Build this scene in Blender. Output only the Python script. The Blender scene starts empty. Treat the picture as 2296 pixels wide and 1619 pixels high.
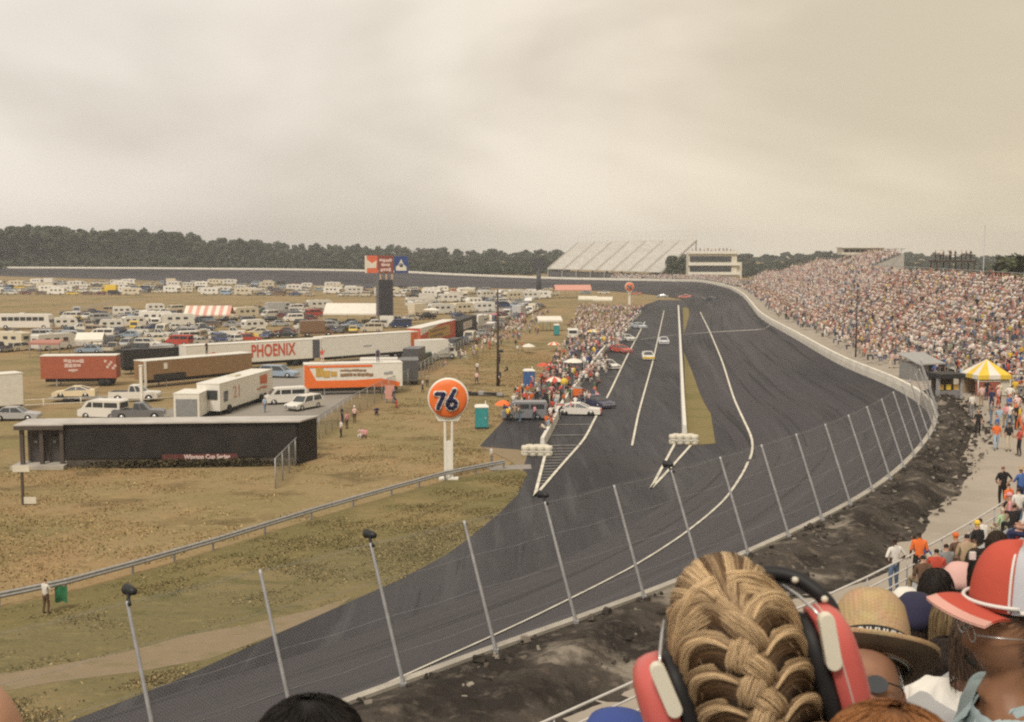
import bpy, bmesh, math, random
import numpy as np
from mathutils import Vector, Matrix
from mathutils.bvhtree import BVHTree
from mathutils.geometry import tessellate_polygon
random.seed(11)
rng = np.random.default_rng(11)
SC = bpy.context.scene
COL = SC.collection
R = math.radians

# ------------------------------------------------------------------ camera
W0, H0, F = 2296.0, 1619.0, 2578.0
CAMZ = 17.5
PITCH = math.atan((809.5 - 565.0) / F)
cam_d = bpy.data.cameras.new('camera')
cam = bpy.data.objects.new('camera', cam_d)
COL.objects.link(cam)
cam.location = (0, 0, CAMZ)
cam.rotation_euler = (math.pi / 2 - PITCH, 0, 0)
cam_d.sensor_width = 36.0
cam_d.lens = 36.0 * F / W0
cam_d.clip_start = 0.05
cam_d.clip_end = 9000
SC.camera = cam
cam_d.dof.use_dof = True
cam_d.dof.focus_distance = 75.0
cam_d.dof.aperture_fstop = 13.0
C0 = Vector((0, 0, CAMZ))
FWD = Vector((0, math.cos(PITCH), -math.sin(PITCH)))
UPV = Vector((0, math.sin(PITCH), math.cos(PITCH)))


def ray(x, y):
    return FWD + Vector((1, 0, 0)) * ((x - 1148.0) / F) + UPV * ((809.5 - y) / F)


def atz(x, y, z=0.0):
    d = ray(x, y)
    t = (z - CAMZ) / d.z
    return C0 + d * t


def atd(x, y, d):
    r = ray(x, y)
    return C0 + r * (d / r.y)


# ------------------------------------------------------------------ mesh builder
class MB:
    def __init__(s):
        s.v = []; s.f = []; s.m = []; s.s = []

    def add(s, vs, fs, mi=0, smooth=False):
        o = len(s.v)
        s.v += [tuple(v) for v in vs]
        for f in fs:
            s.f.append(tuple(i + o for i in f)); s.m.append(mi); s.s.append(smooth)
        return s

    def box(s, c, d, mi=0, rz=0.0, taper=None):
        x, y, z = d[0] / 2, d[1] / 2, d[2] / 2
        tx, ty = taper or (1, 1)
        vs = [(-x, -y, -z), (x, -y, -z), (x, y, -z), (-x, y, -z),
              (-x * tx, -y * ty, z), (x * tx, -y * ty, z), (x * tx, y * ty, z), (-x * tx, y * ty, z)]
        cs, sn = math.cos(rz), math.sin(rz)
        vs = [(c[0] + a * cs - b * sn, c[1] + a * sn + b * cs, c[2] + h) for a, b, h in vs]
        return s.add(vs, [(0, 3, 2, 1), (4, 5, 6, 7), (0, 1, 5, 4), (1, 2, 6, 5), (2, 3, 7, 6), (3, 0, 4, 7)], mi)

    def span(s, a, b, w, h, mi=0, z0=None):
        """a box of width w and height h whose bottom centre line runs from a to b"""
        a, b = Vector(a), Vector(b)
        d = b - a
        n = Vector((-d.y, d.x, 0)).normalized() * (w / 2)
        u = Vector((0, 0, h))
        vs = [a - n, b - n, b + n, a + n, a - n + u, b - n + u, b + n + u, a + n + u]
        return s.add(vs, [(0, 3, 2, 1), (4, 5, 6, 7), (0, 1, 5, 4), (1, 2, 6, 5), (2, 3, 7, 6), (3, 0, 4, 7)], mi)

    def tube(s, pts, r, n=6, mi=0, cap=True, smooth=True, flat=1.0):
        P = [Vector(p) for p in pts]
        rr = r if isinstance(r, (list, tuple)) else [r] * len(P)
        ref = None
        rings = []
        for i, p in enumerate(P):
            t = (P[min(i + 1, len(P) - 1)] - P[max(i - 1, 0)]).normalized()
            if ref is None:
                ref = Vector((0, 0, 1)) if abs(t.z) < .9 else Vector((1, 0, 0))
            a = t.cross(ref).normalized()
            b = a.cross(t).normalized()
            ref = b
            rings.append([p + (a * math.cos(2 * math.pi * k / n) + b * math.sin(2 * math.pi * k / n) * flat) * rr[i] for k in range(n)])
        vs = [v for q in rings for v in q]
        fs = []
        for i in range(len(P) - 1):
            for k in range(n):
                k2 = (k + 1) % n
                fs.append((i * n + k, i * n + k2, (i + 1) * n + k2, (i + 1) * n + k))
        s.add(vs, fs, mi, smooth)
        if cap:
            m = len(s.v) - len(vs)
            s.f.append(tuple(m + k for k in range(n))[::-1]); s.m.append(mi); s.s.append(False)
            s.f.append(tuple(m + (len(P) - 1) * n + k for k in range(n))); s.m.append(mi); s.s.append(False)
        return s

    def lathe(s, prof, n=16, c=(0, 0, 0), axis='z', mi=0, smooth=True, sx=1.0, sy=1.0):
        """prof: (radius, height) pairs"""
        vs = []
        for r_, h in prof:
            for k in range(n):
                a = 2 * math.pi * k / n
                p = (r_ * math.cos(a) * sx, r_ * math.sin(a) * sy, h)
                if axis == 'y': p = (p[0], h, p[1])
                if axis == 'x': p = (h, p[0], p[1])
                vs.append((p[0] + c[0], p[1] + c[1], p[2] + c[2]))
        fs = []
        for i in range(len(prof) - 1):
            for k in range(n):
                k2 = (k + 1) % n
                fs.append((i * n + k, i * n + k2, (i + 1) * n + k2, (i + 1) * n + k))
        fs.append(tuple(range(n))[::-1]); fs.append(tuple((len(prof) - 1) * n + k for k in range(n)))
        return s.add(vs, fs, mi, smooth)

    def prism(s, poly, lo, hi, axis='y', mi=0, f=None):
        """extrude a 2-D polygon along an axis; poly in the other two axes (x,z for y; y,z for x; x,y for z)"""
        def P(a, b, t):
            return (a, t, b) if axis == 'y' else (t, a, b) if axis == 'x' else (a, b, t)
        n = len(poly)
        vs = [P(a, b, lo) for a, b in poly] + [P(a, b, hi) for a, b in poly]
        if f: vs = [f(v) for v in vs]
        fs = [tuple(range(n)), tuple(range(n, 2 * n))[::-1]]
        for k in range(n):
            k2 = (k + 1) % n
            fs.append((k, k + n, k2 + n, k2))
        return s.add(vs, fs, mi)

    def build(s, name, mats, parent=None, loc=None, rz=0.0, bevel=0.0, fix=True, uv=None, attr=None):
        me = bpy.data.meshes.new(name)
        me.from_pydata(s.v, [], s.f)
        mats = mats if isinstance(mats, (list, tuple)) else [mats]
        for m in mats: me.materials.append(m)
        me.polygons.foreach_set('material_index', s.m)
        me.polygons.foreach_set('use_smooth', s.s)
        if uv is not None:
            l = me.uv_layers.new(name='UVMap')
            vi = np.zeros(len(me.loops), dtype=np.int32)
            me.loops.foreach_get('vertex_index', vi)
            l.data.foreach_set('uv', np.asarray(uv, dtype=np.float32)[vi].ravel())
        if fix or bevel:
            bm = bmesh.new(); bm.from_mesh(me)
            if fix: bmesh.ops.recalc_face_normals(bm, faces=bm.faces)
            if bevel:
                bmesh.ops.bevel(bm, geom=[e for e in bm.edges if len(e.link_faces) == 2 and e.calc_face_angle(0) > .5], offset=bevel, segments=2, affect='EDGES', profile=.6)
            bm.to_mesh(me); bm.free()
        me.update()
        o = bpy.data.objects.new(name, me)
        COL.objects.link(o)
        if parent is not None: o.parent = parent
        if loc is not None: o.location = loc
        o.rotation_euler = (0, 0, rz)
        return o


def tag(o, label=None, cat=None, group=None, kind=None):
    if label: o['label'] = label
    if cat: o['category'] = cat
    if group: o['group'] = group
    if kind: o['kind'] = kind
    return o


def thing(name, label, cat, loc=(0, 0, 0), rz=0.0, group=None):
    o = bpy.data.objects.new(name, None)
    COL.objects.link(o)
    o.location = loc; o.rotation_euler = (0, 0, rz)
    o.empty_display_size = .3
    return tag(o, label, cat, group)


def copy_tree(o, parent=None):
    c = o.copy(); COL.objects.link(c); c.parent = parent
    for ch in list(o.children): copy_tree(ch, c)
    return c


def raw_mesh(name, V, Fq, mats, mi=None, smooth=False, cols=None):
    """fast path: numpy verts and equal-sized faces"""
    V = np.asarray(V, dtype=np.float32); Fq = np.asarray(Fq, dtype=np.int32)
    k = Fq.shape[1]
    me = bpy.data.meshes.new(name)
    me.vertices.add(len(V)); me.vertices.foreach_set('co', V.ravel())
    me.loops.add(Fq.size); me.loops.foreach_set('vertex_index', Fq.ravel())
    me.polygons.add(len(Fq))
    me.polygons.foreach_set('loop_start', np.arange(0, Fq.size, k, dtype=np.int32))
    for m in (mats if isinstance(mats, (list, tuple)) else [mats]): me.materials.append(m)
    if mi is not None: me.polygons.foreach_set('material_index', np.asarray(mi, dtype=np.int32))
    me.polygons.foreach_set('use_smooth', np.full(len(Fq), smooth))
    if cols is not None:
        a = me.attributes.new('tint', 'FLOAT_COLOR', 'FACE')
        c = np.ones((len(Fq), 4), dtype=np.float32); c[:, :3] = cols
        a.data.foreach_set('color', c.ravel())
    me.update(calc_edges=True)
    return me


# ------------------------------------------------------------------ materials
MATS = {}


def _mat(name):
    m = bpy.data.materials.new(name); m.use_nodes = True
    nt = m.node_tree; b = nt.nodes['Principled BSDF']
    return m, nt, b


def sset(b, rough, metal=0.0, spec=.4):
    b.inputs['Roughness'].default_value = rough
    b.inputs['Metallic'].default_value = metal
    b.inputs['Specular IOR Level'].default_value = spec


def mk(name, col, rough=.7, var=.12, scale=3.0, metal=0.0, bump=0.0, spec=.35, detail=5.0):
    """plain surface with a little wear: colour broken up by noise in object space"""
    if name in MATS: return MATS[name]
    m, nt, b = _mat(name)
    sset(b, rough, metal, spec)
    tc = nt.nodes.new('ShaderNodeTexCoord')
    nz = nt.nodes.new('ShaderNodeTexNoise'); nz.inputs['Scale'].default_value = scale; nz.inputs['Detail'].default_value = detail
    nt.links.new(tc.outputs['Object'], nz.inputs['Vector'])
    cr = nt.nodes.new('ShaderNodeValToRGB')
    cr.color_ramp.elements[0].position = .3; cr.color_ramp.elements[1].position = .72
    lo = [max(0, c * (1 - var)) for c in col]; hi = [min(1, c * (1 + var)) for c in col]
    cr.color_ramp.elements[0].color = (*lo, 1); cr.color_ramp.elements[1].color = (*hi, 1)
    nt.links.new(nz.outputs['Fac'], cr.inputs['Fac'])
    nt.links.new(cr.outputs['Color'], b.inputs['Base Color'])
    if bump:
        bp = nt.nodes.new('ShaderNodeBump'); bp.inputs['Strength'].default_value = bump; bp.inputs['Distance'].default_value = .05
        nt.links.new(nz.outputs['Fac'], bp.inputs['Height']); nt.links.new(bp.outputs['Normal'], b.inputs['Normal'])
    MATS[name] = m
    return m


def mk_attr(name, prop, rough=.8, var=.15, scale=12.0, spec=.3, geo=False):
    """colour from a custom property of the object (or a face attribute of the mesh), broken up by noise"""
    if name in MATS: return MATS[name]
    m, nt, b = _mat(name)
    sset(b, rough, 0, spec)
    at = nt.nodes.new('ShaderNodeAttribute'); at.attribute_type = 'GEOMETRY' if geo else 'OBJECT'; at.attribute_name = prop
    tc = nt.nodes.new('ShaderNodeTexCoord')
    nz = nt.nodes.new('ShaderNodeTexNoise'); nz.inputs['Scale'].default_value = scale
    nt.links.new(tc.outputs['Object'], nz.inputs['Vector'])
    mr = nt.nodes.new('ShaderNodeMapRange'); mr.inputs['To Min'].default_value = 1 - var; mr.inputs['To Max'].default_value = 1 + var
    nt.links.new(nz.outputs['Fac'], mr.inputs['Value'])
    mx = nt.nodes.new('ShaderNodeVectorMath'); mx.operation = 'SCALE'
    nt.links.new(at.outputs['Color'], mx.inputs[0]); nt.links.new(mr.outputs['Result'], mx.inputs['Scale'])
    nt.links.new(mx.outputs['Vector'], b.inputs['Base Color'])
    MATS[name] = m
    return m


def noise_chain(nt, vec, layers):
    """layers: (scale, stretch(x,y,z), colour, lo, hi, strength): each mixes its colour over the last by thresholded noise"""
    last = None
    for (scale, st, col, lo, hi, amt) in layers:
        if last is None:
            rgb = nt.nodes.new('ShaderNodeRGB'); rgb.outputs[0].default_value = (*col, 1); last = rgb.outputs[0]; continue
        mp = nt.nodes.new('ShaderNodeMapping'); mp.inputs['Scale'].default_value = st
        mp.inputs['Location'].default_value = (scale * 7.3, scale * 3.1, 0)
        nt.links.new(vec, mp.inputs['Vector'])
        nz = nt.nodes.new('ShaderNodeTexNoise'); nz.inputs['Scale'].default_value = scale; nz.inputs['Detail'].default_value = 6; nz.inputs['Roughness'].default_value = .62
        nt.links.new(mp.outputs['Vector'], nz.inputs['Vector'])
        mr = nt.nodes.new('ShaderNodeMapRange'); mr.interpolation_type = 'SMOOTHSTEP'
        mr.inputs['From Min'].default_value = lo; mr.inputs['From Max'].default_value = hi; mr.inputs['To Max'].default_value = amt
        nt.links.new(nz.outputs['Fac'], mr.inputs['Value'])
        mx = nt.nodes.new('ShaderNodeMix'); mx.data_type = 'RGBA'
        mx.inputs['B'].default_value = (*col, 1) if False else (0, 0, 0, 1)
        mx.inputs[7].default_value = (*col, 1)
        nt.links.new(mr.outputs['Result'], mx.inputs[0]); nt.links.new(last, mx.inputs[6])
        last = mx.outputs[2]
    return last


def mk_ground(name, layers, rough=.95, bump=.3, bscale=1.2, coord='Object', spec=.15, bdist=.1):
    m, nt, b = _mat(name)
    sset(b, rough, 0, spec)
    tc = nt.nodes.new('ShaderNodeTexCoord')
    vec = tc.outputs[coord]
    nt.links.new(noise_chain(nt, vec, layers), b.inputs['Base Color'])
    nz = nt.nodes.new('ShaderNodeTexNoise'); nz.inputs['Scale'].default_value = bscale; nz.inputs['Detail'].default_value = 8
    nt.links.new(vec, nz.inputs['Vector'])
    bp = nt.nodes.new('ShaderNodeBump'); bp.inputs['Strength'].default_value = bump; bp.inputs['Distance'].default_value = bdist
    nt.links.new(nz.outputs['Fac'], bp.inputs['Height']); nt.links.new(bp.outputs['Normal'], b.inputs['Normal'])
    MATS[name] = m
    return m


WHITE = mk('white_paint', (.74, .71, .64), .5, .08, 2.0)
CREAM = mk('cream_paint', (.66, .61, .50), .6, .1, 1.0)
GREYM = mk('galvanised_steel', (.40, .40, .41), .45, .15, 4.0, metal=.35)
DARK = mk('dark_rubber', (.025, .024, .024), .8, .2, 5.0)
BLACKP = mk('black_paint', (.03, .028, .028), .6, .2, 2.0)
CONC = mk('weathered_concrete', (.42, .385, .33), .9, .22, .8, bump=.2)
CONCW = mk('whitewashed_concrete', (.74, .70, .61), .85, .14, .7, bump=.1)
GLASS = mk('dark_glass', (.045, .05, .055), .12, .2, 2.0, spec=.6)
RED = mk('red_paint', (.55, .10, .05), .5, .12, 2.0)
ORANGE = mk('orange_paint', (.78, .17, .035), .45, .07, 2.0)
NAVY = mk('navy_paint', (.025, .025, .09), .5, .15, 2.0)
BLUE = mk('blue_paint', (.04, .09, .30), .5, .15, 2.0)
TEAL = mk('teal_plastic', (.04, .27, .28), .55, .1, 2.0)
BROWN = mk('brown_panel', (.27, .165, .085), .6, .12, 1.5)
GOLD = mk('gold_paint', (.55, .34, .08), .5, .15, 2.0)
YELLOW = mk('yellow_canvas', (.75, .52, .06), .7, .1, 2.0)
WOODP = mk('tarred_wood', (.07, .05, .038), .9, .3, 3.0)
BARK = mk('tree_bark', (.09, .07, .05), .95, .3, 2.0)
CHROME = mk('silver_metal', (.55, .55, .55), .3, .1, 4.0, metal=.7)
LINE = mk('road_paint', (.66, .62, .52), .75, .25, .9)
LINEF = mk('faded_road_paint', (.30, .285, .26), .85, .35, 1.2)
# ------------------------------------------------------------------ ground materials
DRYGRASS = mk_ground('dry_grass', [
    (0, 0, (.285, .212, .108), 0, 0, 0),
    (.035, (1, 1, 1), (.185, .158, .068), .45, .64, .75),
    (.05, (1, .8, 1), (.33, .205, .105), .48, .66, .65),
    (.11, (1, 1.9, 1), (.125, .092, .042), .52, .66, .8),
    (.45, (1, 2.2, 1), (.15, .115, .045), .56, .70, .65),
    (1.1, (1, 1.5, 1), (.42, .31, .155), .54, .70, .6),
    (3.0, (1, 1.4, 1), (.10, .08, .032), .54, .70, .65)], bump=.8, bscale=2.2)
VERGE = mk_ground('verge_grass', [
    (0, 0, (.168, .140, .060), 0, 0, 0),
    (.09, (1, 1, 1), (.255, .190, .092), .47, .65, .75),
    (.2, (1, 2.4, 1), (.095, .092, .030), .52, .68, .75),
    (.6, (1, 2.5, 1), (.255, .205, .090), .54, .68, .6),
    (1.3, (1, 1.8, 1), (.080, .075, .026), .55, .70, .6),
    (3.5, (1, 1.4, 1), (.30, .24, .11), .55, .70, .55)], bump=.9, bscale=2.5)
STRIPG = mk_ground('median_grass', [
    (0, 0, (.215, .172, .075), 0, 0, 0),
    (.15, (1, 1, 1), (.15, .135, .045), .48, .65, .7),
    (1.5, (1, 1, 1), (.26, .20, .095), .5, .75, .5)], bump=.5, bscale=2)
SANDY = mk_ground('pale_dirt', [
    (0, 0, (.255, .195, .125), 0, 0, 0),
    (.3, (1, 1, 1), (.25, .19, .11), .45, .65, .7),
    (.5, (1, 2, 1), (.19, .16, .075), .5, .66, .7),
    (2.0, (1, 1, 1), (.33, .26, .18), .5, .75, .5)], bump=.4, bscale=2)
PAVED = mk_ground('old_pavement', [
    (0, 0, (.29, .265, .235), 0, 0, 0),
    (.08, (1, 1, 1), (.22, .20, .18), .45, .65, .7),
    (.5, (1, 1, 1), (.34, .315, .28), .5, .75, .5)], bump=.15, bscale=3)
ASPH = mk_ground('track_asphalt', [
    (0, 0, (.054, .051, .058), 0, 0, 0),
    (.05, (1.6, .25, 1), (.027, .026, .030), .42, .60, .85),
    (.35, (1.8, .10, 1), (.084, .080, .086), .50, .64, .55),
    (.06, (1, 1, 1), (.060, .054, .054), .50, .70, .55),
    (.9, (2.4, .12, 1), (.020, .020, .022), .54, .68, .7),
    (2.0, (1.5, .5, 1), (.085, .082, .086), .58, .72, .3),
    (9.0, (1, 1, 1), (.080, .077, .077), .55, .8, .35)], bump=.12, bscale=14, rough=.82, spec=.25)
BANKM = mk_ground('banked_asphalt', [
    (0, 0, (.055, .050, .056), 0, 0, 0),
    (.030, (.12, 1, 1), (.026, .024, .027), .42, .60, .85),
    (.10, (.05, 2.6, 1), (.088, .081, .087), .49, .63, .6),
    (.05, (.5, 1, 1), (.062, .053, .052), .50, .68, .6),
    (.30, (.04, 3.0, 1), (.019, .018, .020), .52, .64, .75),
    (.8, (.05, 4.0, 1), (.092, .087, .091), .54, .68, .4),
    (.25, (1.5, 1.5, 1), (.030, .027, .029), .60, .68, .6),
    (6.0, (1, 1, 1), (.080, .074, .074), .55, .8, .35)], bump=.10, bscale=9, coord='UV', rough=.82, spec=.25)
BERM = mk_ground('turned_earth', [
    (0, 0, (.070, .058, .048), 0, 0, 0),
    (.45, (1, 1, 1), (.026, .022, .019), .42, .60, .85),
    (.22, (1, 1.2, 1), (.30, .26, .21), .57, .67, .85),
    (1.6, (1, 1, 1), (.19, .155, .125), .52, .70, .6),
    (5.0, (1, 1, 1), (.03, .026, .02), .58, .75, .5)], bump=1.0, bscale=1.6, bdist=.35)
WALKM = mk_ground('walkway_concrete', [
    (0, 0, (.37, .32, .265), 0, 0, 0),
    (.12, (1, 1, 1), (.30, .26, .215), .45, .65, .7),
    (.9, (1, 1, 1), (.43, .375, .315), .5, .75, .5)], bump=.12, bscale=5)

# ------------------------------------------------------------------ outer wall curve
wpx = [(1614, 634), (1653, 646), (1680, 675), (1713, 702), (1746, 724), (1794, 760), (1839, 780), (1899, 801), (1958, 828), (2018, 852), (2063, 873), (2093, 891), (2110, 930)]
near = [(-31.5, -.2), (-20.1, 12.05), (-11.3, 21.5), (-3.1, 30.3), (-.5, 33.1), (4.2, 38.1), (11.3, 46.7), (17.1, 54.9), (23.2, 65.7)]
ZT = 5.9
ctl = [Vector((x, y, ZT)) for x, y in near]
ctl += [Vector((29.9, 80.5, ZT)), Vector((33.4, 91.7, ZT)), Vector((35.4, 104, ZT)), Vector((36.9, 127, ZT)), Vector((41.2, 165, ZT)), Vector((47.5, 218, ZT)),
        Vector((56.5, 272, ZT)), Vector((64.5, 320, ZT)), Vector((71.5, 369, ZT)), Vector((77, 418, 5.8))]
for x, y, d in [(1566, 627, 470), (1508, 626, 505), (1450, 625, 527), (1240, 621, 565), (1000, 612, 592), (900, 607, 606), (430, 600, 680), (0, 598, 745), (-420, 598, 800), (-1100, 598, 900)]:
    ctl.append(atd(x, y, d))


def catmull(P, step):
    out = []
    for i in range(len(P) - 1):
        p0 = P[max(i - 1, 0)]; p1 = P[i]; p2 = P[i + 1]; p3 = P[min(i + 2, len(P) - 1)]
        n = max(2, int((p2 - p1).length / step))
        # centripetal-like tangents scaled by the chord lengths, so uneven spacing does not overshoot
        d01 = max((p1 - p0).length, 1e-3); d12 = (p2 - p1).length; d23 = max((p3 - p2).length, 1e-3)
        m1 = ((p1 - p0) / d01 * d12 + (p2 - p1)) * .5 if i > 0 else (p2 - p1)
        m2 = ((p2 - p1) + (p3 - p2) / d23 * d12) * .5 if i < len(P) - 2 else (p2 - p1)
        for k in range(n):
            t = k / n
            out.append(p1 * (2 * t**3 - 3 * t**2 + 1) + m1 * (t**3 - 2 * t**2 + t) + p2 * (-2 * t**3 + 3 * t**2) + m2 * (t**3 - t**2))
    out.append(P[-1])
    return out


WALL = catmull(ctl, 2.5)
NW = len(WALL)
TAN = [((WALL[min(i + 1, NW - 1)] - WALL[max(i - 1, 0)]) * Vector((1, 1, 0))).normalized() for i in range(NW)]
for _ in range(3):
    TAN = [((TAN[max(i - 1, 0)] + TAN[i] * 2 + TAN[min(i + 1, NW - 1)])).normalized() for i in range(NW)]
NIN = [Vector((-t.y, t.x, 0)) for t in TAN]      # towards the infield
ARC = [0.0]
for i in range(1, NW): ARC.append(ARC[-1] + (WALL[i] - WALL[i - 1]).length)


def wall_index(y):
    """the last point of the front stretch wall before it passes world y"""
    for i in range(NW):
        if WALL[i].y >= y: return i
    return NW - 1


def off(i, o, z=None):
    p = WALL[i] + NIN[i] * o
    return Vector((p.x, p.y, WALL[i].z if z is None else z))


I430 = wall_index(430)


def width(i):
    y = WALL[i].y
    a = 17.0 if y < 90 else 15.0
    if i > I430: a = 15 + min(1, (ARC[i] - ARC[I430]) / 80.0) * 7
    return a


# ------------------------------------------------------------------ the banked track
SUB = 8
v = []; uv = []; fs = []
for i in range(NW):
    zt = WALL[i].z - .95
    w = width(i)
    for k in range(SUB + 1):
        s = k / SUB
        p = off(i, w * (1 - s), .06 + (zt - .06) * s ** 1.25)
        v.append(tuple(p)); uv.append((ARC[i], w * s))
for i in range(NW - 1):
    for k in range(SUB):
        a = i * (SUB + 1) + k
        fs.append((a, a + 1, a + SUB + 2, a + SUB + 1))
mb = MB(); mb.add(v, fs, 0, True)
bank = tag(mb.build('race_track', BANKM, uv=uv), kind='structure')
BVH = BVHTree.FromPolygons([Vector(p) for p in v], fs)


def G(x, y, base=0.0):
    """where the line of sight through photo pixel x, y meets the ground or the banked track"""
    r = ray(x, y).normalized()
    hit, n, idx, dist = BVH.ray_cast(C0, r)
    p0 = atz(x, y, base) if r.z < -1e-4 else None
    if hit is None: return p0
    if p0 is None or dist < (p0 - C0).length: return hit
    return p0


def gz(x, y):
    hit, n, idx, dist = BVH.ray_cast(Vector((x, y, 200)), Vector((0, 0, -1)))
    return max(hit.z, .03) if hit else .03


# ------------------------------------------------------------------ terrain: one sheet out to the horizon
def terrain_z(x, y):
    d = math.hypot(x, y)
    z = 0.0
    if y > 640:
        z += min(1.0, (y - 640) / 260) * 7.0
    return z + (math.sin(x * .006) * 1.5 + 1.5) * max(0, min(1, (y - 800) / 400))


xs = [-2300, -1800, -1500, -1050, -760, -560, -420, -320, -250, -200, -160, -130, -105, -85, -68, -54, -42, -32, -23, -15, -8, 0, 8, 15, 23, 32, 42, 54, 68, 85, 105, 130, 160, 200, 250, 320, 420, 560, 760, 1050, 1500, 1800, 2300]
ys = [-120, -60, -20, 0, 15, 28, 38, 47, 56, 65, 74, 83, 92, 102, 114, 128, 145, 165, 190, 220, 255, 300, 350, 410, 480, 560, 640, 700, 780, 880, 1000, 1200, 1500, 1900]
v = [(x, y, terrain_z(x, y)) for y in ys for x in xs]
fs = [(j * len(xs) + i, j * len(xs) + i + 1, (j + 1) * len(xs) + i + 1, (j + 1) * len(xs) + i) for j in range(len(ys) - 1) for i in range(len(xs) - 1)]
mb = MB(); mb.add(v, fs, 0, True)
tag(mb.build('ground', DRYGRASS), kind='structure')


def sheet(name, px, z, m, kind='structure', world=None):
    P = [atz(x, y, 0) for x, y in px] + (world or [])
    P = [Vector((p.x, p.y, z)) for p in P]
    tri = tessellate_polygon([P])
    mb = MB(); mb.add(P, tri, 0)
    o = mb.build(name, m)
    me = o.data
    if me.polygons[0].normal.z < 0: me.flip_normals()
    return tag(o, kind=kind)


inner = [(-330, 1810), (0, 1680), (156, 1619), (386, 1530), (586, 1438), (750, 1365), (897, 1300), (1000, 1245), (1060, 1200), (1115, 1155), (1160, 1110), (1182, 1062), (1150, 1034), (1076, 1000), (1134, 938), (1205, 868), (1300, 775), (1390, 712), (1440, 686), (1478, 672)]
iA, iB = 1, wall_index(415)
wpts = [off(i, width(i) - .8, 0) for i in range(iB, iA, -2)]
sheet('pit_road', inner, .02, ASPH, world=wpts)
sheet('grass_verge', [(-60, 1376), (0, 1362), (150, 1330), (300, 1288), (480, 1235), (700, 1165), (880, 1112), (1000, 1078), (1130, 1052), (1150, 1034), (1182, 1062), (1160, 1110), (1115, 1155), (1060, 1200), (1000, 1245), (897, 1300), (750, 1365), (586, 1438), (386, 1530), (156, 1619), (0, 1680), (-330, 1810), (-500, 1700)], .012, VERGE)
sheet('dirt_track', [(-120, 1530), (0, 1512), (150, 1488), (300, 1458), (420, 1425), (560, 1400), (700, 1368), (790, 1338), (750, 1367), (600, 1430), (470, 1478), (300, 1508), (120, 1530), (-120, 1575)], .018, SANDY)
sheet('grass_median', [(1531, 690), (1560, 690), (1573, 800), (1588, 890), (1604, 995), (1541, 1001), (1536, 900), (1534, 800)], .04, STRIPG)
sheet('paddock_pavement', [(330, 940), (700, 955), (800, 885), (905, 838), (985, 795), (1075, 748), (1130, 710), (1200, 680), (1185, 672), (1100, 690), (980, 735), (900, 790), (640, 830), (560, 880), (420, 900)], .012, PAVED)
sheet('camping_field_road', [(170, 690), (260, 673), (330, 668), (330, 672), (260, 679), (170, 697)], .012, SANDY)
sheet('pit_dirt', [(1080, 1003), (1150, 1008), (1185, 1012), (1170, 1060), (1148, 1036)], .03, SANDY)
sheet('concrete_apron', [(1085, 1046), (1190, 1042), (1192, 1052), (1100, 1056)], .035, PAVED)


def strip(name, px, w, m, dz=.055, mb=None, closed=False):
    """a painted line laid on the ground along a photo polyline"""
    P = []
    for a, b in zip(px[:-1], px[1:]):
        n = max(1, int(math.hypot(b[0] - a[0], b[1] - a[1]) / 12))
        for k in range(n):
            P.append(G(a[0] + (b[0] - a[0]) * k / n, a[1] + (b[1] - a[1]) * k / n))
    P.append(G(*px[-1]))
    for _ in range(2):
        P = [P[0]] + [(P[i - 1] + P[i] * 2 + P[i + 1]) / 4 for i in range(1, len(P) - 1)] + [P[-1]]
    vs = []
    for i, p in enumerate(P):
        t = (P[min(i + 1, len(P) - 1)] - P[max(i - 1, 0)]); t.z = 0
        n = Vector((-t.y, t.x, 0)).normalized() * (w / 2)
        for q in (p - n, p + n): vs.append((q.x, q.y, gz(q.x, q.y) + dz))
    fs = [(2 * i, 2 * i + 1, 2 * i + 3, 2 * i + 2) for i in range(len(P) - 1)]
    own = mb is None
    mb = mb or MB(); mb.add(vs, fs)
    if own: return tag(mb.build(name, m), kind='structure')


outer_line = [(1570, 700), (1592, 745), (1620, 812), (1646, 897), (1670, 948), (1689, 987), (1687, 1018), (1671, 1053), (1647, 1092), (1623, 1124), (1584, 1159), (1529, 1202), (1470, 1241), (1412, 1276), (1345, 1311), (1279, 1344), (1190, 1388), (1100, 1430), (1000, 1475), (905, 1518), (830, 1552), (775, 1574)]
strip('painted_line', outer_line, .20, LINE)
strip('painted_line', [(1489, 697), (1464, 811), (1431, 930), (1417, 1001)], .20, LINE)
strip('painted_line', [(1446, 722), (1403, 805), (1364, 888), (1340, 928), (1311, 986), (1256, 1048), (1199, 1115)], .23, LINE)
strip('painted_line', [(1224, 1014), (1199, 1115)], .24, LINE)
strip('painted_line', [(1514, 995), (1487, 1045), (1459, 1098)], .22, LINE)
strip('painted_line', [(1549, 1000), (1490, 1066), (1459, 1098)], .22, LINE)
strip('painted_line', [(1436, 762), (1522, 751), (1600, 745), (1700, 740), (1752, 734)], .5, LINEF)
for y_, x0, x1 in [(954, 1246, 1322), (978, 1230, 1312), (1001, 1232, 1300), (846, 1360, 1392)]:
    strip('painted_line', [(x0, y_), (x1, y_ - 1)], .22, LINEF)
hb = MB()
for k in range(13):
    y_ = 1008 + k * 6.6
    xl = 1224 - (y_ - 1014) * .247 + 3
    xr = 1294 - (y_ - 1006) * .95 if y_ < 1048 else 1256 - (y_ - 1048) * .85
    strip('h', [(xl, y_), (max(xl + 4, xr - 4), y_ - 1)], .17, LINEF, mb=hb)
tag(hb.build('painted_hatching', LINEF), kind='structure')

# ------------------------------------------------------------------ outer wall
PROF = [(.18, -1.35), (.18, -.45), (.12, 0), (-.16, 0), (-.16, -1.35)]


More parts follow.
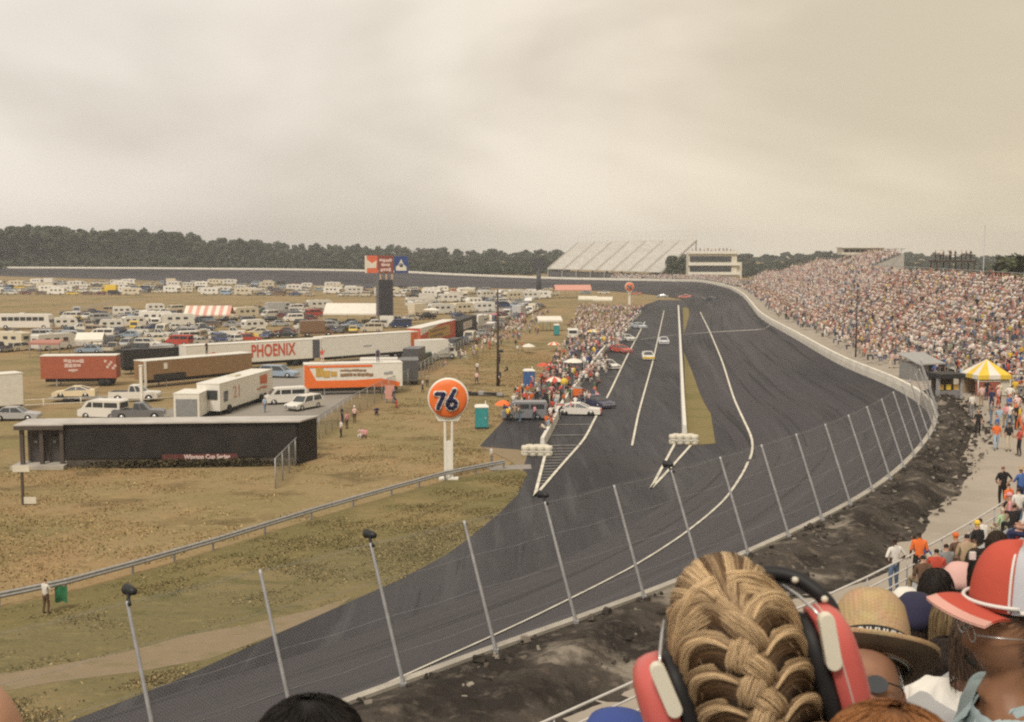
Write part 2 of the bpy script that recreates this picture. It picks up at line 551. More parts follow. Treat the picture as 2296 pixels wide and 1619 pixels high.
def wall_run(name, label, i0, i1, m, step=1, cap=None):
    vs = []; fs = []; idx = list(range(i0, i1 + 1, step))
    if idx[-1] != i1: idx.append(i1)
    for i in idx:
        for o, h in PROF:
            vs.append(tuple(off(i, o, WALL[i].z + h)))
    n = len(PROF)
    for a in range(len(idx) - 1):
        for k in range(n - 1):
            fs.append((a * n + k, a * n + k + 1, (a + 1) * n + k + 1, (a + 1) * n + k))
    fs.append(tuple(range(n))); fs.append(tuple(range((len(idx) - 1) * n, len(idx) * n))[::-1])
    mb = MB(); mb.add(vs, fs)
    o = mb.build(name, m)
    return tag(o, label, 'wall')


i1 = wall_index(91.7)
wall_run('concrete_wall', 'grey concrete retaining wall carrying the leaning fence posts along the near banking', 0, i1, CONC)
i2 = I430
wall_run('concrete_wall', 'whitewashed concrete wall along the front stretch below the packed grandstand', i1, i2, CONCW)
wall_run('concrete_wall', 'pale concrete wall around the far turn and behind the parked cars', i2, NW - 1, CONCW, 2)

# ------------------------------------------------------------------ berm and walkway behind the wall
i3 = wall_index(95)
vs = []; fs = []; NB = 10
prev = None
dens = []
for i in range(0, i3):
    for t in np.linspace(0, 1, 6)[:-1]:
        dens.append(i + t)
for q in dens:
    i = int(q); t = q - i
    a, b = off(i, 0), off(i + 1, 0)
    p = a.lerp(b, t); n = NIN[i].lerp(NIN[i + 1], t)
    wb = (4.4 if p.y < 44 else 4.4 - min(2.0, (p.y - 44) / 14)) + .3 * math.sin(q * .9) + .2 * math.sin(q * 2.3)
    for k in range(NB + 1):
        s = k / NB
        o = -.17 - wb * s
        z = 5.80 - .42 * s ** 1.6 + .22 * math.sin(math.pi * min(1, s * 1.05)) * (1 + .5 * math.sin(q * .55))
        z += (rng.random() - .5) * .30 * math.sin(math.pi * s) + .16 * math.sin(q * 1.7 + s * 9) * math.sin(math.pi * s)
        c = p + n * o
        vs.append((c.x, c.y, z if s < .99 else 5.44))
for a in range(len(dens) - 1):
    for k in range(NB):
        j = a * (NB + 1) + k
        fs.append((j, j + 1, j + NB + 2, j + NB + 1))
mb = MB(); mb.add(vs, fs, 0, True)
tag(mb.build('earth_bank', BERM), kind='structure')

vs = []; fs = []
i4 = wall_index(428)
for i in range(0, i4 + 1):
    o2 = -13.5 if WALL[i].y > 100 else -11
    if 52 < WALL[i].y <= 100: o2 = -30
    lo = -2.4 if WALL[i].y < 95 else -.17
    vs += [tuple(off(i, lo, 5.45)), tuple(off(i, o2, 5.47))]
fs = [(2 * a, 2 * a + 1, 2 * a + 3, 2 * a + 2) for a in range(i4)]
mb = MB(); mb.add(vs, fs)
tag(mb.build('walkway', WALKM), kind='structure')

# ------------------------------------------------------------------ catch fence on the near wall
MESHM, nt_, b_ = _mat('wire_mesh')
sset(b_, .5, .3)
b_.inputs['Base Color'].default_value = (.3, .3, .3, 1)
tc_ = nt_.nodes.new('ShaderNodeTexCoord')
mp_ = nt_.nodes.new('ShaderNodeMapping'); mp_.inputs['Rotation'].default_value = (0, 0, R(45)); mp_.inputs['Scale'].default_value = (14, 14, 14)
nt_.links.new(tc_.outputs['UV'], mp_.inputs['Vector'])
ck_ = nt_.nodes.new('ShaderNodeTexBrick'); ck_.offset = 0; ck_.inputs['Mortar Size'].default_value = .024; ck_.inputs['Scale'].default_value = 1.0
ck_.inputs['Brick Width'].default_value = 1; ck_.inputs['Row Height'].default_value = 1
nt_.links.new(mp_.outputs['Vector'], ck_.inputs['Vector'])
nt_.links.new(ck_.outputs['Fac'], b_.inputs['Alpha'])

fence_base_px = [(105, 1842), (285, 1770 + 20)]
post_px = [(885, 1552), (1105, 1472), (1285, 1405), (1430, 1350), (1552, 1296), (1655, 1250), (1748, 1207), (1822, 1172), (1884, 1135), (1938, 1102), (1984, 1072), (2022, 1043), (2052, 1013), (2076, 985), (2092, 958), (2102, 932), (2108, 905)]
fence = thing('catch_fence', 'tall wire catch fence on steel posts leaning over the banked track from the near wall', 'fence', off(wall_index(30), 0))
fo = fence.location.copy()
base = []
# walk along the wall: 3.6 m between posts, starting well out of frame
dist = 0.0; s_ = 3.0
post_pts = []
arc_near = ARC[wall_index(85)]
def at_arc(s):
    for i in range(NW - 1):
        if ARC[i + 1] >= s:
            t = (s - ARC[i]) / (ARC[i + 1] - ARC[i])
            return WALL[i].lerp(WALL[i + 1], t), NIN[i].lerp(NIN[i + 1], t).normalized()
# phase so that one post stands where the photograph shows one
target = atz(885, 1552, ZT)
best = min(range(NW), key=lambda i: (WALL[i] - target).length)
s0 = ARC[best] % 3.62
s_ = s0
tops = []
while s_ < arc_near:
    p, n = at_arc(s_)
    post_pts.append((p, n)); s_ += 3.62
LEAN = R(19.5)
for j, (p, n) in enumerate(post_pts):
    h = 3.85
    top = p + n * (math.sin(LEAN) * h) + Vector((0, 0, math.cos(LEAN) * h))
    tops.append(top)
    if True:
        pb = MB()
        pb.tube([p - n * .02 - Vector((0, 0, .35)) - fo - n * .2, p - n * .2 - fo + Vector((0, 0, .02)), p.lerp(top, .97) - fo - n * .2 * .97, top - fo - n * .2], [.055, .055, .045, .04], 8)
        pb.box(p - fo - n * .22 - Vector((0, 0, .1)), (.16, .16, .2), 0)
        pb.build('post', GREYM, fence)
cb = MB()
for hfrac in (.985, .72, .46, .2):
    pts = []
    for j in range(len(post_pts)):
        p, n = post_pts[j]
        q = p.lerp(tops[j], hfrac) - fo - n * .14
        pts.append(q)
        if j + 1 < len(post_pts):
            q2 = post_pts[j + 1][0].lerp(tops[j + 1], hfrac) - fo - post_pts[j + 1][1] * .14
            pts.append((q + q2) / 2 - Vector((0, 0, .05)))
    cb.tube(pts, .0045, 5)
cb.build('cable', GREYM, fence)
vs = []; uv = []; fs = []
for j, (p, n) in enumerate(post_pts):
    a = p - n * .12 - fo; b = tops[j] - n * .12 - fo
    vs += [tuple(a), tuple(b)]; uv += [(j * 3.62, 0), (j * 3.62, 3.85)]
fs = [(2 * j, 2 * j + 2, 2 * j + 3, 2 * j + 1) for j in range(len(post_pts) - 1)]
mb = MB(); mb.add(vs, fs); mb.build('wire_mesh', MESHM, fence, uv=uv)

# caution lamps that hang from every other post top
lampm = mk('lamp_housing', (.02, .02, .022), .5, .2, 5.0)
lamp = None
marks = ['second post from the low end of the near fence', 'third lamp post up the fence', 'post above the verge grass', 'post by the tip of the hatched paint', 'post by the loop of paint beside the tyre stack', 'post by the bend in the long painted line', 'post out over the upper banking', 'post high on the bend of the fence', 'post near the far end of the fence', 'post next to the last lamp of the fence', 'last lit post of the fence']
k0 = min(range(len(tops)), key=lambda j: (post_pts[j][0] - target).length)
nl = 0
for j in range(k0 % 2, len(tops), 2):
    if tops[j].y < 15 or nl > 5: continue
    n = post_pts[j][1]; t = Vector((n.y, -n.x, 0))
    lt = thing('caution_lamp', 'dark caution lamp topping the ' + marks[nl], 'lamp', tops[j] - n * .2, math.atan2(n.y, n.x), 'caution lamps along the near catch fence')
    a = MB(); a.tube([(-.14, .02, -.06), (.10, -.08, .0), (.24, -.18, .09)], .045, 6); a.build('bracket', lampm, lt)
    a = MB(); a.lathe([(.03, -.22), (.08, -.20), (.105, -.08), (.125, .10), (.135, .16), (.115, .17), (.10, .10)], 14, (.30, -.24, .14), 'x'); a.build('lamp_head', lampm, lt)
    nl += 1

# ------------------------------------------------------------------ guard rail along the infield verge
gpx = [(-200, 1412), (0, 1362), (150, 1330), (300, 1288), (480, 1235), (700, 1165), (880, 1112), (1000, 1078), (1070, 1064), (1132, 1052)]
GP = []
for a, b in zip(gpx[:-1], gpx[1:]):
    A, B = atz(*a), atz(*b)
    n = max(1, round((B - A).length / 3.8))
    for k in range(n): GP.append(A.lerp(B, k / n))
GP.append(atz(*gpx[-1]))
rail = thing('guard_rail', 'long steel guard rail between the dry field and the green verge', 'guard rail', GP[5])
ro = GP[5]
vs = []; fs = []
prof = [(0, .78), (.05, .72), (.0, .62), (.06, .55), (0, .44), (-.03, .44), (-.03, .78)]
for i, p in enumerate(GP):
    t = (GP[min(i + 1, len(GP) - 1)] - GP[max(i - 1, 0)]).normalized(); n = Vector((t.y, -t.x, 0))
    for o_, h_ in prof: vs.append(tuple(p + n * o_ + Vector((0, 0, h_)) - ro))
m_ = len(prof)
for i in range(len(GP) - 1):
    for k in range(m_):
        k2 = (k + 1) % m_
        fs.append((i * m_ + k, i * m_ + k2, (i + 1) * m_ + k2, (i + 1) * m_ + k))
mb = MB(); mb.add(vs, fs); mb.build('rail', GREYM, rail)
for i, p in enumerate(GP):
    a = MB(); a.box(p - ro + Vector((0, 0, .38)) + Vector((-.08, .08, 0)), (.12, .12, .76), 0, .6); a.build('post', GREYM, rail)

# ------------------------------------------------------------------ pit walls
def low_wall(name, label, px, w, h, m, zb=0.0):
    P = []
    for a, b in zip(px[:-1], px[1:]):
        A, B = G(*a), G(*b)
        n = max(1, int((B - A).length / 8))
        for k in range(n): P.append(A.lerp(B, k / n))
    P.append(G(*px[-1]))
    vs = []; fs = []
    pr = [(-w / 2, 0), (-w / 2 * .7, h), (w / 2 * .7, h), (w / 2, 0)]
    for i, p in enumerate(P):
        t = (P[min(i + 1, len(P) - 1)] - P[max(i - 1, 0)]); t.z = 0; t.normalize(); n = Vector((-t.y, t.x, 0))
        for o_, h_ in pr: vs.append((p.x + n.x * o_, p.y + n.y * o_, .02 + h_))
    for i in range(len(P) - 1):
        for k in range(3): fs.append((i * 4 + k, i * 4 + k + 1, i * 4 + 5 + k, i * 4 + 4 + k))
    fs += [(0, 1, 2, 3), tuple(range(len(vs) - 4, len(vs)))[::-1]]
    mb = MB(); mb.add(vs, fs)
    return tag(mb.build(name, m), label, 'wall')


low_wall('pit_wall', 'low white pit wall running from the tyre stack past the pit crews', [(1216, 1003), (1262, 915), (1300, 862), (1345, 800), (1396, 740), (1436, 703)], .45, .85, WHITE)
low_wall('pit_wall', 'long straight low white wall beside the narrow grass median', [(1535, 972), (1531, 900), (1528, 830), (1524, 745), (1521, 690)], .5, .8, WHITE)


def tyre_stack(px, label, w):
    """rows of whitewashed tyres lashed in two tiers around the end of a wall"""
    p = G(*px)
    t = thing('tyre_stack', label, 'tyre barrier', p, R(-4))
    for tier in range(2):
        for k in range(4):
            a = MB()
            a.lathe([(.17, 0), (.30, .0), (.36, .06), (.37, .22), (.36, .38), (.30, .44), (.17, .44)], 16, ((k - 1.5) * .66, 0, .02 + tier * .46), 'z')
            a.build('tyre', CREAM, t)
        for k in range(3):
            a = MB()
            a.lathe([(.17, 0), (.30, .0), (.36, .06), (.37, .22), (.36, .38), (.30, .44), (.17, .44)], 16, ((k - 1) * .66, .55, .02 + tier * .46), 'z')
            a.build('tyre', CREAM, t)
    a = MB(); a.box((0, -.39, .49), (2.5, .03, .10), 0); a.build('strap', WHITE, t)
    return t


tyre_stack((1204, 1023), 'white tyre stack at the near end of the pit wall by the hatched paint', 1)
tyre_stack((1533, 997), 'white tyre stack at the end of the wall beside the grass median', 1)

# clods and stones on the earth bank
def lumps(n):
    V = []; Fq = []; C_ = []; o = 0
    base = np.array([(-1, -1, -1), (1, -1, -1), (1, 1, -1), (-1, 1, -1), (-.7, -.7, 1), (.7, -.7, 1), (.7, .7, 1), (-.7, .7, 1)])
    fq = np.array([(4, 5, 6, 7), (0, 1, 5, 4), (1, 2, 6, 5), (2, 3, 7, 6), (3, 0, 4, 7)])
    for k in range(n):
        i = random.randint(0, i3 - 2); s = random.random()
        p = off(i, -.3 - 3.4 * s).lerp(off(i + 1, -.3 - 3.4 * s), random.random())
        z = 5.80 - .42 * s ** 1.6 + .14
        r_ = random.choice((.04, .05, .07, .10)) * random.uniform(.7, 1.4)
        A = base * np.array([r_ * random.uniform(.7, 1.5), r_ * random.uniform(.7, 1.4), r_ * random.uniform(.4, .8)]) + rng.normal(size=(8, 3)) * r_ * .22
        a = random.random() * 6.28; c, sn = math.cos(a), math.sin(a)
        A = np.stack([A[:, 0] * c - A[:, 1] * sn, A[:, 0] * sn + A[:, 1] * c, A[:, 2]], 1) + np.array([p.x, p.y, z])
        V.append(A); Fq.append(fq + o); o += 8
        col = random.choice(((.04, .034, .028), (.07, .06, .05), (.24, .21, .17), (.11, .09, .07), (.05, .04, .033)))
        C_.append(np.tile(np.array(col) * random.uniform(.7, 1.3), (5, 1)))
    me = raw_mesh('gravel', np.concatenate(V), np.concatenate(Fq), mk_attr('clod_earth', 'tint', .95, .2, 8, geo=True), cols=np.concatenate(C_))
    o = bpy.data.objects.new('gravel', me); COL.objects.link(o); tag(o, kind='stuff')
lumps(1500)

# tufts of dry and green grass over the field and the verge
def grass(n, poly, cols, h0, h1, z=.0, name='grass'):
    P = [atz(x, y, 0) for x, y in poly]
    xs_ = [p.x for p in P]; ys_ = [p.y for p in P]
    px_ = np.array(xs_); py_ = np.array(ys_)
    X_ = rng.uniform(px_.min(), px_.max(), n * 3); Y_ = rng.uniform(py_.min(), py_.max(), n * 3)
    inside = np.zeros(len(X_), bool); j = len(P) - 1
    for i in range(len(P)):
        c = ((py_[i] > Y_) != (py_[j] > Y_)) & (X_ < (px_[j] - px_[i]) * (Y_ - py_[i]) / (py_[j] - py_[i] + 1e-9) + px_[i])
        inside ^= c; j = i
    # clumped: keep where a cheap wave field is high
    f = np.sin(X_ * .9 + np.sin(Y_ * .6) * 1.5) + np.sin(Y_ * 1.1 + X_ * .35) + np.sin(X_ * 2.7 - Y_ * 2.1) * .7 + np.sin(X_ * .17 + 1) + np.sin(Y_ * .21)
    keep = inside & (f + rng.normal(0, .8, len(X_)) > .1)
    X_, Y_ = X_[keep][:n], Y_[keep][:n]; f = f[keep][:n]
    m = len(X_)
    a = rng.uniform(0, math.pi, m); w_ = rng.uniform(.015, .055, m); h = rng.uniform(h0, h1, m)
    dx, dy = np.cos(a) * w_, np.sin(a) * w_; lx, ly = rng.normal(0, .05, m), rng.normal(-.03, .05, m)
    V = np.stack([np.stack([X_ - dx, Y_ - dy, np.full(m, z)], 1), np.stack([X_ + dx, Y_ + dy, np.full(m, z)], 1), np.stack([X_ + dx * .7 + lx, Y_ + dy * .7 + ly, h], 1), np.stack([X_ - dx * .8 + lx, Y_ - dy * .8 + ly, h * rng.uniform(.5, 1, m)], 1)], 1).reshape(-1, 3)
    c = np.array(cols)[rng.integers(0, len(cols), m)] * rng.uniform(.65, 1.3, (m, 1))
    me = raw_mesh(name, V, np.arange(m * 4).reshape(-1, 4), mk_attr('grass_blades', 'tint', .9, .15, 3, geo=True), cols=c)
    o = bpy.data.objects.new(name, me); COL.objects.link(o); tag(o, kind='stuff')


DRYC = [(.36, .26, .12), (.44, .30, .145), (.32, .25, .10), (.24, .20, .075), (.20, .155, .07), (.52, .39, .20)]
GRNC = [(.22, .185, .075), (.26, .205, .09), (.165, .15, .058), (.33, .25, .12), (.14, .125, .052), (.38, .29, .145)]
grass(60000, [(-60, 1380), (0, 1366), (300, 1292), (700, 1170), (1130, 1056), (1182, 1066), (1160, 1112), (1060, 1202), (897, 1302), (700, 1372), (300, 1462), (-60, 1525)], GRNC, .03, .09)
grass(16000, [(-60, 1585), (0, 1560), (300, 1512), (580, 1442), (386, 1528), (156, 1616), (-60, 1700)], DRYC + GRNC, .03, .12)
grass(90000, [(-80, 1045), (640, 1060), (800, 960), (980, 850), (1110, 770), (1240, 800), (1130, 930), (1070, 1000), (1120, 1046), (880, 1105), (480, 1228), (0, 1352), (-80, 1370)], DRYC, .03, .11)
# ------------------------------------------------------------------ text and marks as thin raised lettering
def text_mb(s, size, depth=.02, font_shear=0.0, space=1.0, extra=0.0):
    c = bpy.data.curves.new('t', 'FONT'); c.body = s; c.size = size; c.extrude = depth; c.align_x = 'CENTER'; c.align_y = 'CENTER'
    c.shear = font_shear; c.space_character = space; c.offset = extra; c.resolution_u = 3
    o = bpy.data.objects.new('t', c); COL.objects.link(o)
    dg = bpy.context.evaluated_depsgraph_get()
    me = o.evaluated_get(dg).to_mesh()
    vs = [tuple(v.co) for v in me.vertices]; fs = [tuple(p.vertices) for p in me.polygons]
    o.evaluated_get(dg).to_mesh_clear()
    bpy.data.objects.remove(o); bpy.data.curves.remove(c)
    return vs, fs


def lettering(name, s, size, m, parent, at, ax, stretch=(1, 1), depth=.02, shear=0.0, space=1.0, extra=0.0, fix=False):
    """letters on a vertical face: ax is the reading direction (unit, horizontal), the face looks along ax x up"""
    vs, fs = text_mb(s, size, depth, shear, space, extra)
    ax = Vector(ax).normalized(); nrm = Vector((ax.y, -ax.x, 0))
    at = Vector(at)
    mb = MB(); mb.add([tuple(at + ax * (x * stretch[0]) + Vector((0, 0, y * stretch[1])) + nrm * z) for x, y, z in vs], fs)
    return mb.build(name, m, parent, fix=fix)


def dabs(name, m, parent, at, ax, rows, depth=.02):
    """illegible lettering: short bars of uneven width. rows: (x0, x1, z, height, count)"""
    ax = Vector(ax).normalized(); nrm = Vector((ax.y, -ax.x, 0)); at = Vector(at)
    mb = MB(); rz = math.atan2(ax.y, ax.x)
    for x0, x1, z, h, n in rows:
        st = (x1 - x0) / n
        for k in range(n):
            hh = h * random.uniform(.55, 1.0)
            c = at + ax * (x0 + st * (k + .5)) + Vector((0, 0, z + random.uniform(-.12, .12) * h)) + nrm * (depth / 2 + k % 2 * .003)
            mb.box(c, (st * random.uniform(.8, 1.06), depth, hh), 0, rz)
    return mb.build(name, m, parent)


# ------------------------------------------------------------------ packed grandstand on the front stretch
SEAT = mk('bleacher_planks', (.40, .38, .35), .7, .15, 2.0)
S0, S1 = wall_index(82), wall_index(424)
SIDX = list(range(S0, S1, 2))
K_HIGH = 29
def kmax(y): return 20 if y < 262 else 29 if y < 335 else 22 if y < 375 else 16 if y < 395 else 11
def row_o(k): return -8.2 - .86 * k
def row_z(k): return 6.0 + .385 * k
stand = thing('grandstand', 'long open grandstand packed with spectators on the outside of the front stretch', 'grandstand', off(S0, -9, 0))
so_ = stand.location.copy()
mb = MB()
for k in range(K_HIGH):
    idx = [i for i in SIDX if k < kmax(WALL[i].y)]
    vs = []
    for i in idx:
        a = off(i, row_o(k) + .86, row_z(k)) - so_; b = off(i, row_o(k), row_z(k)) - so_
        c = off(i, row_o(k), row_z(k + 1)) - so_
        vs += [tuple(a), tuple(b), tuple(c)]
    fs = []
    for j in range(len(idx) - 1):
        q = j * 3
        if idx[j + 1] - idx[j] > 2: continue
        fs += [(q, q + 1, q + 4, q + 3), (q + 1, q + 2, q + 5, q + 4)]
    mb.add(vs, fs)
mb.build('seating_tier', SEAT, stand, fix=False)
firsts = [[q for q in SIDX if WALL[q].y > yy][0] for yy in (262, 335, 375, 395)]
for (i, kk) in ((SIDX[0], 20), (SIDX[-1], 11), (firsts[0], 29), (firsts[1], 29), (firsts[2], 22), (firsts[3], 16)):
    poly = [off(i, row_o(0) + .86, 0), off(i, row_o(kk), 0), off(i, row_o(kk), row_z(kk)), off(i, row_o(0) + .86, row_z(0))]
    t = TAN[i] * .12
    mb = MB(); mb.add([tuple(p - so_ - t) for p in poly] + [tuple(p - so_ + t) for p in poly], [(0, 1, 2, 3), (7, 6, 5, 4), (0, 4, 5, 1), (1, 5, 6, 2), (2, 6, 7, 3), (3, 7, 4, 0)])
    mb.build('end_wall', SEAT, stand)
mb = MB()
for i in SIDX[::4]:
    kk = kmax(WALL[i].y)
    a = off(i, row_o(kk) - .2, 0) - so_; b = off(i, row_o(kk) - .2, row_z(kk) + 1.2) - so_
    mb.tube([a, b], .09, 6)
back = [off(i, row_o(kmax(WALL[i].y)) - .2, row_z(kmax(WALL[i].y)) + 1.1) - so_ for i in SIDX]
mb.tube(back, .05, 5)
mb.build('back_railing', GREYM, stand)

# pale boxes on its skyline
def cabin(name, label, cat, px0, px1, ytop, ybot, d, depth, m, windows=True, n=6):
    a, b = atd(px0, ybot, d), atd(px1, ybot, d)
    top = atd(px0, ytop, d).z
    wd = b.x - a.x; h = top - a.z
    t = thing(name, label, cat, ((a.x + b.x) / 2, d + depth / 2, a.z))
    mb = MB(); mb.box((0, 0, h / 2), (wd, depth, h)); mb.build('wall', m, t, bevel=.05)
    mb = MB(); mb.box((0, -.3, h + .12), (wd + .8, depth + 1.0, .22)); mb.build('roof', WHITE, t)
    if windows:
        for k in range(n):
            mb = MB(); mb.box(((k + .5) / n * wd * .92 - wd * .46, -depth / 2 - .02, h * .58), (wd * .92 / n * .86, .08, h * .42)); mb.build('window', GLASS, t)
    for sx in (-1, 1):
        mb = MB(); mb.box((sx * wd * .42, 0, -a.z / 2 + .02), (.3, .3, a.z)); mb.build('support_post', GREYM, t)
    return t


cabin('spotter_cabin', 'pale flat roofed cabin on the skyline above the highest rows of the packed grandstand', 'cabin', 1888, 1982, 556, 571, 312, 5, CREAM, True, 7)
plat = thing('viewing_platform', 'dark raised platform with people standing on it behind the packed grandstand', 'platform', (atd(2136, 588, 190).x, 190, 0))
pz_ = atd(2136, 586, 190).z
mb = MB(); mb.box((0, 0, pz_), (6.6, 3.0, .3)); mb.build('deck', WOODP, plat)
for sx in (-3.1, -1, 1, 3.1):
    for sy in (-1.3, 1.3):
        mb = MB(); mb.box((sx, sy, pz_ / 2 - .1), (.16, .16, pz_ - .2)); mb.build('post', WOODP, plat)
mb = MB()
for h in (.55, 1.05):
    mb.tube([(-3.2, -1.4, pz_ + h), (3.2, -1.4, pz_ + h)], .04, 5)
for sx in (-3.2, -1.6, 0, 1.6, 3.2): mb.tube([(sx, -1.4, pz_ + .15), (sx, -1.4, pz_ + 1.05)], .035, 5)
mb.build('railing', WOODP, plat)
PLAT_Z = pz_ + .15; PLAT_C = plat.location.copy()
pole = thing('flag_pole', 'thin bare metal pole rising behind the grandstand crowd against the far trees', 'pole', (atd(2205, 600, 185).x, 185, 0))
mb = MB(); mb.tube([(0, 0, 0), (0, 0, 21.5)], [.12, .05], 8); mb.build('shaft', GREYM, pole)
mb = MB(); mb.lathe([(.02, -.1), (.12, 0), (.02, .1)], 8, (0, 0, 21.6)); mb.build('finial', GREYM, pole)

# ------------------------------------------------------------------ crowd, one mass of small seated figures (each nearer one is an object of its own, see below)
CROWDM = mk_attr('crowd_cloth', 'tint', .9, .12, 3.0, geo=True)
def ico_head():
    t = (1 + 5 ** .5) / 2
    v = np.array([(-1, t, 0), (1, t, 0), (-1, -t, 0), (1, -t, 0), (0, -1, t), (0, 1, t), (0, -1, -t), (0, 1, -t), (t, 0, -1), (t, 0, 1), (-t, 0, -1), (-t, 0, 1)], dtype=float)
    v /= np.linalg.norm(v[0])
    f = [(0, 11, 5), (0, 5, 1), (0, 1, 7), (0, 7, 10), (0, 10, 11), (1, 5, 9), (5, 11, 4), (11, 10, 2), (10, 7, 6), (7, 1, 8), (3, 9, 4), (3, 4, 2), (3, 2, 6), (3, 6, 8), (3, 8, 9), (4, 9, 5), (2, 4, 11), (6, 2, 10), (8, 6, 7), (9, 8, 1)]
    return v, f


SHIRTS = [(.72, .66, .60), (.78, .74, .68), (.62, .40, .36), (.70, .52, .46), (.46, .17, .13), (.10, .11, .17), (.20, .25, .36), (.30, .20, .16), (.06, .05, .05), (.55, .36, .30), (.68, .62, .50), (.60, .46, .12), (.20, .26, .20), (.36, .33, .34), (.74, .60, .55)]
SH_W = np.array([16, 14, 8, 9, 6, 5, 5, 4, 7, 6, 7, 2, 2, 5, 6], dtype=float); SH_W /= SH_W.sum()
SKINS = [(.50, .30, .21), (.44, .26, .18), (.54, .35, .26), (.20, .11, .07)]
HAIRS = [(.05, .03, .02), (.10, .06, .035), (.22, .14, .07), (.02, .015, .012), (.60, .56, .50), (.45, .08, .05)]
PANTS = [(.07, .09, .16), (.10, .13, .22), (.30, .26, .20), (.05, .05, .06), (.50, .46, .40), (.16, .14, .13)]


def crowd_template(lod):
    V = []; Fq = []; tg = []
    def add(v, f, t):
        o = len(V); V.extend([tuple(x) for x in v])
        for q in f:
            q = tuple(i + o for i in q)
            if len(q) == 4: Fq.append((q[0], q[1], q[2])); Fq.append((q[0], q[2], q[3])); tg.extend([t, t])
            else: Fq.append(q); tg.append(t)
    hv, hf = ico_head()
    if lod == 0:
        hv2 = hv * np.array([.10, .115, .135]) + np.array([0, .05, .80])
        o = len(V); V.extend([tuple(x) for x in hv2])
        for q in hf:
            c = hv[list(q)].mean(0)
            Fq.append(tuple(i + o for i in q)); tg.append(3 if (c[2] > .35 or c[1] < -.3) else 2)
        # torso, four-ring prism
        rings = [(.17, .12, .02, 0), (.18, .13, .30, .02), (.23, .12, .52, .03), (.10, .08, .64, .04)]
        pv = []
        for rx, ry, z, y in rings:
            for a in range(6):
                th = a * math.pi / 3
                pv.append((rx * math.cos(th), y + ry * math.sin(th), z))
        pf = [(r * 6 + a, r * 6 + (a + 1) % 6, (r + 1) * 6 + (a + 1) % 6, (r + 1) * 6 + a) for r in range(3) for a in range(6)] + [(18, 19, 20), (18, 20, 21), (18, 21, 22), (18, 22, 23)]
        add(pv, pf, 0)
        for sx in (-1, 1):
            # arm and leg wedges
            A = [(sx * .20, -.05, .52), (sx * .29, .0, .50), (sx * .26, .06, .52), (sx * .23, .20, .22), (sx * .29, .22, .24), (sx * .25, .27, .24)]
            add(A, [(0, 1, 4, 3), (1, 2, 5, 4), (2, 0, 3, 5), (3, 4, 5)], 0 if random.random() < .5 else 2)
            L = [(sx * .02, .0, .0), (sx * .17, .0, .0), (sx * .17, .0, .16), (sx * .02, .0, .16), (sx * .05, .48, .02), (sx * .18, .48, .02), (sx * .18, .48, .14), (sx * .05, .48, .14)]
            add(L, [(3, 2, 6, 7), (1, 5, 6, 2), (0, 3, 7, 4)], 1)
            L2 = [(sx * .05, .44, .1), (sx * .18, .44, .1), (sx * .18, .5, .1), (sx * .05, .5, .1), (sx * .06, .40, -.38), (sx * .17, .40, -.38), (sx * .17, .5, -.38), (sx * .06, .5, -.38)]
            add(L2, [(0, 1, 5, 4), (1, 2, 6, 5), (2, 3, 7, 6), (3, 0, 4, 7)], 1)
    else:
        o = [(-.1, .05, .78), (.1, .05, .78), (0, -.06, .78), (0, .16, .78), (0, .05, .93), (0, .05, .66)]
        add(o, [(0, 3, 4), (3, 1, 4)], 2); add(o, [(1, 2, 4), (2, 0, 4)], 3)
        b = [(-.2, -.08, 0), (.2, -.08, 0), (.2, .14, 0), (-.2, .14, 0), (-.22, -.06, .55), (.22, -.06, .55), (.2, .12, .58), (-.2, .12, .58)]
        add(b, [(0, 1, 5, 4), (1, 2, 6, 5), (2, 3, 7, 6), (3, 0, 4, 7), (4, 5, 6, 7)], 0)
        b = [(-.18, .1, .02), (.18, .1, .02), (.18, .5, .04), (-.18, .5, .04), (-.18, .1, .17), (.18, .1, .17), (.18, .5, .15), (-.18, .5, .15)]
        add(b, [(4, 5, 6, 7), (2, 3, 7, 6)], 1)
    return np.array(V, dtype=np.float32), np.array(Fq, dtype=np.int32), np.array(tg)


def crowd_mesh(name, pos, rot, lod, scale=None, stand_up=None):
    """pos Nx3, rot N; one triangle mesh of all of them with real clothing colours"""
    TV, TF, TG = crowd_template(lod)
    N = len(pos); nv = len(TV)
    sc = rng.uniform(.9, 1.08, N)
    cs, sn = np.cos(rot)[:, None], np.sin(rot)[:, None]
    x, y, z = TV[:, 0][None] * sc[:, None], TV[:, 1][None] * sc[:, None], TV[:, 2][None] * sc[:, None]
    V = np.empty((N, nv, 3), dtype=np.float32)
    V[..., 0] = pos[:, 0:1] + x * cs - y * sn
    V[..., 1] = pos[:, 1:2] + x * sn + y * cs
    V[..., 2] = pos[:, 2:3] + z
    Fq = (TF[None] + (np.arange(N) * nv)[:, None, None]).reshape(-1, 3)
    sh = np.array(SHIRTS)[rng.choice(len(SHIRTS), N, p=SH_W)]
    sk = np.array(SKINS)[rng.choice(4, N, p=[.4, .3, .25, .05])]
    ha = np.array(HAIRS)[rng.choice(6, N, p=[.27, .25, .14, .12, .12, .10])]
    pa = np.array(PANTS)[rng.choice(6, N)]
    allc = np.stack([sh, pa, sk, ha], 1) * rng.uniform(.8, 1.12, (N, 1, 1))
    cols = allc[:, TG, :].reshape(-1, 3)
    me = raw_mesh(name, V.reshape(-1, 3), Fq, CROWDM, cols=np.clip(cols, 0, .9))
    o = bpy.data.objects.new(name, me); COL.objects.link(o)
    return o


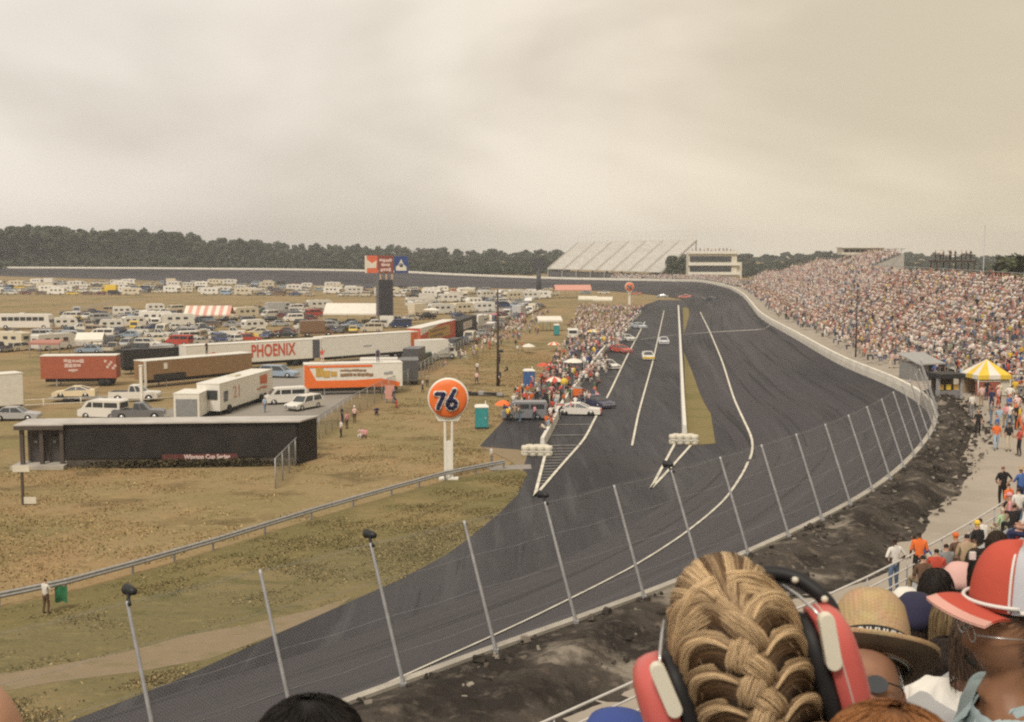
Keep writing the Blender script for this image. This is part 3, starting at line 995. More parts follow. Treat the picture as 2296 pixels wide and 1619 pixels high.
seats = []
for k in range(K_HIGH):
    for i in range(S0, S1):
        if k >= kmax(WALL[i].y): continue
        seg = (WALL[i + 1] - WALL[i]).length
        n = max(1, int(seg / .56))
        for q in range(n):
            s = ARC[i] + q * seg / n
            if (s % 17.0) < 1.3 and random.random() < .8: continue
            if math.sin(s * .21 + k * .9) + math.sin(s * .077 - k * .5) + math.sin(s * .5 + k * 1.7) * .5 > 1.75: continue                      # aisles
            occ = .93 if k > 3 else .55 + .1 * k
            if random.random() > occ: continue
            a = off(i, row_o(k) + .18 + random.uniform(-.12, .25), row_z(k) + .42 + (random.random() < .16) * random.uniform(.1, .4)); t = TAN[i]
            p = a + t * (q * seg / n)
            yaw = math.atan2(NIN[i].y, NIN[i].x) - math.pi / 2 + random.gauss(0, .5)
            seats.append((p.x, p.y, p.z, yaw, k))
seats = np.array(seats)
dd = np.hypot(seats[:, 0], seats[:, 1])
pxx = 1148 + seats[:, 0] / seats[:, 1] * F
vis = pxx < 2330
seats, dd = seats[vis], dd[vis]
order = np.argsort(dd)
seats, dd = seats[order], dd[order]
N_OWN = 64
OWN_SEATS = seats[:N_OWN]
rest = seats[N_OWN:]; rd = dd[N_OWN:]
m0 = rd < 215
tag(crowd_mesh('crowd', rest[m0][:, :3], rest[m0][:, 3], 0), kind='stuff')
tag(crowd_mesh('crowd', rest[~m0][:, :3], rest[~m0][:, 3], 1), kind='stuff')

# spectators along the wall of the far turn
far = []
for i in range(wall_index(405), NW - 1):
    if not (405 < WALL[i].y < 545 and WALL[i].x > 38): continue
    for k in range(4):
        seg = (WALL[i + 1] - WALL[i]).length
        for q in range(int(seg / .62)):
            if random.random() > .78: continue
            p = off(i, -2.2 - .9 * k, WALL[i].z + .1 + .45 * k) + TAN[i] * q * .62
            far.append((p.x, p.y, p.z, math.atan2(NIN[i].y, NIN[i].x) - math.pi / 2))
far = np.array(far)
tag(crowd_mesh('crowd', far[:, :3], far[:, 3], 1), kind='stuff')
mb = MB()
idx = [i for i in range(wall_index(405), NW - 1) if 405 < WALL[i].y < 545 and WALL[i].x > 38]
fb = thing('bleachers', 'low bleachers full of spectators right behind the far turn wall', 'bleachers', off(idx[0], -2, 0))
fo_ = fb.location.copy()
for k in range(4):
    vs = []
    for i in idx[::2]:
        vs += [tuple(off(i, -1.75 - .9 * k, WALL[i].z - .3 + .45 * k) - fo_), tuple(off(i, -2.65 - .9 * k, WALL[i].z - .3 + .45 * k) - fo_), tuple(off(i, -2.65 - .9 * k, WALL[i].z + .15 + .45 * k) - fo_)]
    n = len(idx[::2])
    mb.add(vs, [f for j in range(n - 1) for f in ((3 * j, 3 * j + 1, 3 * j + 4, 3 * j + 3), (3 * j + 1, 3 * j + 2, 3 * j + 5, 3 * j + 4))])
mb.build('seating_tier', SEAT, fb, fix=False)

# ------------------------------------------------------------------ near stand, where the camera and the nearest people sit
NS = [i for i in range(0, wall_index(49.5))]
def nrow_o(k): return -8.9 - .75 * k
def nrow_z(k): return 7.05 + .5 * k
nst = thing('bleachers', 'steep metal bleachers above the near walkway where the closest spectators sit', 'bleachers', off(NS[0], -8.9, 0))
no_ = nst.location.copy()
for k in range(21):
    vs = []
    for i in NS:
        vs += [tuple(off(i, nrow_o(k) + .75, nrow_z(k)) - no_), tuple(off(i, nrow_o(k), nrow_z(k)) - no_), tuple(off(i, nrow_o(k), nrow_z(k + 1)) - no_)]
    mb = MB(); mb.add(vs, [f for j in range(len(NS) - 1) for f in ((3 * j, 3 * j + 1, 3 * j + 4, 3 * j + 3), (3 * j + 1, 3 * j + 2, 3 * j + 5, 3 * j + 4))])
    mb.build('tread', SEAT, nst, fix=False)
    vs = []
    for i in NS:
        for o_, h_ in ((.05, .40), (.05, .44), (.32, .44), (.32, .40)):
            vs.append(tuple(off(i, nrow_o(k) + o_, nrow_z(k) + h_) - no_))
    mb = MB(); mb.add(vs, [(4 * j + a, 4 * j + (a + 1) % 4, 4 * j + 4 + (a + 1) % 4, 4 * j + 4 + a) for j in range(len(NS) - 1) for a in range(4)])
    mb.build('bench', GREYM, nst)
mb = MB(); mb.add([tuple(off(i, nrow_o(0) + .75, z) - no_) for i in NS for z in (5.46, 7.05)], [(2 * j, 2 * j + 2, 2 * j + 3, 2 * j + 1) for j in range(len(NS) - 1)])
mb.build('front_wall', CONC, nst)
RAILW = mk('white_pipe', (.60, .57, .53), .5, .1, 3.0)
hr = thing('hand_railing', 'white pipe railing with three bars along the front edge of the near bleachers', 'railing', off(NS[0], -8.1, 7))
ho_ = hr.location.copy()
for h in (.36, .70, 1.06):
    mb = MB(); mb.tube([off(i, nrow_o(0) + .70, nrow_z(0) + h) - ho_ for i in NS], .026 if h < 1 else .032, 6); mb.build('bar', RAILW, hr)
for i in NS[1::1]:
    mb = MB(); mb.tube([off(i, nrow_o(0) + .70, nrow_z(0)) - ho_, off(i, nrow_o(0) + .70, nrow_z(0) + 1.06) - ho_], .024, 6); mb.build('post', GREYM, hr)

# ------------------------------------------------------------------ empty white grandstand behind the far turn
ALU = mk('aluminium_benches', (.60, .58, .545), .55, .08, .3)
A, B = atd(1228, 601, 600), atd(1482, 609, 600)
C_, D_ = atd(1296, 542, 628), atd(1562, 537, 628)
es = thing('empty_grandstand', 'empty pale metal grandstand rising behind the far turn', 'grandstand', (A.x, A.y, 0))
eo = es.location.copy()
NR = 26
SECT = 7
LINEM = mk('aisle_steps', (.36, .33, .29), .7, .1, 1.0)
for q in range(SECT):
    vs = []; fs = []
    for r_ in range(NR + 1):
        t = r_ / NR
        l = A.lerp(C_, t); rr = B.lerp(D_, t)
        a = l.lerp(rr, (q + .06) / SECT) - eo; b = l.lerp(rr, (q + .94) / SECT) - eo
        up = Vector((0, 0, (C_.z - A.z) / NR))
        vs += [tuple(a - up), tuple(b - up), tuple(a), tuple(b)]
    for r_ in range(NR + 1):
        o_ = r_ * 4
        fs.append((o_, o_ + 1, o_ + 3, o_ + 2))
        if r_ < NR: fs.append((o_ + 2, o_ + 3, o_ + 5, o_ + 4))
    mb = MB(); mb.add(vs, fs); mb.build('seating_section', ALU, es, fix=False)
for q in range(SECT + 1):
    a = A.lerp(B, q / SECT) - eo; b = C_.lerp(D_, q / SECT) - eo
    mb = MB(); mb.span(a - Vector((0, 0, 1.0)), b - Vector((0, 0, 1.0)), .9, .75); mb.build('aisle', LINEM, es)
h_ = atd(1296, 523, 628).z - C_.z
mb = MB()
for q in range(29):
    p = C_.lerp(D_, q / 28) - eo; mb.tube([p, p + Vector((0, .6, h_))], .045, 4)
for f_ in (.5, 1.0): mb.tube([C_ - eo + Vector((0, .6 * f_, h_ * f_)), D_ - eo + Vector((0, .6 * f_, h_ * f_))], .05, 4)
mb.build('back_railing', CREAM, es)
for q in range(9):
    for dy, P0, P1 in ((0, A, B), (1, A.lerp(C_, .5), B.lerp(D_, .5)), (2, C_, D_)):
        p = P0.lerp(P1, (q + .02) / 8.04) - eo
        mb = MB(); mb.box((p.x, p.y + .5, (p.z + eo.z - 1.2) / 2), (.5, .5, p.z - 1.2)); mb.build('column', GREYM, es)
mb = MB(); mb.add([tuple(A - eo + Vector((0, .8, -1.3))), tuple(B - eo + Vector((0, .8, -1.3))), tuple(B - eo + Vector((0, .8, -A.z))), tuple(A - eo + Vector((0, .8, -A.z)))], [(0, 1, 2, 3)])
mb.build('under_shade', mk('shade_grey', (.10, .10, .105), .8, .3, .4), es)  # dark sheet painted as the shade under the front rows

# three-storey cream building with two dark window bands, spectators on its flat roof
bd = 505
a, b = atd(1544, 628, bd), atd(1652, 628, bd)
zt = atd(1544, 566, bd).z; zb = a.z
bl = thing('press_building', 'cream press building with two dark window bands and people on its flat roof', 'building', ((a.x + b.x) / 2, bd, 0))
wd = b.x - a.x
mb = MB(); mb.box((0, 4.2, zt / 2), (wd, 8, zt)); mb.build('wall', CREAM, bl, bevel=.1)
hh = zt - zb
for fz, fh in ((.86, .20), (.50, .20), (.10, .14)):
    mb = MB(); mb.box((-wd * .05, .06, zb + hh * (fz - fh / 2)), (wd * .86, .3, hh * fh)); mb.build('window', GLASS, bl)
for fz in (1.0, .58, .24):
    mb = MB(); mb.box((.4, -.25, zb + hh * fz), (wd + 1.4, .9, hh * .10)); mb.build('balcony_edge', WHITE, bl)
mb = MB(); mb.box((wd / 2 + 1.2, 4, (zb + hh * .62) / 2 + zb * .2), (2.2, 6, zb + hh * .5)); mb.build('stair_tower', CREAM, bl)
mb = MB()
for h in (.5, 1.0): mb.tube([(-wd / 2, .2, zt + h), (wd / 2, .2, zt + h)], .05, 5)
for k in range(9): mb.tube([(-wd / 2 + wd * k / 8, .2, zt), (-wd / 2 + wd * k / 8, .2, zt + 1)], .04, 5)
mb.build('roof_railing', GREYM, bl)
ROOF = (bl.location.copy(), wd, zt)

# ------------------------------------------------------------------ trees
def leaf_cloud(n, rx, ry, rz, lobes, size):
    """leaf-sized quads through the volume of several lobes; returns verts, quads"""
    cen = []
    for k in range(lobes):
        a = rng.uniform(0, 2 * math.pi); rr = rng.uniform(0, .62) ** .7; h = rng.uniform(-.75, .75)
        s = rng.uniform(.32, .55) * (1 - .35 * abs(h))
        cen.append((rr * math.cos(a) * rx * (1 - .45 * max(h, 0)), rr * math.sin(a) * ry * (1 - .45 * max(h, 0)), h * rz, s))
    cen = np.array(cen)
    pick = cen[rng.integers(0, lobes, n)]
    u = rng.normal(size=(n, 3)); u /= np.linalg.norm(u, axis=1)[:, None]
    rad = rng.uniform(.35, 1.0, n) ** .45
    P = pick[:, :3] + u * rad[:, None] * pick[:, 3:4] * np.array([rx, ry, rz * .8])
    nrm = u + rng.normal(size=(n, 3)) * .5; nrm /= np.linalg.norm(nrm, axis=1)[:, None]
    t = np.cross(nrm, rng.normal(size=(n, 3))); t /= np.linalg.norm(t, axis=1)[:, None]
    bb = np.cross(nrm, t)
    s = rng.uniform(.6, 1.3, n)[:, None] * size
    V = np.stack([P - t * s - bb * s * .6, P + t * s - bb * s * .6, P + t * s * .8 + bb * s * .7, P - t * s * .8 + bb * s * .7], 1)
    return V.reshape(-1, 3), np.arange(n * 4).reshape(-1, 4)


LEAF = mk_attr('tree_leaves', 'tint', .85, .25, .4, geo=True)
def crown_mesh(n, rx, ry, rz, lobes, size, col):
    V, Q = leaf_cloud(n, rx, ry, rz, lobes, size)
    c = np.array(col)[None] * rng.uniform(.55, 1.45, (n, 1))
    return raw_mesh('crown', V, Q, LEAF, cols=c)


def trunk_mesh(h, r, spread):
    mb = MB()
    mb.tube([(0, 0, 0), (.1 * r, 0, h * .3), (-.2 * r, .1, h * .62), (0, 0, h)], [r, r * .75, r * .5, r * .15], 7)
    for k in range(6):
        a = k * 1.05 + random.random(); z = h * random.uniform(.4, .8)
        mb.tube([(0, 0, z), (math.cos(a) * spread * .5, math.sin(a) * spread * .5, z + h * .12), (math.cos(a) * spread * .9, math.sin(a) * spread * .9, z + h * .22)], [r * .4, r * .25, r * .08], 5)
    o = mb.build('trunk', BARK)
    me = o.data; bpy.data.objects.remove(o)
    return me


PROTO = [(crown_mesh(1500, 5.0, 5.0, 6.6, 16, .55, (.055, .068, .038)), trunk_mesh(13, .38, 4), 13.5),
         (crown_mesh(1500, 4.4, 4.4, 8.2, 18, .55, (.045, .060, .036)), trunk_mesh(15, .36, 3.5), 14.5),
         (crown_mesh(1300, 5.6, 5.6, 5.4, 15, .6, (.068, .078, .040)), trunk_mesh(11, .42, 4.4), 11.5)]
sky_l = [(-140, 508), (0, 506), (80, 508), (150, 503), (230, 512), (300, 515), (420, 521), (500, 536), (620, 543), (760, 546), (860, 549), (1000, 556), (1120, 560), (1260, 559)]
sky_r = [(1655, 570), (1740, 569), (1800, 567), (1890, 565), (1990, 563), (2050, 568), (2200, 571), (2296, 573), (2400, 572)]


def sky_y(x, S):
    for (a, ya), (b, yb) in zip(S[:-1], S[1:]):
        if a <= x <= b: return ya + (yb - ya) * (x - a) / (b - a)
    return S[-1][1]


def tree(x, d, ytop, pk, label, group, sx=1.0):
    g = terrain_z(atd(x, 600, d).x, d)
    top = atd(x, ytop, d).z
    h = top - g
    cm, tm, ch = PROTO[pk]
    full = ch + [6.6, 8.2, 5.4][pk] * .98
    s = h / full
    t = thing('tree', label, 'tree', (atd(x, 600, d).x, d, g), random.uniform(0, 6.28), group)
    t.scale = (s * sx, s * sx, s)
    c = bpy.data.objects.new('crown', cm); COL.objects.link(c); c.parent = t; c.location = (0, 0, ch)
    k = bpy.data.objects.new('trunk', tm); COL.objects.link(k); k.parent = t
    return t


TL = ['broad dark tree in the wood behind the far track wall', 'tall narrow dark tree in the wood behind the far track wall', 'low rounded tree in the wood behind the far track wall']
x = -120
while x < 640:
    d = random.uniform(770, 850) + max(0, x) * .25
    pk = random.choice([0, 1, 1, 2])
    tree(x, d, sky_y(x, sky_l) + random.uniform(-5, 9) + (0 if pk != 2 else 12), pk, TL[pk], 'trees of the wood behind the far track wall', random.uniform(1.1, 1.5))
    x += random.uniform(13, 24)
tree(2284, 235, 568, 2, 'dark rounded tree behind the grandstand crowd at the edge of the view', 'tree behind the grandstand', 1.1)
for x_, yt in [(1506, 572), (1528, 576), (1546, 570)]:
    tree(x_, 590, yt, 0, 'dark green tree between the empty grandstand and the cream building', 'trees beside the cream building', 1.0)

# the rest of the wood reads as one mass
FV = []; FQ = []; FC = []; nfo = 0
def wood(S, x0, x1, dmin, dmax, step, n, col):
    global nfo
    x = x0
    while x < x1:
        for layer in range(2):
            d = random.uniform(dmin, dmax) + layer * 60
            xx = x + random.uniform(-6, 6)
            p = atd(xx, 600, d); top = atd(xx, sky_y(xx, S) + random.uniform(-3, 8) + (1 - layer) * 12, d).z
            g = terrain_z(p.x, d); h = top - g
            V, Q = leaf_cloud(n, 7.5, 6, h * .48, 9, .95)
            V = V + np.array([p.x, p.y, g + h * .53])
            FV.append(V); FQ.append(Q + nfo); nfo += len(V)
            FC.append(np.array(col)[None] * rng.uniform(.6, 1.4, (n, 1)) * rng.uniform(.8, 1.2))
        x += step
wood(sky_l, -160, 1270, 905, 1080, 13, 420, (.052, .064, .040))
def sky_low(S): return [(a, 600 - (600 - b) * .33) for a, b in S]
wood(sky_low(sky_l), -160, 1270, 740, 790, 9, 300, (.045, .056, .034))
wood(sky_low(sky_r), 1480, 2420, 700, 790, 9, 300, (.045, .056, .036))
wood(sky_r, 1480, 2420, 900, 1150, 13, 360, (.050, .062, .042))
me = raw_mesh('forest', np.concatenate(FV), np.concatenate(FQ), LEAF, cols=np.concatenate(FC))
o = bpy.data.objects.new('forest', me); COL.objects.link(o); tag(o, kind='stuff')
# ------------------------------------------------------------------ vehicles
PAINT = mk_attr('car_paint', 'paint', .35, .05, 1.5, spec=.5)
VM = [PAINT, GLASS, DARK, CHROME]


def arch(x, r, z0, n=7):
    return [(x + r * math.cos(math.pi * k / (n - 1)), z0 + r * math.sin(math.pi * k / (n - 1))) for k in range(n)]


def vehicle_parts(kind):
    """{part: (MB, ...)}; x forward, origin on the ground under the middle"""
    body = MB(); win = []; wheels = []; lights = []; extra = []
    def lower(pts_top, xb, xf, w, wr, axf, axr, z0=.28):
        poly = [(xf, z0)] + pts_top + [(xb, z0)] + arch(axr, wr + .06, z0)[::-1] + arch(axf, wr + .06, z0)[::-1]
        body.prism(poly, -w / 2, w / 2, 'y', 0)
    def cabin(x0, x1, t0, t1, zb, zt, w, wt, pill=True):
        g = MB()
        g.add([(x0, -w / 2, zb), (x1, -w / 2, zb), (x1, w / 2, zb), (x0, w / 2, zb), (t0, -wt / 2, zt), (t1, -wt / 2, zt), (t1, wt / 2, zt), (t0, wt / 2, zt)],
              [(0, 3, 2, 1), (4, 5, 6, 7), (0, 1, 5, 4), (1, 2, 6, 5), (2, 3, 7, 6), (3, 0, 4, 7)], 1)
        win.append(g)
        body.box(((t0 + t1) / 2, 0, zt + .02), (abs(t1 - t0) + .04, wt + .03, .07), 0)
        xm = (t0 + t1) / 2
        for sy in (-1, 1):
            for (a, b) in (((x0, zb), (t0, zt)), ((x1, zb), (t1, zt)), ((x0 * .5 + x1 * .5, zb), (xm, zt))):
                body.tube([(a[0], sy * (w / 2 + .0), a[1]), (b[0], sy * (wt / 2 + .0), b[1])], .055, 4, 0, smooth=False)
    def wheel(x, y, r, wd=.2):
        m = MB(); m.lathe([(r * .62, -wd / 2), (r, -wd / 2 + .02), (r, wd / 2 - .02), (r * .62, wd / 2)], 14, (x, y, r), 'y', 2)
        m.lathe([(.02, -wd / 2 - .01), (r * .58, -wd / 2), (r * .58, wd / 2), (.02, wd / 2 + .01)], 10, (x, y, r), 'y', 3)
        wheels.append(m)
    def lamp(x, y, z, sx=.06, sy=.26, sz=.13, mi=3):
        m = MB(); m.box((x, y, z), (sx, sy, sz), mi); lights.append(m)
    if kind in ('sedan', 'stock', 'wagon'):
        if kind == 'stock':
            lower([(2.45, .30), (2.5, .52), (2.3, .66), (1.05, .80), (-1.6, .86), (-2.45, .86), (-2.5, .4)], -2.45, 2.45, 1.9, .34, 1.45, -1.4, .16)
            cabin(1.15, -1.75, .25, -.75, .82, 1.24, 1.62, 1.22)
            m = MB(); m.box((-2.42, 0, .98), (.10, 1.7, .2), 0); extra.append(('spoiler', m))
            zz = .34
        elif kind == 'sedan':
            lower([(2.35, .42), (2.42, .62), (2.25, .74), (1.0, .88), (-1.55, .92), (-2.32, .88), (-2.42, .6)], -2.36, 2.36, 1.8, .31, 1.45, -1.35)
            cabin(1.0, -1.65, .30, -1.05, .88, 1.38, 1.66, 1.34); zz = .31
        else:
            lower([(2.35, .42), (2.42, .62), (2.25, .76), (1.1, .92), (-2.3, .95), (-2.42, .6)], -2.36, 2.36, 1.82, .33, 1.5, -1.4)
            cabin(1.1, -2.3, .45, -2.1, .92, 1.50, 1.70, 1.42); zz = .33
        for x in (1.45, -1.38):
            for y in (-.82, .82): wheel(x, y, zz)
        for y in (-.6, .6):
            lamp(2.40, y, .62); lamp(-2.40, y, .68)
        m = MB(); m.box((2.44, 0, .46), (.12, 1.74, .16), 3); m.box((-2.44, 0, .48), (.12, 1.74, .16), 3); extra.append(('bumper', m))
    elif kind == 'van':
        lower([(2.45, .45), (2.45, .95), (1.95, 1.18), (1.35, 1.92), (1.0, 2.02), (-2.3, 2.05), (-2.45, 1.9), (-2.45, .5)], -2.4, 2.4, 1.9, .34, 1.5, -1.45)
        for sy in (-1, 1):
            for x0, x1 in ((1.5, .75), (.6, -.55), (-.7, -2.2)):
                m = MB(); m.add([(x0 - (.42 if x0 > 1.4 else 0), sy * .965, 1.80), (x1, sy * .965, 1.80), (x1, sy * .965, 1.28), (x0 + .02, sy * .965, 1.28), (x0 - (.42 if x0 > 1.4 else 0), sy * .90, 1.80), (x1, sy * .90, 1.80), (x1, sy * .90, 1.28), (x0 + .02, sy * .90, 1.28)],
                      [(0, 1, 2, 3), (7, 6, 5, 4), (0, 4, 5, 1), (1, 5, 6, 2), (2, 6, 7, 3), (3, 7, 4, 0)], 1); win.append(m)
        m = MB(); m.add([(1.97, -.78, 1.22), (1.97, .78, 1.22), (1.42, .72, 1.88), (1.42, -.72, 1.88), (1.90, -.78, 1.16), (1.90, .78, 1.16), (1.35, .72, 1.82), (1.35, -.72, 1.82)], [(0, 1, 2, 3), (7, 6, 5, 4), (0, 4, 5, 1), (1, 5, 6, 2), (2, 6, 7, 3), (3, 7, 4, 0)], 1); win.append(m)
        m = MB(); m.box((-2.46, 0, 1.52), (.05, 1.5, .55), 1); win.append(m)
        for x in (1.5, -1.45):
            for y in (-.85, .85): wheel(x, y, .34)
        for y in (-.7, .7): lamp(2.46, y, .85); lamp(-2.46, y, .85)
        m = MB(); m.box((2.5, 0, .5), (.12, 1.86, .18), 3); m.box((-2.5, 0, .5), (.12, 1.86, .18), 3); extra.append(('bumper', m))
    elif kind == 'pickup':
        lower([(2.6, .5), (2.62, .9), (2.45, 1.02), (1.1, 1.08), (-.45, 1.10), (-2.6, 1.08), (-2.62, .55)], -2.58, 2.58, 1.9, .38, 1.7, -1.6, .36)
        cabin(1.15, -.45, .55, -.35, 1.08, 1.72, 1.7, 1.42)
        m = MB(); m.box((-1.55, 0, 1.085), (1.9, 1.55, .03), 2); extra.append(('truck_bed', m))
        for x in (1.7, -1.6):
            for y in (-.84, .84): wheel(x, y, .38)
        for y in (-.7, .7): lamp(2.62, y, .85); lamp(-2.62, y, .85)
        m = MB(); m.box((2.66, 0, .55), (.12, 1.86, .18), 3); m.box((-2.66, 0, .55), (.12, 1.86, .18), 3); extra.append(('bumper', m))
    elif kind in ('motorhome', 'bus'):
        L, H = (3.7, 2.95) if kind == 'motorhome' else (5.3, 3.1)
        top = [(L, .6), (L + .05, 1.2), (L - .15, 1.5), (L - .25 if kind == 'bus' else L + .35, 2.2 if kind == 'motorhome' else H - .25), (L - .45, H), (-L + .2, H + .02), (-L, H - .2), (-L - .03, .6)]
        lower(top, -L + .05, L - .05, 2.35, .42, L - 1.3, -L + 1.7, .42)
        n = 3 if kind == 'motorhome' else 7
        for sy in (-1, 1):
            for k in range(n):
                x = -L + .9 + (2 * L - 2.0) * (k + .5) / n
                wv = (2 * L - 2.0) / n * (.55 if kind == 'motorhome' else .86)
                m = MB(); m.box((x, sy * 1.18, 1.95 if kind == 'motorhome' else 2.15), (wv, .06, .55 if kind == 'motorhome' else .75), 1); win.append(m)
        m = MB(); m.box((L - .02, 0, 1.72), (.16, 2.05, .55), 1); win.append(m)
        m = MB(); m.box((-L - .02, 0, 1.95), (.06, 1.3, .6), 1); win.append(m)
        for x in (L - 1.3, -L + 1.7):
            for y in (-1.05, 1.05): wheel(x, y, .42, .28)
        for y in (-.9, .9): lamp(L + .05, y, .9)
        m = MB(); m.box((-.6, 0, H + .12), (1.0, .8, .2), 0); extra.append(('roof_unit', m))
        m = MB(); m.box((L + .08, 0, .55), (.12, 2.3, .2), 3); extra.append(('bumper', m))
    elif kind == 'camper':
        lower([(2.5, .6), (2.6, 1.4), (2.3, 2.25), (1.9, 2.5), (-2.1, 2.5), (-2.5, 2.2), (-2.6, 1.2), (-2.5, .6)], -2.45, 2.45, 2.1, .33, .0, -.75, .45)
        for sy in (-1, 1):
            for x in (1.4, -.2, -1.6):
                m = MB(); m.box((x, sy * 1.055, 1.65), (.8, .05, .5), 1); win.append(m)
        m = MB(); m.box((-2.56, 0, 1.65), (.12, 1.2, .5), 1); win.append(m)
        for y in (-.95, .95): wheel(.0, y, .33); wheel(-.75, y, .33)
        m = MB(); m.tube([(2.4, .5, .5), (3.5, 0, .5), (2.4, -.5, .5)], .05, 5, 3); extra.append(('drawbar', m))
    elif kind == 'boxtruck':
        lower([(3.3, .55), (3.35, 1.1), (3.1, 1.25), (2.6, 2.1), (1.9, 2.15), (1.7, 1.0), (-3.3, 1.0), (-3.35, .6)], -3.2, 3.25, 2.1, .42, 2.4, -2.0, .45)
        body.box((-.85, 0, 2.15), (5.0, 2.4, 2.35), 0)
        m = MB(); m.add([(3.06, -.9, 1.32), (3.06, .9, 1.32), (2.66, .85, 2.02), (2.66, -.85, 2.02), (3.0, -.9, 1.28), (3.0, .9, 1.28), (2.60, .85, 1.98), (2.6, -.85, 1.98)], [(0, 1, 2, 3), (7, 6, 5, 4), (0, 4, 5, 1), (1, 5, 6, 2), (2, 6, 7, 3), (3, 7, 4, 0)], 1); win.append(m)
        for sy in (-1, 1):
            m = MB(); m.box((2.3, sy * 1.06, 1.65), (.8, .06, .55), 1); win.append(m)
        for x in (2.4, -2.0):
            for y in (-.95, .95): wheel(x, y, .42, .28)
        m = MB(); m.box((3.38, 0, .6), (.12, 2.1, .22), 3); extra.append(('bumper', m))
    return body, win, wheels, lights, extra


PROTO_V = {}
def whole_mesh(kind):
    if kind in PROTO_V: return PROTO_V[kind]
    body, win, wheels, lights, extra = vehicle_parts(kind)
    mb = MB()
    for p in [body] + win + wheels + lights + [m for _, m in extra]:
        o = len(mb.v); mb.v += p.v; mb.f += [tuple(i + o for i in f) for f in p.f]; mb.m += p.m; mb.s += p.s
    o = mb.build('proto', VM)
    me = o.data; me.name = kind + '_mesh'; bpy.data.objects.remove(o)
    PROTO_V[kind] = me
    return me


COLS = {'white': (.72, .69, .63), 'cream': (.62, .55, .42), 'silver': (.40, .40, .40), 'dark grey': (.09, .09, .095), 'black': (.03, .03, .032), 'navy blue': (.04, .06, .15),
        'light blue': (.30, .38, .48), 'red': (.48, .07, .05), 'maroon': (.16, .04, .04), 'brown': (.20, .12, .07), 'tan': (.42, .33, .22), 'yellow': (.72, .50, .05), 'green': (.08, .16, .10), 'orange': (.75, .2, .04)}
NAMES = {'sedan': ('parked_car', 'car', 'car'), 'wagon': ('station_wagon', 'station wagon', 'car'), 'van': ('parked_van', 'van', 'van'), 'pickup': ('pickup_truck', 'pickup truck', 'pickup truck'), 'motorhome': ('motorhome', 'motorhome', 'motorhome'),
         'bus': ('parked_bus', 'bus', 'bus'), 'camper': ('camper_trailer', 'camper trailer', 'camper'), 'boxtruck': ('box_truck', 'box truck', 'truck'), 'stock': ('race_car', 'stock car', 'race car')}


def far_vehicle(kind, p, rz, col, where, group):
    nm, word, cat = NAMES[kind]
    o = bpy.data.objects.new(nm, whole_mesh(kind)); COL.objects.link(o)
    o.location = p; o.rotation_euler = (0, 0, rz)
    c = COLS[col]; k = random.uniform(.85, 1.1)
    o['paint'] = [c[0] * k, c[1] * k, c[2] * k]
    return tag(o, f'{col} {word} {where}', cat, group)


VEH_PARTS = {}
def near_vehicle(kind, p, rz, col, label, group=None, scale=1.0, name=None):
    nm, word, cat = NAMES[kind]
    t = thing(name or nm, label, cat, p, rz, group)
    t.scale = (scale,) * 3
    c = COLS[col] if isinstance(col, str) else col
    if kind not in VEH_PARTS:
        body, win, wheels, lights, extra = vehicle_parts(kind)
        L = []
        for nme, m, bev in [('body', body, 0)] + [('window', w_, 0) for w_ in win] + [('wheel', w_, 0) for w_ in wheels] + [('lamp', l_, 0) for l_ in lights] + [(n_, m_, 0) for n_, m_ in extra]:
            o = m.build(nme, VM); me = o.data; bpy.data.objects.remove(o); L.append((nme, me))
        VEH_PARTS[kind] = L
    for nme, me in VEH_PARTS[kind]:
        o = bpy.data.objects.new(nme, me); COL.objects.link(o); o.parent = t
        o['paint'] = list(c)
    return t


# parked rows in the infield
KINDS_W = [('sedan', .46), ('van', .18), ('pickup', .14), ('wagon', .12), ('motorhome', .05), ('camper', .03), ('boxtruck', .02)]
def pick_kind(w):
    r_ = random.random() * sum(b for _, b in w)
    for k, b in w:
        r_ -= b
        if r_ <= 0: return k
    return w[0][0]
CW = [('white', 30), ('cream', 9), ('silver', 13), ('dark grey', 10), ('black', 7), ('navy blue', 8), ('light blue', 6), ('red', 6), ('maroon', 4), ('brown', 5), ('tan', 6), ('yellow', 2), ('green', 2)]
LEN = {'sedan': 4.9, 'van': 5, 'pickup': 5.3, 'wagon': 4.9, 'motorhome': 7.6, 'camper': 6, 'boxtruck': 6.8, 'bus': 10.6}


def park_row(x0, y0, x1, y1, where, group, gap=1.1, skip=(), kinds=KINDS_W, side=.75, fill=.9, tilt=0.0):
    A, B = atz(x0, y0), atz(x1, y1)
    L = (B - A).length; d = (B - A).normalized(); s = random.uniform(0, 3)
    base = math.atan2(d.y, d.x)
    while s < L:
        k = pick_kind(kinds)
        on_side = random.random() < side or k in ('motorhome', 'camper', 'boxtruck')
        ln = LEN[k] if on_side else 2.3
        p = A + d * (s + ln / 2)
        s += ln + gap * random.uniform(.3, 2.2)
        if random.random() > fill: continue
        r = p - C0; f = r.dot(FWD); px = 1148 + r.x / f * F; py = 809.5 - r.dot(UPV) / f * F
        if any(a <= px <= c and b <= py <= e for a, b, c, e in skip): continue
        rz = base + tilt + (0 if on_side else math.pi / 2) + random.choice((0, math.pi)) + random.gauss(0, .17)
        p = Vector((p.x, p.y + random.uniform(-.8, .8), .015))
        col = pick_kind(CW) if k not in ('motorhome', 'camper') else random.choice(('white', 'white', 'cream'))
        far_vehicle(k, p, rz, col, where, group)


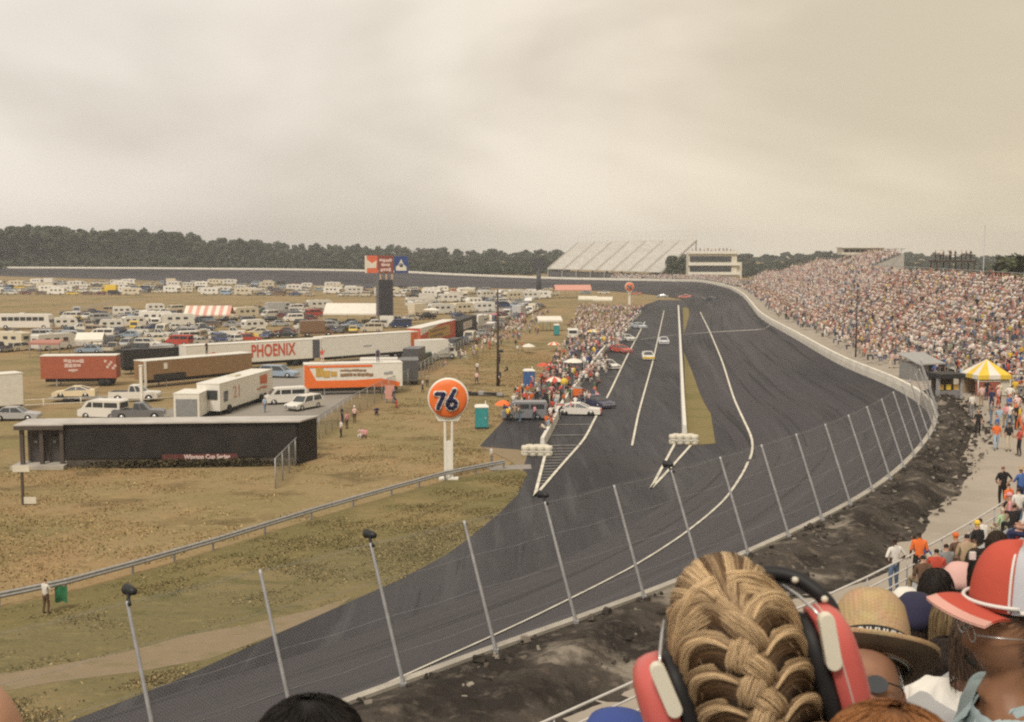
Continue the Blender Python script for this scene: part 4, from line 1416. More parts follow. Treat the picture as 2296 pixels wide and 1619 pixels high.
FARK = [('sedan', .30), ('van', .28), ('pickup', .10), ('motorhome', .20), ('camper', .10), ('boxtruck', .04)]
WF, GF = 'in the farthest rows below the banked far turn', 'vehicles below the far turn'
for yy, x0, x1, dy in [(637, -40, 640, 2), (642, -40, 900, 5), (648, -40, 1100, 7), (654, -40, 1225, 8), (661, 440, 1200, 8), (660, -40, 300, 2)]:
    park_row(x0, yy, x1, yy + dy, WF, GF, .8, kinds=FARK, fill=.95, side=.75)
sk = [(-40, 660, 128, 745), (408, 690, 530, 722), (720, 690, 900, 726)]
Wl, Gl = 'in the field between the long bus and the red hauler', 'vehicles in the field by the long bus'
for yy, x0, x1 in [(705, 150, 405), (711, 130, 420), (717, 120, 425), (723, 112, 430), (730, 105, 425), (737, 105, 425), (745, 0, 430), (753, -30, 430), (762, -30, 425), (771, -30, 425), (781, -30, 425), (791, -30, 75), (793, 140, 410), (802, 265, 410), (789, 60, 150)]:
    park_row(x0, yy, x1, yy - 6, Wl, Gl, .35, skip=sk, fill=.95, side=.72, tilt=random.uniform(-.3, .3))
Wm, Gm = 'in the rows behind the white trailer lettered in red', 'vehicles behind the long white trailers'
for yy, x0, x1 in [(697, 560, 730), (703, 530, 730), (710, 430, 735), (718, 420, 730), (726, 420, 850), (735, 420, 905), (744, 420, 905), (754, 425, 820), (764, 425, 700), (774, 425, 560)]:
    park_row(x0, yy, x1, yy - 9, Wm, Gm, .35, skip=sk, fill=.96, side=.7, tilt=random.uniform(-.3, .3))
We, Ge = 'beyond the haulers between the sign tower and the tarred pole', 'vehicles beyond the haulers'
for yy, x0, x1 in [(681, 900, 1210), (690, 900, 1180), (699, 905, 1150), (709, 905, 1100), (720, 895, 1050), (673, 1000, 1240)]:
    park_row(x0, yy, x1, yy - 10, We, Ge, .8, fill=.93, kinds=FARK)
park_row(1072, 757, 1215, 690, 'in the curving row along the paddock fence', 'vehicles along the paddock fence', 1.4, fill=.97, side=1.0)
park_row(1055, 745, 1190, 688, 'in the curving row along the paddock fence', 'vehicles along the paddock fence', 1.2, fill=.95, kinds=FARK, side=1.0)

# single vehicles one can point to
near_vehicle('bus', atz(58, 738), R(2), 'white', 'long white bus parked at the edge of the infield car field', scale=1.12)
near_vehicle('van', atz(232, 938), R(168), 'white', 'white van behind the roof of the black building', scale=1.0)
near_vehicle('pickup', atz(312, 940), R(8), (.16, .16, .17), 'dark grey pickup truck beside the white van behind the black building')
near_vehicle('sedan', atz(36, 942), R(6), 'silver', 'silver car at the end of the black building roof')
near_vehicle('pickup', atz(303, 899), R(3), 'white', 'white pickup truck towing the race car trailer along the white fence', scale=1.08)
near_vehicle('stock', atz(170, 900) + Vector((0, 0, .55)), R(184), (.74, .62, .42), 'cream and orange race car riding on a trailer in front of the red hauler')
near_vehicle('wagon', atz(682, 917), R(242), 'white', 'white station wagon standing in front of the orange hauler')
near_vehicle('wagon', atz(626, 846), R(-12), 'light blue', 'pale blue wagon under the red lettering of the long white trailer', scale=1.1)
near_vehicle('boxtruck', atz(836, 858), R(185), 'white', 'white box truck showing its roof behind the orange hauler')
near_vehicle('boxtruck', atz(978, 806), R(30), 'white', 'white box truck in front of the red and gold trailer')
near_vehicle('van', atz(1176, 940), R(178), (.22, .22, .235), 'dark grey van among the pit crew at the end of the pit wall', scale=.95)
near_vehicle('van', atz(1283, 760), R(90), 'white', 'white van parked behind the pits facing away', scale=1.05)
near_vehicle('boxtruck', atz(1165, 712), R(75), (.5, .5, .5), 'grey box truck with a dark open rear beside the tarred pole')

park_row(912, 838, 1060, 762, 'inside the paddock fence beyond the orange hauler', 'vehicles inside the paddock fence', .8, fill=1.0, kinds=[('van', .5), ('boxtruck', .2), ('sedan', .3)], side=1.0)
near_vehicle('boxtruck', atz(918, 858), R(95), 'dark grey', 'dark box truck parked end on beside the tail of the orange hauler')
near_vehicle('van', atz(640, 905), R(200), 'white', 'white van between the motor coach and the orange hauler', scale=.95)

# race cars
def racer(px, py, rz, c, label, stripe=None, scale=1.0):
    p = G(px, py); e = .6
    zx = gz(p.x + e, p.y) - gz(p.x - e, p.y)
    t = near_vehicle('stock', Vector((p.x, p.y, gz(p.x, p.y) + .01)), rz, c, label, 'race cars', scale)
    dx, dy = math.cos(rz), math.sin(rz)
    lx = (gz(p.x - dy * e, p.y + dx * e) - gz(p.x + dy * e, p.y - dx * e)) / (2 * e)
    t.rotation_euler = (math.atan(lx), 0, rz)
    if stripe:
        m = MB(); m.box((2.47, 0, .47), (.12, 1.86, .30), 0); o = m.build('nose_panel', stripe, t)
    return t


PINKW = mk('faded_red_paint', (.60, .26, .20), .5, .1, 2)
racer(1453, 806, R(-94), (.70, .68, .66), 'white race car with a bright yellow nose coming up the pit lane', YELLOW)
racer(1488, 771, R(-95), (.62, .62, .66), 'white race car beside the long straight wall behind the yellow nosed car')
racer(1592, 674, R(150), (.06, .07, .08), 'dark race car running alone out on the far turn near the wall')
racer(1536, 668, R(160), (.62, .22, .17), 'pale red race car on the far turn')
racer(1484, 667, R(168), (.30, .33, .34), 'grey green race car on the far turn ahead of the pale red one')
racer(1424, 661, R(175), (.50, .16, .10), 'reddish race car on the far turn beside the orange ball sign')
racer(1353, 659, R(180), (.58, .55, .46), 'cream race car on the far turn')
racer(1312, 659, R(183), (.22, .28, .30), 'dark teal race car leading the line on the far turn')
racer(1296, 930, R(-8), (.74, .70, .64), 'white and red race car being serviced by the pit wall', RED)
racer(1391, 790, R(-60), (.55, .10, .07), 'red race car stopped in the pits')
racer(1363, 826, R(-70), (.74, .70, .64), 'white race car stopped at its pit with crew around')
racer(1404, 764, R(-65), (.70, .68, .62), 'white race car farther along the pits beside the painted line')
racer(1432, 736, R(-68), (.55, .58, .62), 'pale blue race car in the farthest pit stall')
racer(1338, 912, R(-60), (.05, .05, .10), 'navy race car parked by the pit stall line with crew around')

# ------------------------------------------------------------------ transporters
def transporter(name, label, a, b, h, body_m, cat='trailer', depth=2.5, z0=1.05, roof_m=WHITE, wheels=True):
    A, B = atz(*a), atz(*b)
    d = B - A; L = d.length
    t = thing(name, label, cat, A, math.atan2(d.y, d.x))
    mb = MB(); mb.box((L / 2, depth / 2, (z0 + h) / 2), (L, depth, h - z0)); mb.build('body', body_m, t, bevel=.06)
    mb = MB(); mb.box((L / 2, depth / 2, h + .05), (L + .06, depth + .06, .1)); mb.build('roof', roof_m, t)
    mb = MB(); mb.box((L * .5, depth * .5, z0 - .25), (L * .9, depth * .7, .4)); mb.build('chassis', BLACKP, t)
    if wheels:
        for x in (L * .80, L * .88):
            for y in (.25, depth - .25):
                mb = MB(); mb.lathe([(.1, -.14), (.5, -.14), (.5, .14), (.1, .14)], 14, (x, y, .5), 'y'); mb.build('wheel', DARK, t)
    for y in (.35, depth - .35):
        mb = MB(); mb.box((L * .2, y, z0 / 2), (.14, .14, z0)); mb.build('landing_leg', GREYM, t)
    return t, L


X = (1, 0, 0)
t, L = transporter('transporter_trailer', 'long white trailer lettered PHOENIX in red', (418, 838), (722, 817), 3.95, WHITE)
lettering('lettering', 'PHOENIX', 2.3, RED, t, (L * .625, -.02, 2.62), X, (.72, 1.12), .03, 0, 1.05, .05)
dabs('logo', RED, t, (L * .20, -.01, 2.6), X, [(-1.0, .5, 0, .5, 3)])
dabs('small_print', GREYM, t, (L * .30, -.01, 2.5), X, [(-.2, 1.9, 0, .7, 5)])
mb = MB(); mb.box((L * .955, -.03, 2.5), (1.2, .1, 2.8)); mb.build('door', mk('slate_door', (.10, .10, .11), .6), t)
mb = MB(); mb.tube([(L * .215, -.5, 0), (L * .215, -.5, 0)], .01, 3)
t, L = transporter('transporter_trailer', 'plain white trailer with an orange end panel behind the orange hauler', (724, 817), (938, 799), 4.15, WHITE)
mb = MB(); mb.box((L * .955, -.02, 2.6), (1.5, .08, 3.0)); mb.build('end_panel', mk('rust_orange', (.55, .14, .05), .5), t)
dabs('small_print', GREYM, t, (L * .45, -.01, 2.4), X, [(-.8, .8, 0, .25, 6)])
t, L = transporter('transporter_trailer', 'red trailer with a gold side panel beyond the white ones', (944, 794), (1022, 768), 4.4, RED)
mb = MB(); mb.box((L * .5, -.02, 2.9), (L * .62, .08, 2.0)); mb.build('side_panel', GOLD, t)
mb = MB(); mb.add([(0, -.03, 4.38), (L * .5, -.03, 4.38), (0, -.03, 3.2), (0, .02, 4.38), (L * .5, .02, 4.38), (0, .02, 3.2)], [(0, 1, 2), (5, 4, 3), (0, 3, 4, 1), (1, 4, 5, 2), (2, 5, 3, 0)]); mb.build('corner_panel', WHITE, t)
dabs('lettering', BROWN, t, (L * .5, -.06, 2.9), X, [(-L * .27, L * .2, .5, .5, 7), (-L * .27, L * .1, -.4, .5, 5)])
t, L = transporter('transporter_trailer', 'black trailer with a pale square panel at the end of the haulers', (1026, 768), (1069, 750), 4.1, BLACKP, roof_m=BLACKP)
mb = MB(); mb.box((L * .5, -.02, 2.8), (L * .46, .08, 1.5)); mb.build('side_panel', mk('pale_panel', (.5, .46, .42), .5), t)
dabs('lettering', ORANGE, t, (L * .45, -.06, 2.8), X, [(-.8, .5, 0, .4, 2)])
t, L = transporter('transporter_trailer', 'orange and white hauler with gold lettering near the paddock fence', (683, 888), (903, 882), 3.8, WHITE, z0=.9)
mb = MB()
mb.add([(0, -.02, .92), (L * .97, -.02, .92), (L * .97, -.02, 1.45), (L * .78, -.02, 1.95), (L * .5, -.02, 1.80), (L * .12, -.02, 1.85), (L * .035, -.02, 3.75), (0, -.02, 3.75)] + [(0, .03, .92), (L * .97, .03, .92), (L * .97, .03, 1.45), (L * .78, .03, 1.95), (L * .5, .03, 1.80), (L * .12, .03, 1.85), (L * .035, .03, 3.75), (0, .03, 3.75)],
       [tuple(range(8)), tuple(range(8, 16))[::-1]] + [(k, k + 8, (k + 1) % 8 + 8, (k + 1) % 8) for k in range(8)])
mb.build('side_stripe', ORANGE, t)
mb = MB(); mb.box((L * .36, -.02, 3.55), (L * .66, .06, .28)); mb.build('top_stripe', ORANGE, t)
dabs('lettering', GOLD, t, (L * .2, -.02, 2.75), X, [(-1.0, 1.6, 0, 1.15, 3)])
dabs('lettering', BROWN, t, (L * .48, -.02, 2.45), X, [(-1.4, 2.6, 0, .42, 8), (-1.4, 1.8, .55, .3, 7)])
dabs('tail_mark', GREYM, t, (L * .85, -.02, 2.6), X, [(-.5, .6, 0, .5, 2)])
t, L = transporter('transporter_trailer', 'long plain brown hauler with a white roof edge', (325, 872), (566, 848), 3.5, BROWN)
mb = MB(); mb.box((.12, -.03, 1.9), (.28, .12, 3.3)); mb.build('corner_post', WHITE, t)
mb = MB(); mb.box((L * .22, -.05, 1.35), (L * .28, .14, .8)); mb.build('underside_panel', BLACKP, t)  # black panel on the lower side, for its dark underside
mb = MB(); mb.box((L * .185, -.02, 2.75), (.5, .06, .75)); mb.build('emblem', WHITE, t)
t, L = transporter('transporter_trailer', 'black hauler with a pale roof box showing between the brick red and brown ones', (278, 842), (420, 832), 3.5, BLACKP, roof_m=BLACKP)
mb = MB(); mb.box((L * .62, .6, 3.75), (3.2, 1.2, .45)); mb.build('roof_box', CHROME, t)
REDT = mk('brick_red_paint', (.36, .10, .055), .6, .08, 1)
t, L = transporter('transporter_trailer', 'brick red hauler with pale lettering and a chequered mark behind the race car', (92, 868), (262, 866), 4.0, REDT)
dabs('lettering', mk('pale_pink_paint', (.62, .45, .40), .6), t, (L * .44, -.02, 3.05), X, [(-1.25, 1.3, .35, .55, 5), (-1.15, .9, -.3, .5, 4), (-.7, .5, -.9, .4, 3)])
mb = MB()
for q in range(4):
    for r_ in range(3):
        if (q + r_) % 2 == 0: mb.box((L * .86 + q * .36 + r_ * .12, -.02, 3.3 - r_ * .38 - q * .08), (.33, .05, .34))
mb.build('chequered_mark', mk('pale_pink_paint', (.62, .45, .40)), t)
t, L = transporter('box_trailer', 'tall plain white box trailer standing left of the fenced race car', (-46, 930), (54, 921), 4.15, WHITE, z0=.7)
t, L = transporter('box_trailer', 'small white box trailer with a grey rear door behind the building roof', (390, 943), (448, 943), 2.75, WHITE, depth=4.2, z0=.35, wheels=False)
mb = MB(); mb.box((L * .5, -.03, 1.35), (L * .82, .08, 1.8)); mb.build('door', mk('grey_shutter', (.24, .245, .25), .6), t)
# the white motor coach, seen along its right side
t, L = transporter('motor_coach', 'long white motor coach with faded red numerals on its side', (494, 934), (612, 893), 3.45, WHITE, cat='motorhome', depth=2.6, z0=.55)
FAINT = mk('faint_red_paint', (.60, .30, .22), .6, .1)
lettering('numeral', '21', 2.6, FAINT, t, (L * .30, -.02, 2.1), X, (.9, .75), .02)
dabs('lettering', mk('rust_orange', (.5, .1, .05)), t, (L * .80, -.02, 2.4), X, [(-.9, 1.3, .2, 1.2, 2), (-2.0, 1.2, -.7, .35, 3)])
mb = MB(); mb.box((L * .10, -.03, 2.0), (1.0, .08, 1.1)); mb.build('window', GLASS, t)
mb = MB(); mb.box((-.03, 1.3, 2.3), (.08, 2.1, 1.0)); mb.build('windscreen', GLASS, t)
mb = MB(); mb.box((L * .45, 1.3, 3.62), (1.6, 1.0, .3)); mb.build('roof_unit', CREAM, t)
for x in (.15, .75, .83):
    mb = MB(); mb.lathe([(.1, -.14), (.5, -.14), (.5, .14), (.1, .14)], 14, (L * x, -.02, .5), 'y'); mb.build('wheel', DARK, t)
# the car trailer under the race car
p = atz(170, 900)
t = thing('car_trailer', 'low open trailer carrying the cream and orange race car', 'trailer', p, R(4))
mb = MB(); mb.box((0, 0, .48), (5.6, 2.1, .12)); mb.build('deck', GREYM, t)
for x in (-.9, -.1):
    for y in (-.95, .95):
        mb = MB(); mb.lathe([(.08, -.1), (.32, -.1), (.32, .1), (.08, .1)], 12, (x, y, .32), 'y'); mb.build('wheel', DARK, t)
mb = MB(); mb.tube([(2.7, .7, .45), (4.0, 0, .5), (2.7, -.7, .45)], .05, 5); mb.build('drawbar', GREYM, t)
# ------------------------------------------------------------------ the orange ball signs
def ball_sign(px, py, ytop, label, numerals=True):
    p = atz(px, py)
    H = atd(px, ytop, p.y).z
    r = H * .198
    t = thing('round_sign', label, 'sign', p, math.atan2(-p.x, p.y) * .3)
    zc = H - r
    mb = MB()
    for s in (-1, 1):
        mb.add([(s * .10, -.17, 0), (s * .34, -.17, 0), (s * .36, -.17, zc - r * .9), (s * .21, -.17, zc - r * .9), (s * .10, .17, 0), (s * .34, .17, 0), (s * .36, .17, zc - r * .9), (s * .21, .17, zc - r * .9)],
               [(0, 1, 2, 3), (7, 6, 5, 4), (0, 4, 5, 1), (1, 5, 6, 2), (2, 6, 7, 3), (3, 7, 4, 0)])
    mb.box((0, 0, H * .19), (.36, .3, H * .38))
    mb.build('pole', WHITE, t)
    mb = MB(); mb.box((0, 0, .06), (1.5, .9, .12)); mb.build('footing', WHITE, t)
    mb = MB(); mb.lathe([(r * .97, -.30), (r * 1.0, -.28), (r * 1.02, -.12), (r * 1.02, .12), (r * 1.0, .28), (r * .97, .30)], 48, (0, 0, zc), 'y'); mb.build('rim', WHITE, t)
    prof = [(.02, -.30 - .34)] + [(r * .945 * math.sin(a), -.30 - .34 * math.cos(a) ** 1.0) for a in np.linspace(.12, math.pi / 2, 9)]
    mb = MB(); mb.lathe([(r * .945, .30)] + prof[::-1], 48, (0, 0, zc), 'y'); mb.build('face', ORANGE, t)
    cap = [(.07, -.0)]
    mb = MB(); mb.add([(-r * .5, -.2, zc - r * 1.12), (r * .5, -.2, zc - r * 1.12), (r * .66, -.2, zc - r * .8), (-r * .66, -.2, zc - r * .8), (-r * .5, .2, zc - r * 1.12), (r * .5, .2, zc - r * 1.12), (r * .66, .2, zc - r * .8), (-r * .66, .2, zc - r * .8)],
                      [(0, 1, 2, 3), (7, 6, 5, 4), (0, 4, 5, 1), (1, 5, 6, 2), (2, 6, 7, 3), (3, 7, 4, 0)]); mb.build('collar', WHITE, t)
    if numerals:
        # heavy slanted numerals drawn as strokes: a white outline stroke and a navy stroke over it
        def stroke(mb, pts, wd, dep):
            n = len(pts)
            for i in range(n):
                a = Vector(pts[i])
                mb.lathe([(wd, -dep), (wd, dep)], 14, (a.x, -.64 - dep * .2, zc + a.y), 'y')
                if i + 1 < n:
                    b = Vector(pts[i + 1]); d = (b - a); L = d.length; an = math.atan2(d.y, d.x)
                    m2 = [(x * math.cos(an) - y * math.sin(an), x * math.sin(an) + y * math.cos(an)) for x, y in ((0, -wd), (L, -wd), (L, wd), (0, wd))]
                    mb.prism([(a.x + x, zc + a.y + y) for x, y in m2], -.64 - dep * 1.2, -.64 + dep * .8, 'y')
        sv = [(-.58, .28), (-.20, .28), (-.28, .06), (-.42, -.24), (-.50, -.44)]
        six = [(.34, .46), (.20, .18), (.04, -.06), (-.03, -.26), (.06, -.42), (.24, -.46), (.38, -.34), (.40, -.16), (.28, -.04), (.12, -.08), (.0, -.22)]
        for w_, dep, m, nm in ((.165, .05, WHITE, 'numeral_outline'), (.105, .075, NAVY, 'numeral')):
            for S in (sv, six):
                mb = MB(); stroke(mb, [(x * r * .98, y * r * .98) for x, y in S], w_ * r * .9, dep); mb.build(nm, m, t, fix=True)
    return t


ball_sign(1006, 1074, 848, 'large orange ball sign with navy 76 on a white split pole by the guard rail')
ball_sign(1411, 684, 633, 'small far orange ball sign on a white pole at the end of the pits')

# ------------------------------------------------------------------ sign tower with three panels over a tall dark scoreboard
d = 273
def X_(px): return atd(px, 600, d).x
def Z_(py): return atd(1148, py, d).z
cx = X_(865)
t = thing('sign_tower', 'tall dark scoreboard tower topped with a red, a brown and a blue sign panel', 'sign tower', (cx, d, 0))
mb = MB(); mb.box((0, 0, Z_(627) / 2 + Z_(707) / 2), (X_(882) - X_(852), 2.2, Z_(627) - Z_(707))); mb.build('scoreboard', mk('scoreboard_black', (.035, .033, .04), .5), t)
mb = MB(); mb.box((X_(850) - cx - .35, 0, Z_(627) / 2 + Z_(707) / 2), (.7, 2.0, Z_(627) - Z_(707))); mb.build('side_frame', mk('slate_grey', (.14, .14, .15), .6), t)
mb = MB(); mb.box((X_(866) - cx, .2, Z_(707) / 2), (X_(880) - X_(848), 2.6, Z_(707))); mb.build('base', WHITE, t)
for px in (853, 866, 879):
    mb = MB(); mb.box((X_(px) - cx, 0, (Z_(627) + Z_(612)) / 2), (.45, .6, Z_(610) - Z_(627))); mb.build('post', mk('tan_post', (.45, .32, .22), .6), t)
REDO = mk('red_orange_panel', (.62, .13, .06), .5, .12, .6)
MAR = mk('maroon_panel', (.22, .06, .045), .5, .12, .6)
BLP = mk('blue_panel', (.03, .06, .20), .5, .12, .6)
PALE = mk('pale_panel_paint', (.66, .60, .50), .5, .1, 1)
for a, b, y0, y1, m, nm in ((820, 848, 573, 612, REDO, 'red_panel'), (848, 883, 573, 612, MAR, 'brown_panel'), (884, 916, 575, 612, BLP, 'blue_panel')):
    mb = MB(); mb.box(((X_(a) + X_(b)) / 2 - cx, -.2, (Z_(y0) + Z_(y1)) / 2), (X_(b) - X_(a) - .12, .6, Z_(y0) - Z_(y1)))
    o = mb.build(nm, m, t)
    c = Vector(((X_(a) + X_(b)) / 2 - cx, -.52, (Z_(y0) + Z_(y1)) / 2)); w_ = X_(b) - X_(a); h_ = Z_(y0) - Z_(y1)
    if nm == 'red_panel':
        q = MB(); q.prism([(c.x - w_ * .42, c.z - h_ * .22), (c.x + w_ * .36, c.z - h_ * .22), (c.x + w_ * .40, c.z + h_ * .22), (c.x + .1, c.z + h_ * .05), (c.x - w_ * .42, c.z + h_ * .28)], -.56, -.49, 'y'); q.build('swoosh', PALE, o)
        q = MB(); q.box((c.x - w_ * .46, -.53, c.z), (.5, .1, h_)); q.build('edge', PALE, o)
    if nm == 'brown_panel':
        dabs('lettering', mk('pale_pink_paint', (.62, .45, .40)), o, c, X, [(-w_ * .40, w_ * .40, .9, .75, 4), (-w_ * .28, w_ * .28, -.1, .7, 3), (-w_ * .34, w_ * .34, -1.3, .85, 4)], .06)
    if nm == 'blue_panel':
        q = MB(); q.prism([(c.x - w_ * .38, c.z - h_ * .36), (c.x + w_ * .38, c.z - h_ * .36), (c.x + w_ * .36, c.z - h_ * .12), (c.x + w_ * .2, c.z - h_ * .02), (c.x, c.z + h_ * .34), (c.x - w_ * .2, c.z - h_ * .02), (c.x - w_ * .36, c.z - h_ * .12)], -.56, -.49, 'y'); q.build('emblem', PALE, o)
        q = MB(); q.lathe([(.5, -.03), (.5, .03)], 12, (c.x, -.58, c.z - .1), 'y'); q.build('emblem_hole', mk('slate_grey', (.14, .14, .15)), o)

d2 = 452
p = atd(1208, 640, d2)
t = thing('sign_back_mast', 'dark floodlight head on a single mast in front of the far banking', 'light tower', (p.x, d2, 0))
z0, z1 = atd(1208, 604, d2).z, atd(1208, 580, d2).z
mb = MB(); mb.tube([(0, .4, 0), (0, .4, z0 + 1)], [1.0, .8], 8); mb.build('mast', mk('dark_steel', (.05, .055, .06), .6), t)
mb = MB(); mb.add([(-2.7, 0, z1), (2.7, 0, z1), (2.6, 0, z0 + .6), (.9, 0, z0), (-.9, 0, z0), (-2.6, 0, z0 + .6), (-2.7, .8, z1), (2.7, .8, z1), (2.6, .8, z0 + .6), (.9, .8, z0), (-.9, .8, z0), (-2.6, .8, z0 + .6)], [tuple(range(6)), tuple(range(6, 12))[::-1]] + [(k, k + 6, (k + 1) % 6 + 6, (k + 1) % 6) for k in range(6)])
mb.build('sign_back', mk('dark_steel', (.05, .055, .06), .6), t)  # dark panel on the mast: the back of a sign

# tarred pole in the infield
p = atz(1116, 866)
t = thing('utility_pole', 'tall dark tarred pole standing in the dry grass beside the paddock fence', 'pole', p)
H = atd(1116, 650, p.y).z
mb = MB(); mb.tube([(0, 0, 0), (.03, 0, H * .5), (0, 0, H)], [.19, .15, .11], 8); mb.build('shaft', WOODP, t)
mb = MB(); mb.box((.25, -.1, 1.5), (.4, .3, .7)); mb.build('meter_box', BLACKP, t)
mb = MB(); mb.box((.38, 0, 4.6), (.7, .25, .35)); mb.build('lamp_arm', BLACKP, t)
p = atd(850, 715, 260)
t = thing('utility_pole', 'thin pole standing beside the sign tower', 'pole', (p.x, 260, 0))
mb = MB(); mb.tube([(0, 0, 0), (0, 0, 8)], [.13, .09], 6); mb.build('shaft', WOODP, t)
mb = MB(); mb.box((0, 0, 7.4), (1.6, .12, .14)); mb.build('crossarm', WOODP, t)

# ------------------------------------------------------------------ tents and canopies
def marquee(name, label, p, L, D, h, hr, mats, stripes=0, rz=0.0, walls=False, cat='tent', valance=.35):
    t = thing(name, label, cat, p, rz)
    n = max(1, stripes)
    for k in range(n):
        x0, x1 = -L / 2 + L * k / n, -L / 2 + L * (k + 1) / n
        mb = MB()
        pr = [(-D / 2, h), (0, h + hr), (D / 2, h), (D / 2, h - .06), (0, h + hr - .08), (-D / 2, h - .06)]
        mb.prism([(a, b) for a, b in pr], x0, x1, 'x')
        mb.box(((x0 + x1) / 2, -D / 2 - .02, h - valance / 2), (x1 - x0, .05, valance))
        mb.build('roof_panel', mats[k % len(mats)], t)
    for sx in (-1, -.33, .33, 1):
        for sy in (-1, 1):
            mb = MB(); mb.tube([(sx * (L / 2 - .1), sy * (D / 2 - .1), 0), (sx * (L / 2 - .1), sy * (D / 2 - .1), h)], .05, 6); mb.build('leg', GREYM, t)
    if walls:
        mb = MB(); mb.box((0, D / 2 - .05, h / 2), (L - .2, .06, h)); mb.build('back_wall', mats[0], t)
    return t


REDC = mk('faded_red_canvas', (.62, .33, .26), .8, .08, 1); WHC = mk('white_canvas', (.72, .68, .60), .8, .06, 1)
marquee('striped_marquee', 'red and white striped marquee among the parked cars near the long bus', atz(470, 728), 11.0, 7.0, 2.6, 2.0, [WHC, REDC], 12, R(4))
marquee('white_marquee', 'long plain white marquee beside the foot of the sign tower', atz(793, 728), 13.2, 8, 2.9, 2.3, [WHC], 1, R(-2))
marquee('white_canopy', 'small white canopy over dark equipment behind the pits', atz(1230, 742), 5.5, 4, 2.5, .8, [WHC], 1, R(10))
marquee('red_canopy', 'pale red canopy near the far end of the pits', atz(1283, 668), 14, 6, 3.2, 1.8, [mk('pink_canvas', (.60, .30, .24), .8)], 1, R(6))
marquee('cream_canopy', 'cream canopy at the far end of the pits beside the pale red one', atz(1318, 690), 6, 4, 2.8, .9, [CREAM], 1, R(-5))
marquee('cream_canopy', 'second cream canopy nearer the small orange ball sign', atz(1352, 692), 6, 4, 2.8, .9, [CREAM], 1, R(-8))
marquee('red_awning', 'dusty red awning in the car field just left of the brick red hauler', atz(112, 800), 5.2, 4, 2.5, .4, [mk('dusty_red_canvas', (.42, .20, .16), .8)], 1, R(-4))
marquee('white_canopy', 'low white canopy between the parked cars above the brick red hauler', atz(205, 790), 4.6, 4, 2.4, 1.1, [WHC], 1, R(8))


def umbrella(px, py, ytop, col, label, r=1.3):
    p = G(px, py); H = atd(px, ytop, p.y).z - p.z
    t = thing('parasol', label, 'parasol', p)
    mb = MB()
    n = 10
    for k in range(n):
        a0, a1 = 2 * math.pi * k / n, 2 * math.pi * (k + 1) / n
        mb.add([(0, 0, H), (r * .6 * math.cos(a0), r * .6 * math.sin(a0), H - .22), (r * .6 * math.cos(a1), r * .6 * math.sin(a1), H - .22), (r * math.cos(a0), r * math.sin(a0), H - .55), (r * math.cos(a1), r * math.sin(a1), H - .55)], [(0, 1, 2), (1, 3, 4, 2)], k % len(col))
    mb.build('canopy', col, t, fix=False)
    mb = MB(); mb.tube([(0, 0, 0), (0, 0, H - .05)], .03, 6); mb.build('pole', GREYM, t)
    return t


umbrella(1243, 884, 844, [WHC, RED], 'red and white parasol above the nearest pit crew')
umbrella(1287, 838, 803, [WHC], 'wide white parasol over the pit crews beside the red stopped car', 1.6)
umbrella(1218, 846, 812, [RED], 'red parasol beside the blue portable toilet', 1.0)
umbrella(1128, 936, 896, [ORANGE], 'orange parasol beside the dark grey van', .95)
umbrella(968, 716, 690, [WHC], 'white parasol on the grass beyond the haulers', 2.3)
umbrella(1185, 792, 770, [WHC], 'white parasol over dark equipment along the grass edge of the pits', 1.2)
umbrella(1242, 788, 766, [ORANGE, WHC], 'orange and white parasol in the middle of the pit crowd', 1.2)
umbrella(1330, 757, 738, [YELLOW, WHC], 'yellow and white parasol far down the pits', 1.4)

# ------------------------------------------------------------------ black flat roofed building on the bank
A, B = atz(148, 1048), atz(670, 1041)
dv = B - A; L = dv.length
t = thing('black_building', 'long low black building with a white flat roof and two doors at its end', 'building', A, math.atan2(dv.y, dv.x))
BLK = mk('black_siding', (.024, .020, .018), .8, .35, .6)
BRN = mk('brown_siding', (.085, .066, .055), .8, .2, .8)
hb_ = 3.55; dp = 2.4
mb = MB(); mb.box((L / 2, dp / 2, hb_ / 2 + .35), (L, dp, hb_ - .7)); mb.build('wall', BLK, t)
mb = MB(); mb.box((L / 2, dp / 2 + .06, .36), (L - .1, dp - .1, .72)); mb.build('foundation', mk('dark_block', (.10, .082, .064), .9, .3, 1.0), t)
mb = MB(); mb.add([(-.3, -.25, hb_), (L + .2, -.25, hb_), (L + 1.5, dp + .3, hb_), (-.2, dp + .3, hb_), (-.3, -.25, hb_ + .12), (L + .2, -.25, hb_ + .12), (L + 1.5, dp + .3, hb_ + .12), (-.2, dp + .3, hb_ + .12)], [(0, 3, 2, 1), (4, 5, 6, 7), (0, 1, 5, 4), (1, 2, 6, 5), (2, 3, 7, 6), (3, 0, 4, 7)])
mb.build('roof', mk('roof_coating', (.47, .445, .41), .85, .16, .5), t)
mb = MB(); mb.add([(L, 0, 0), (L + 1.3, dp, 0), (L + 1.3, dp, hb_ - .02), (L, 0, hb_ - .02), (L - .2, 0, 0), (L - .2, dp, 0), (L - .2, dp, hb_ - .02), (L - .2, 0, hb_ - .02)], [(0, 1, 2, 3), (4, 7, 6, 5), (0, 3, 7, 4), (1, 5, 6, 2), (2, 6, 7, 3), (0, 4, 5, 1)]); mb.build('side_wall', BLK, t)
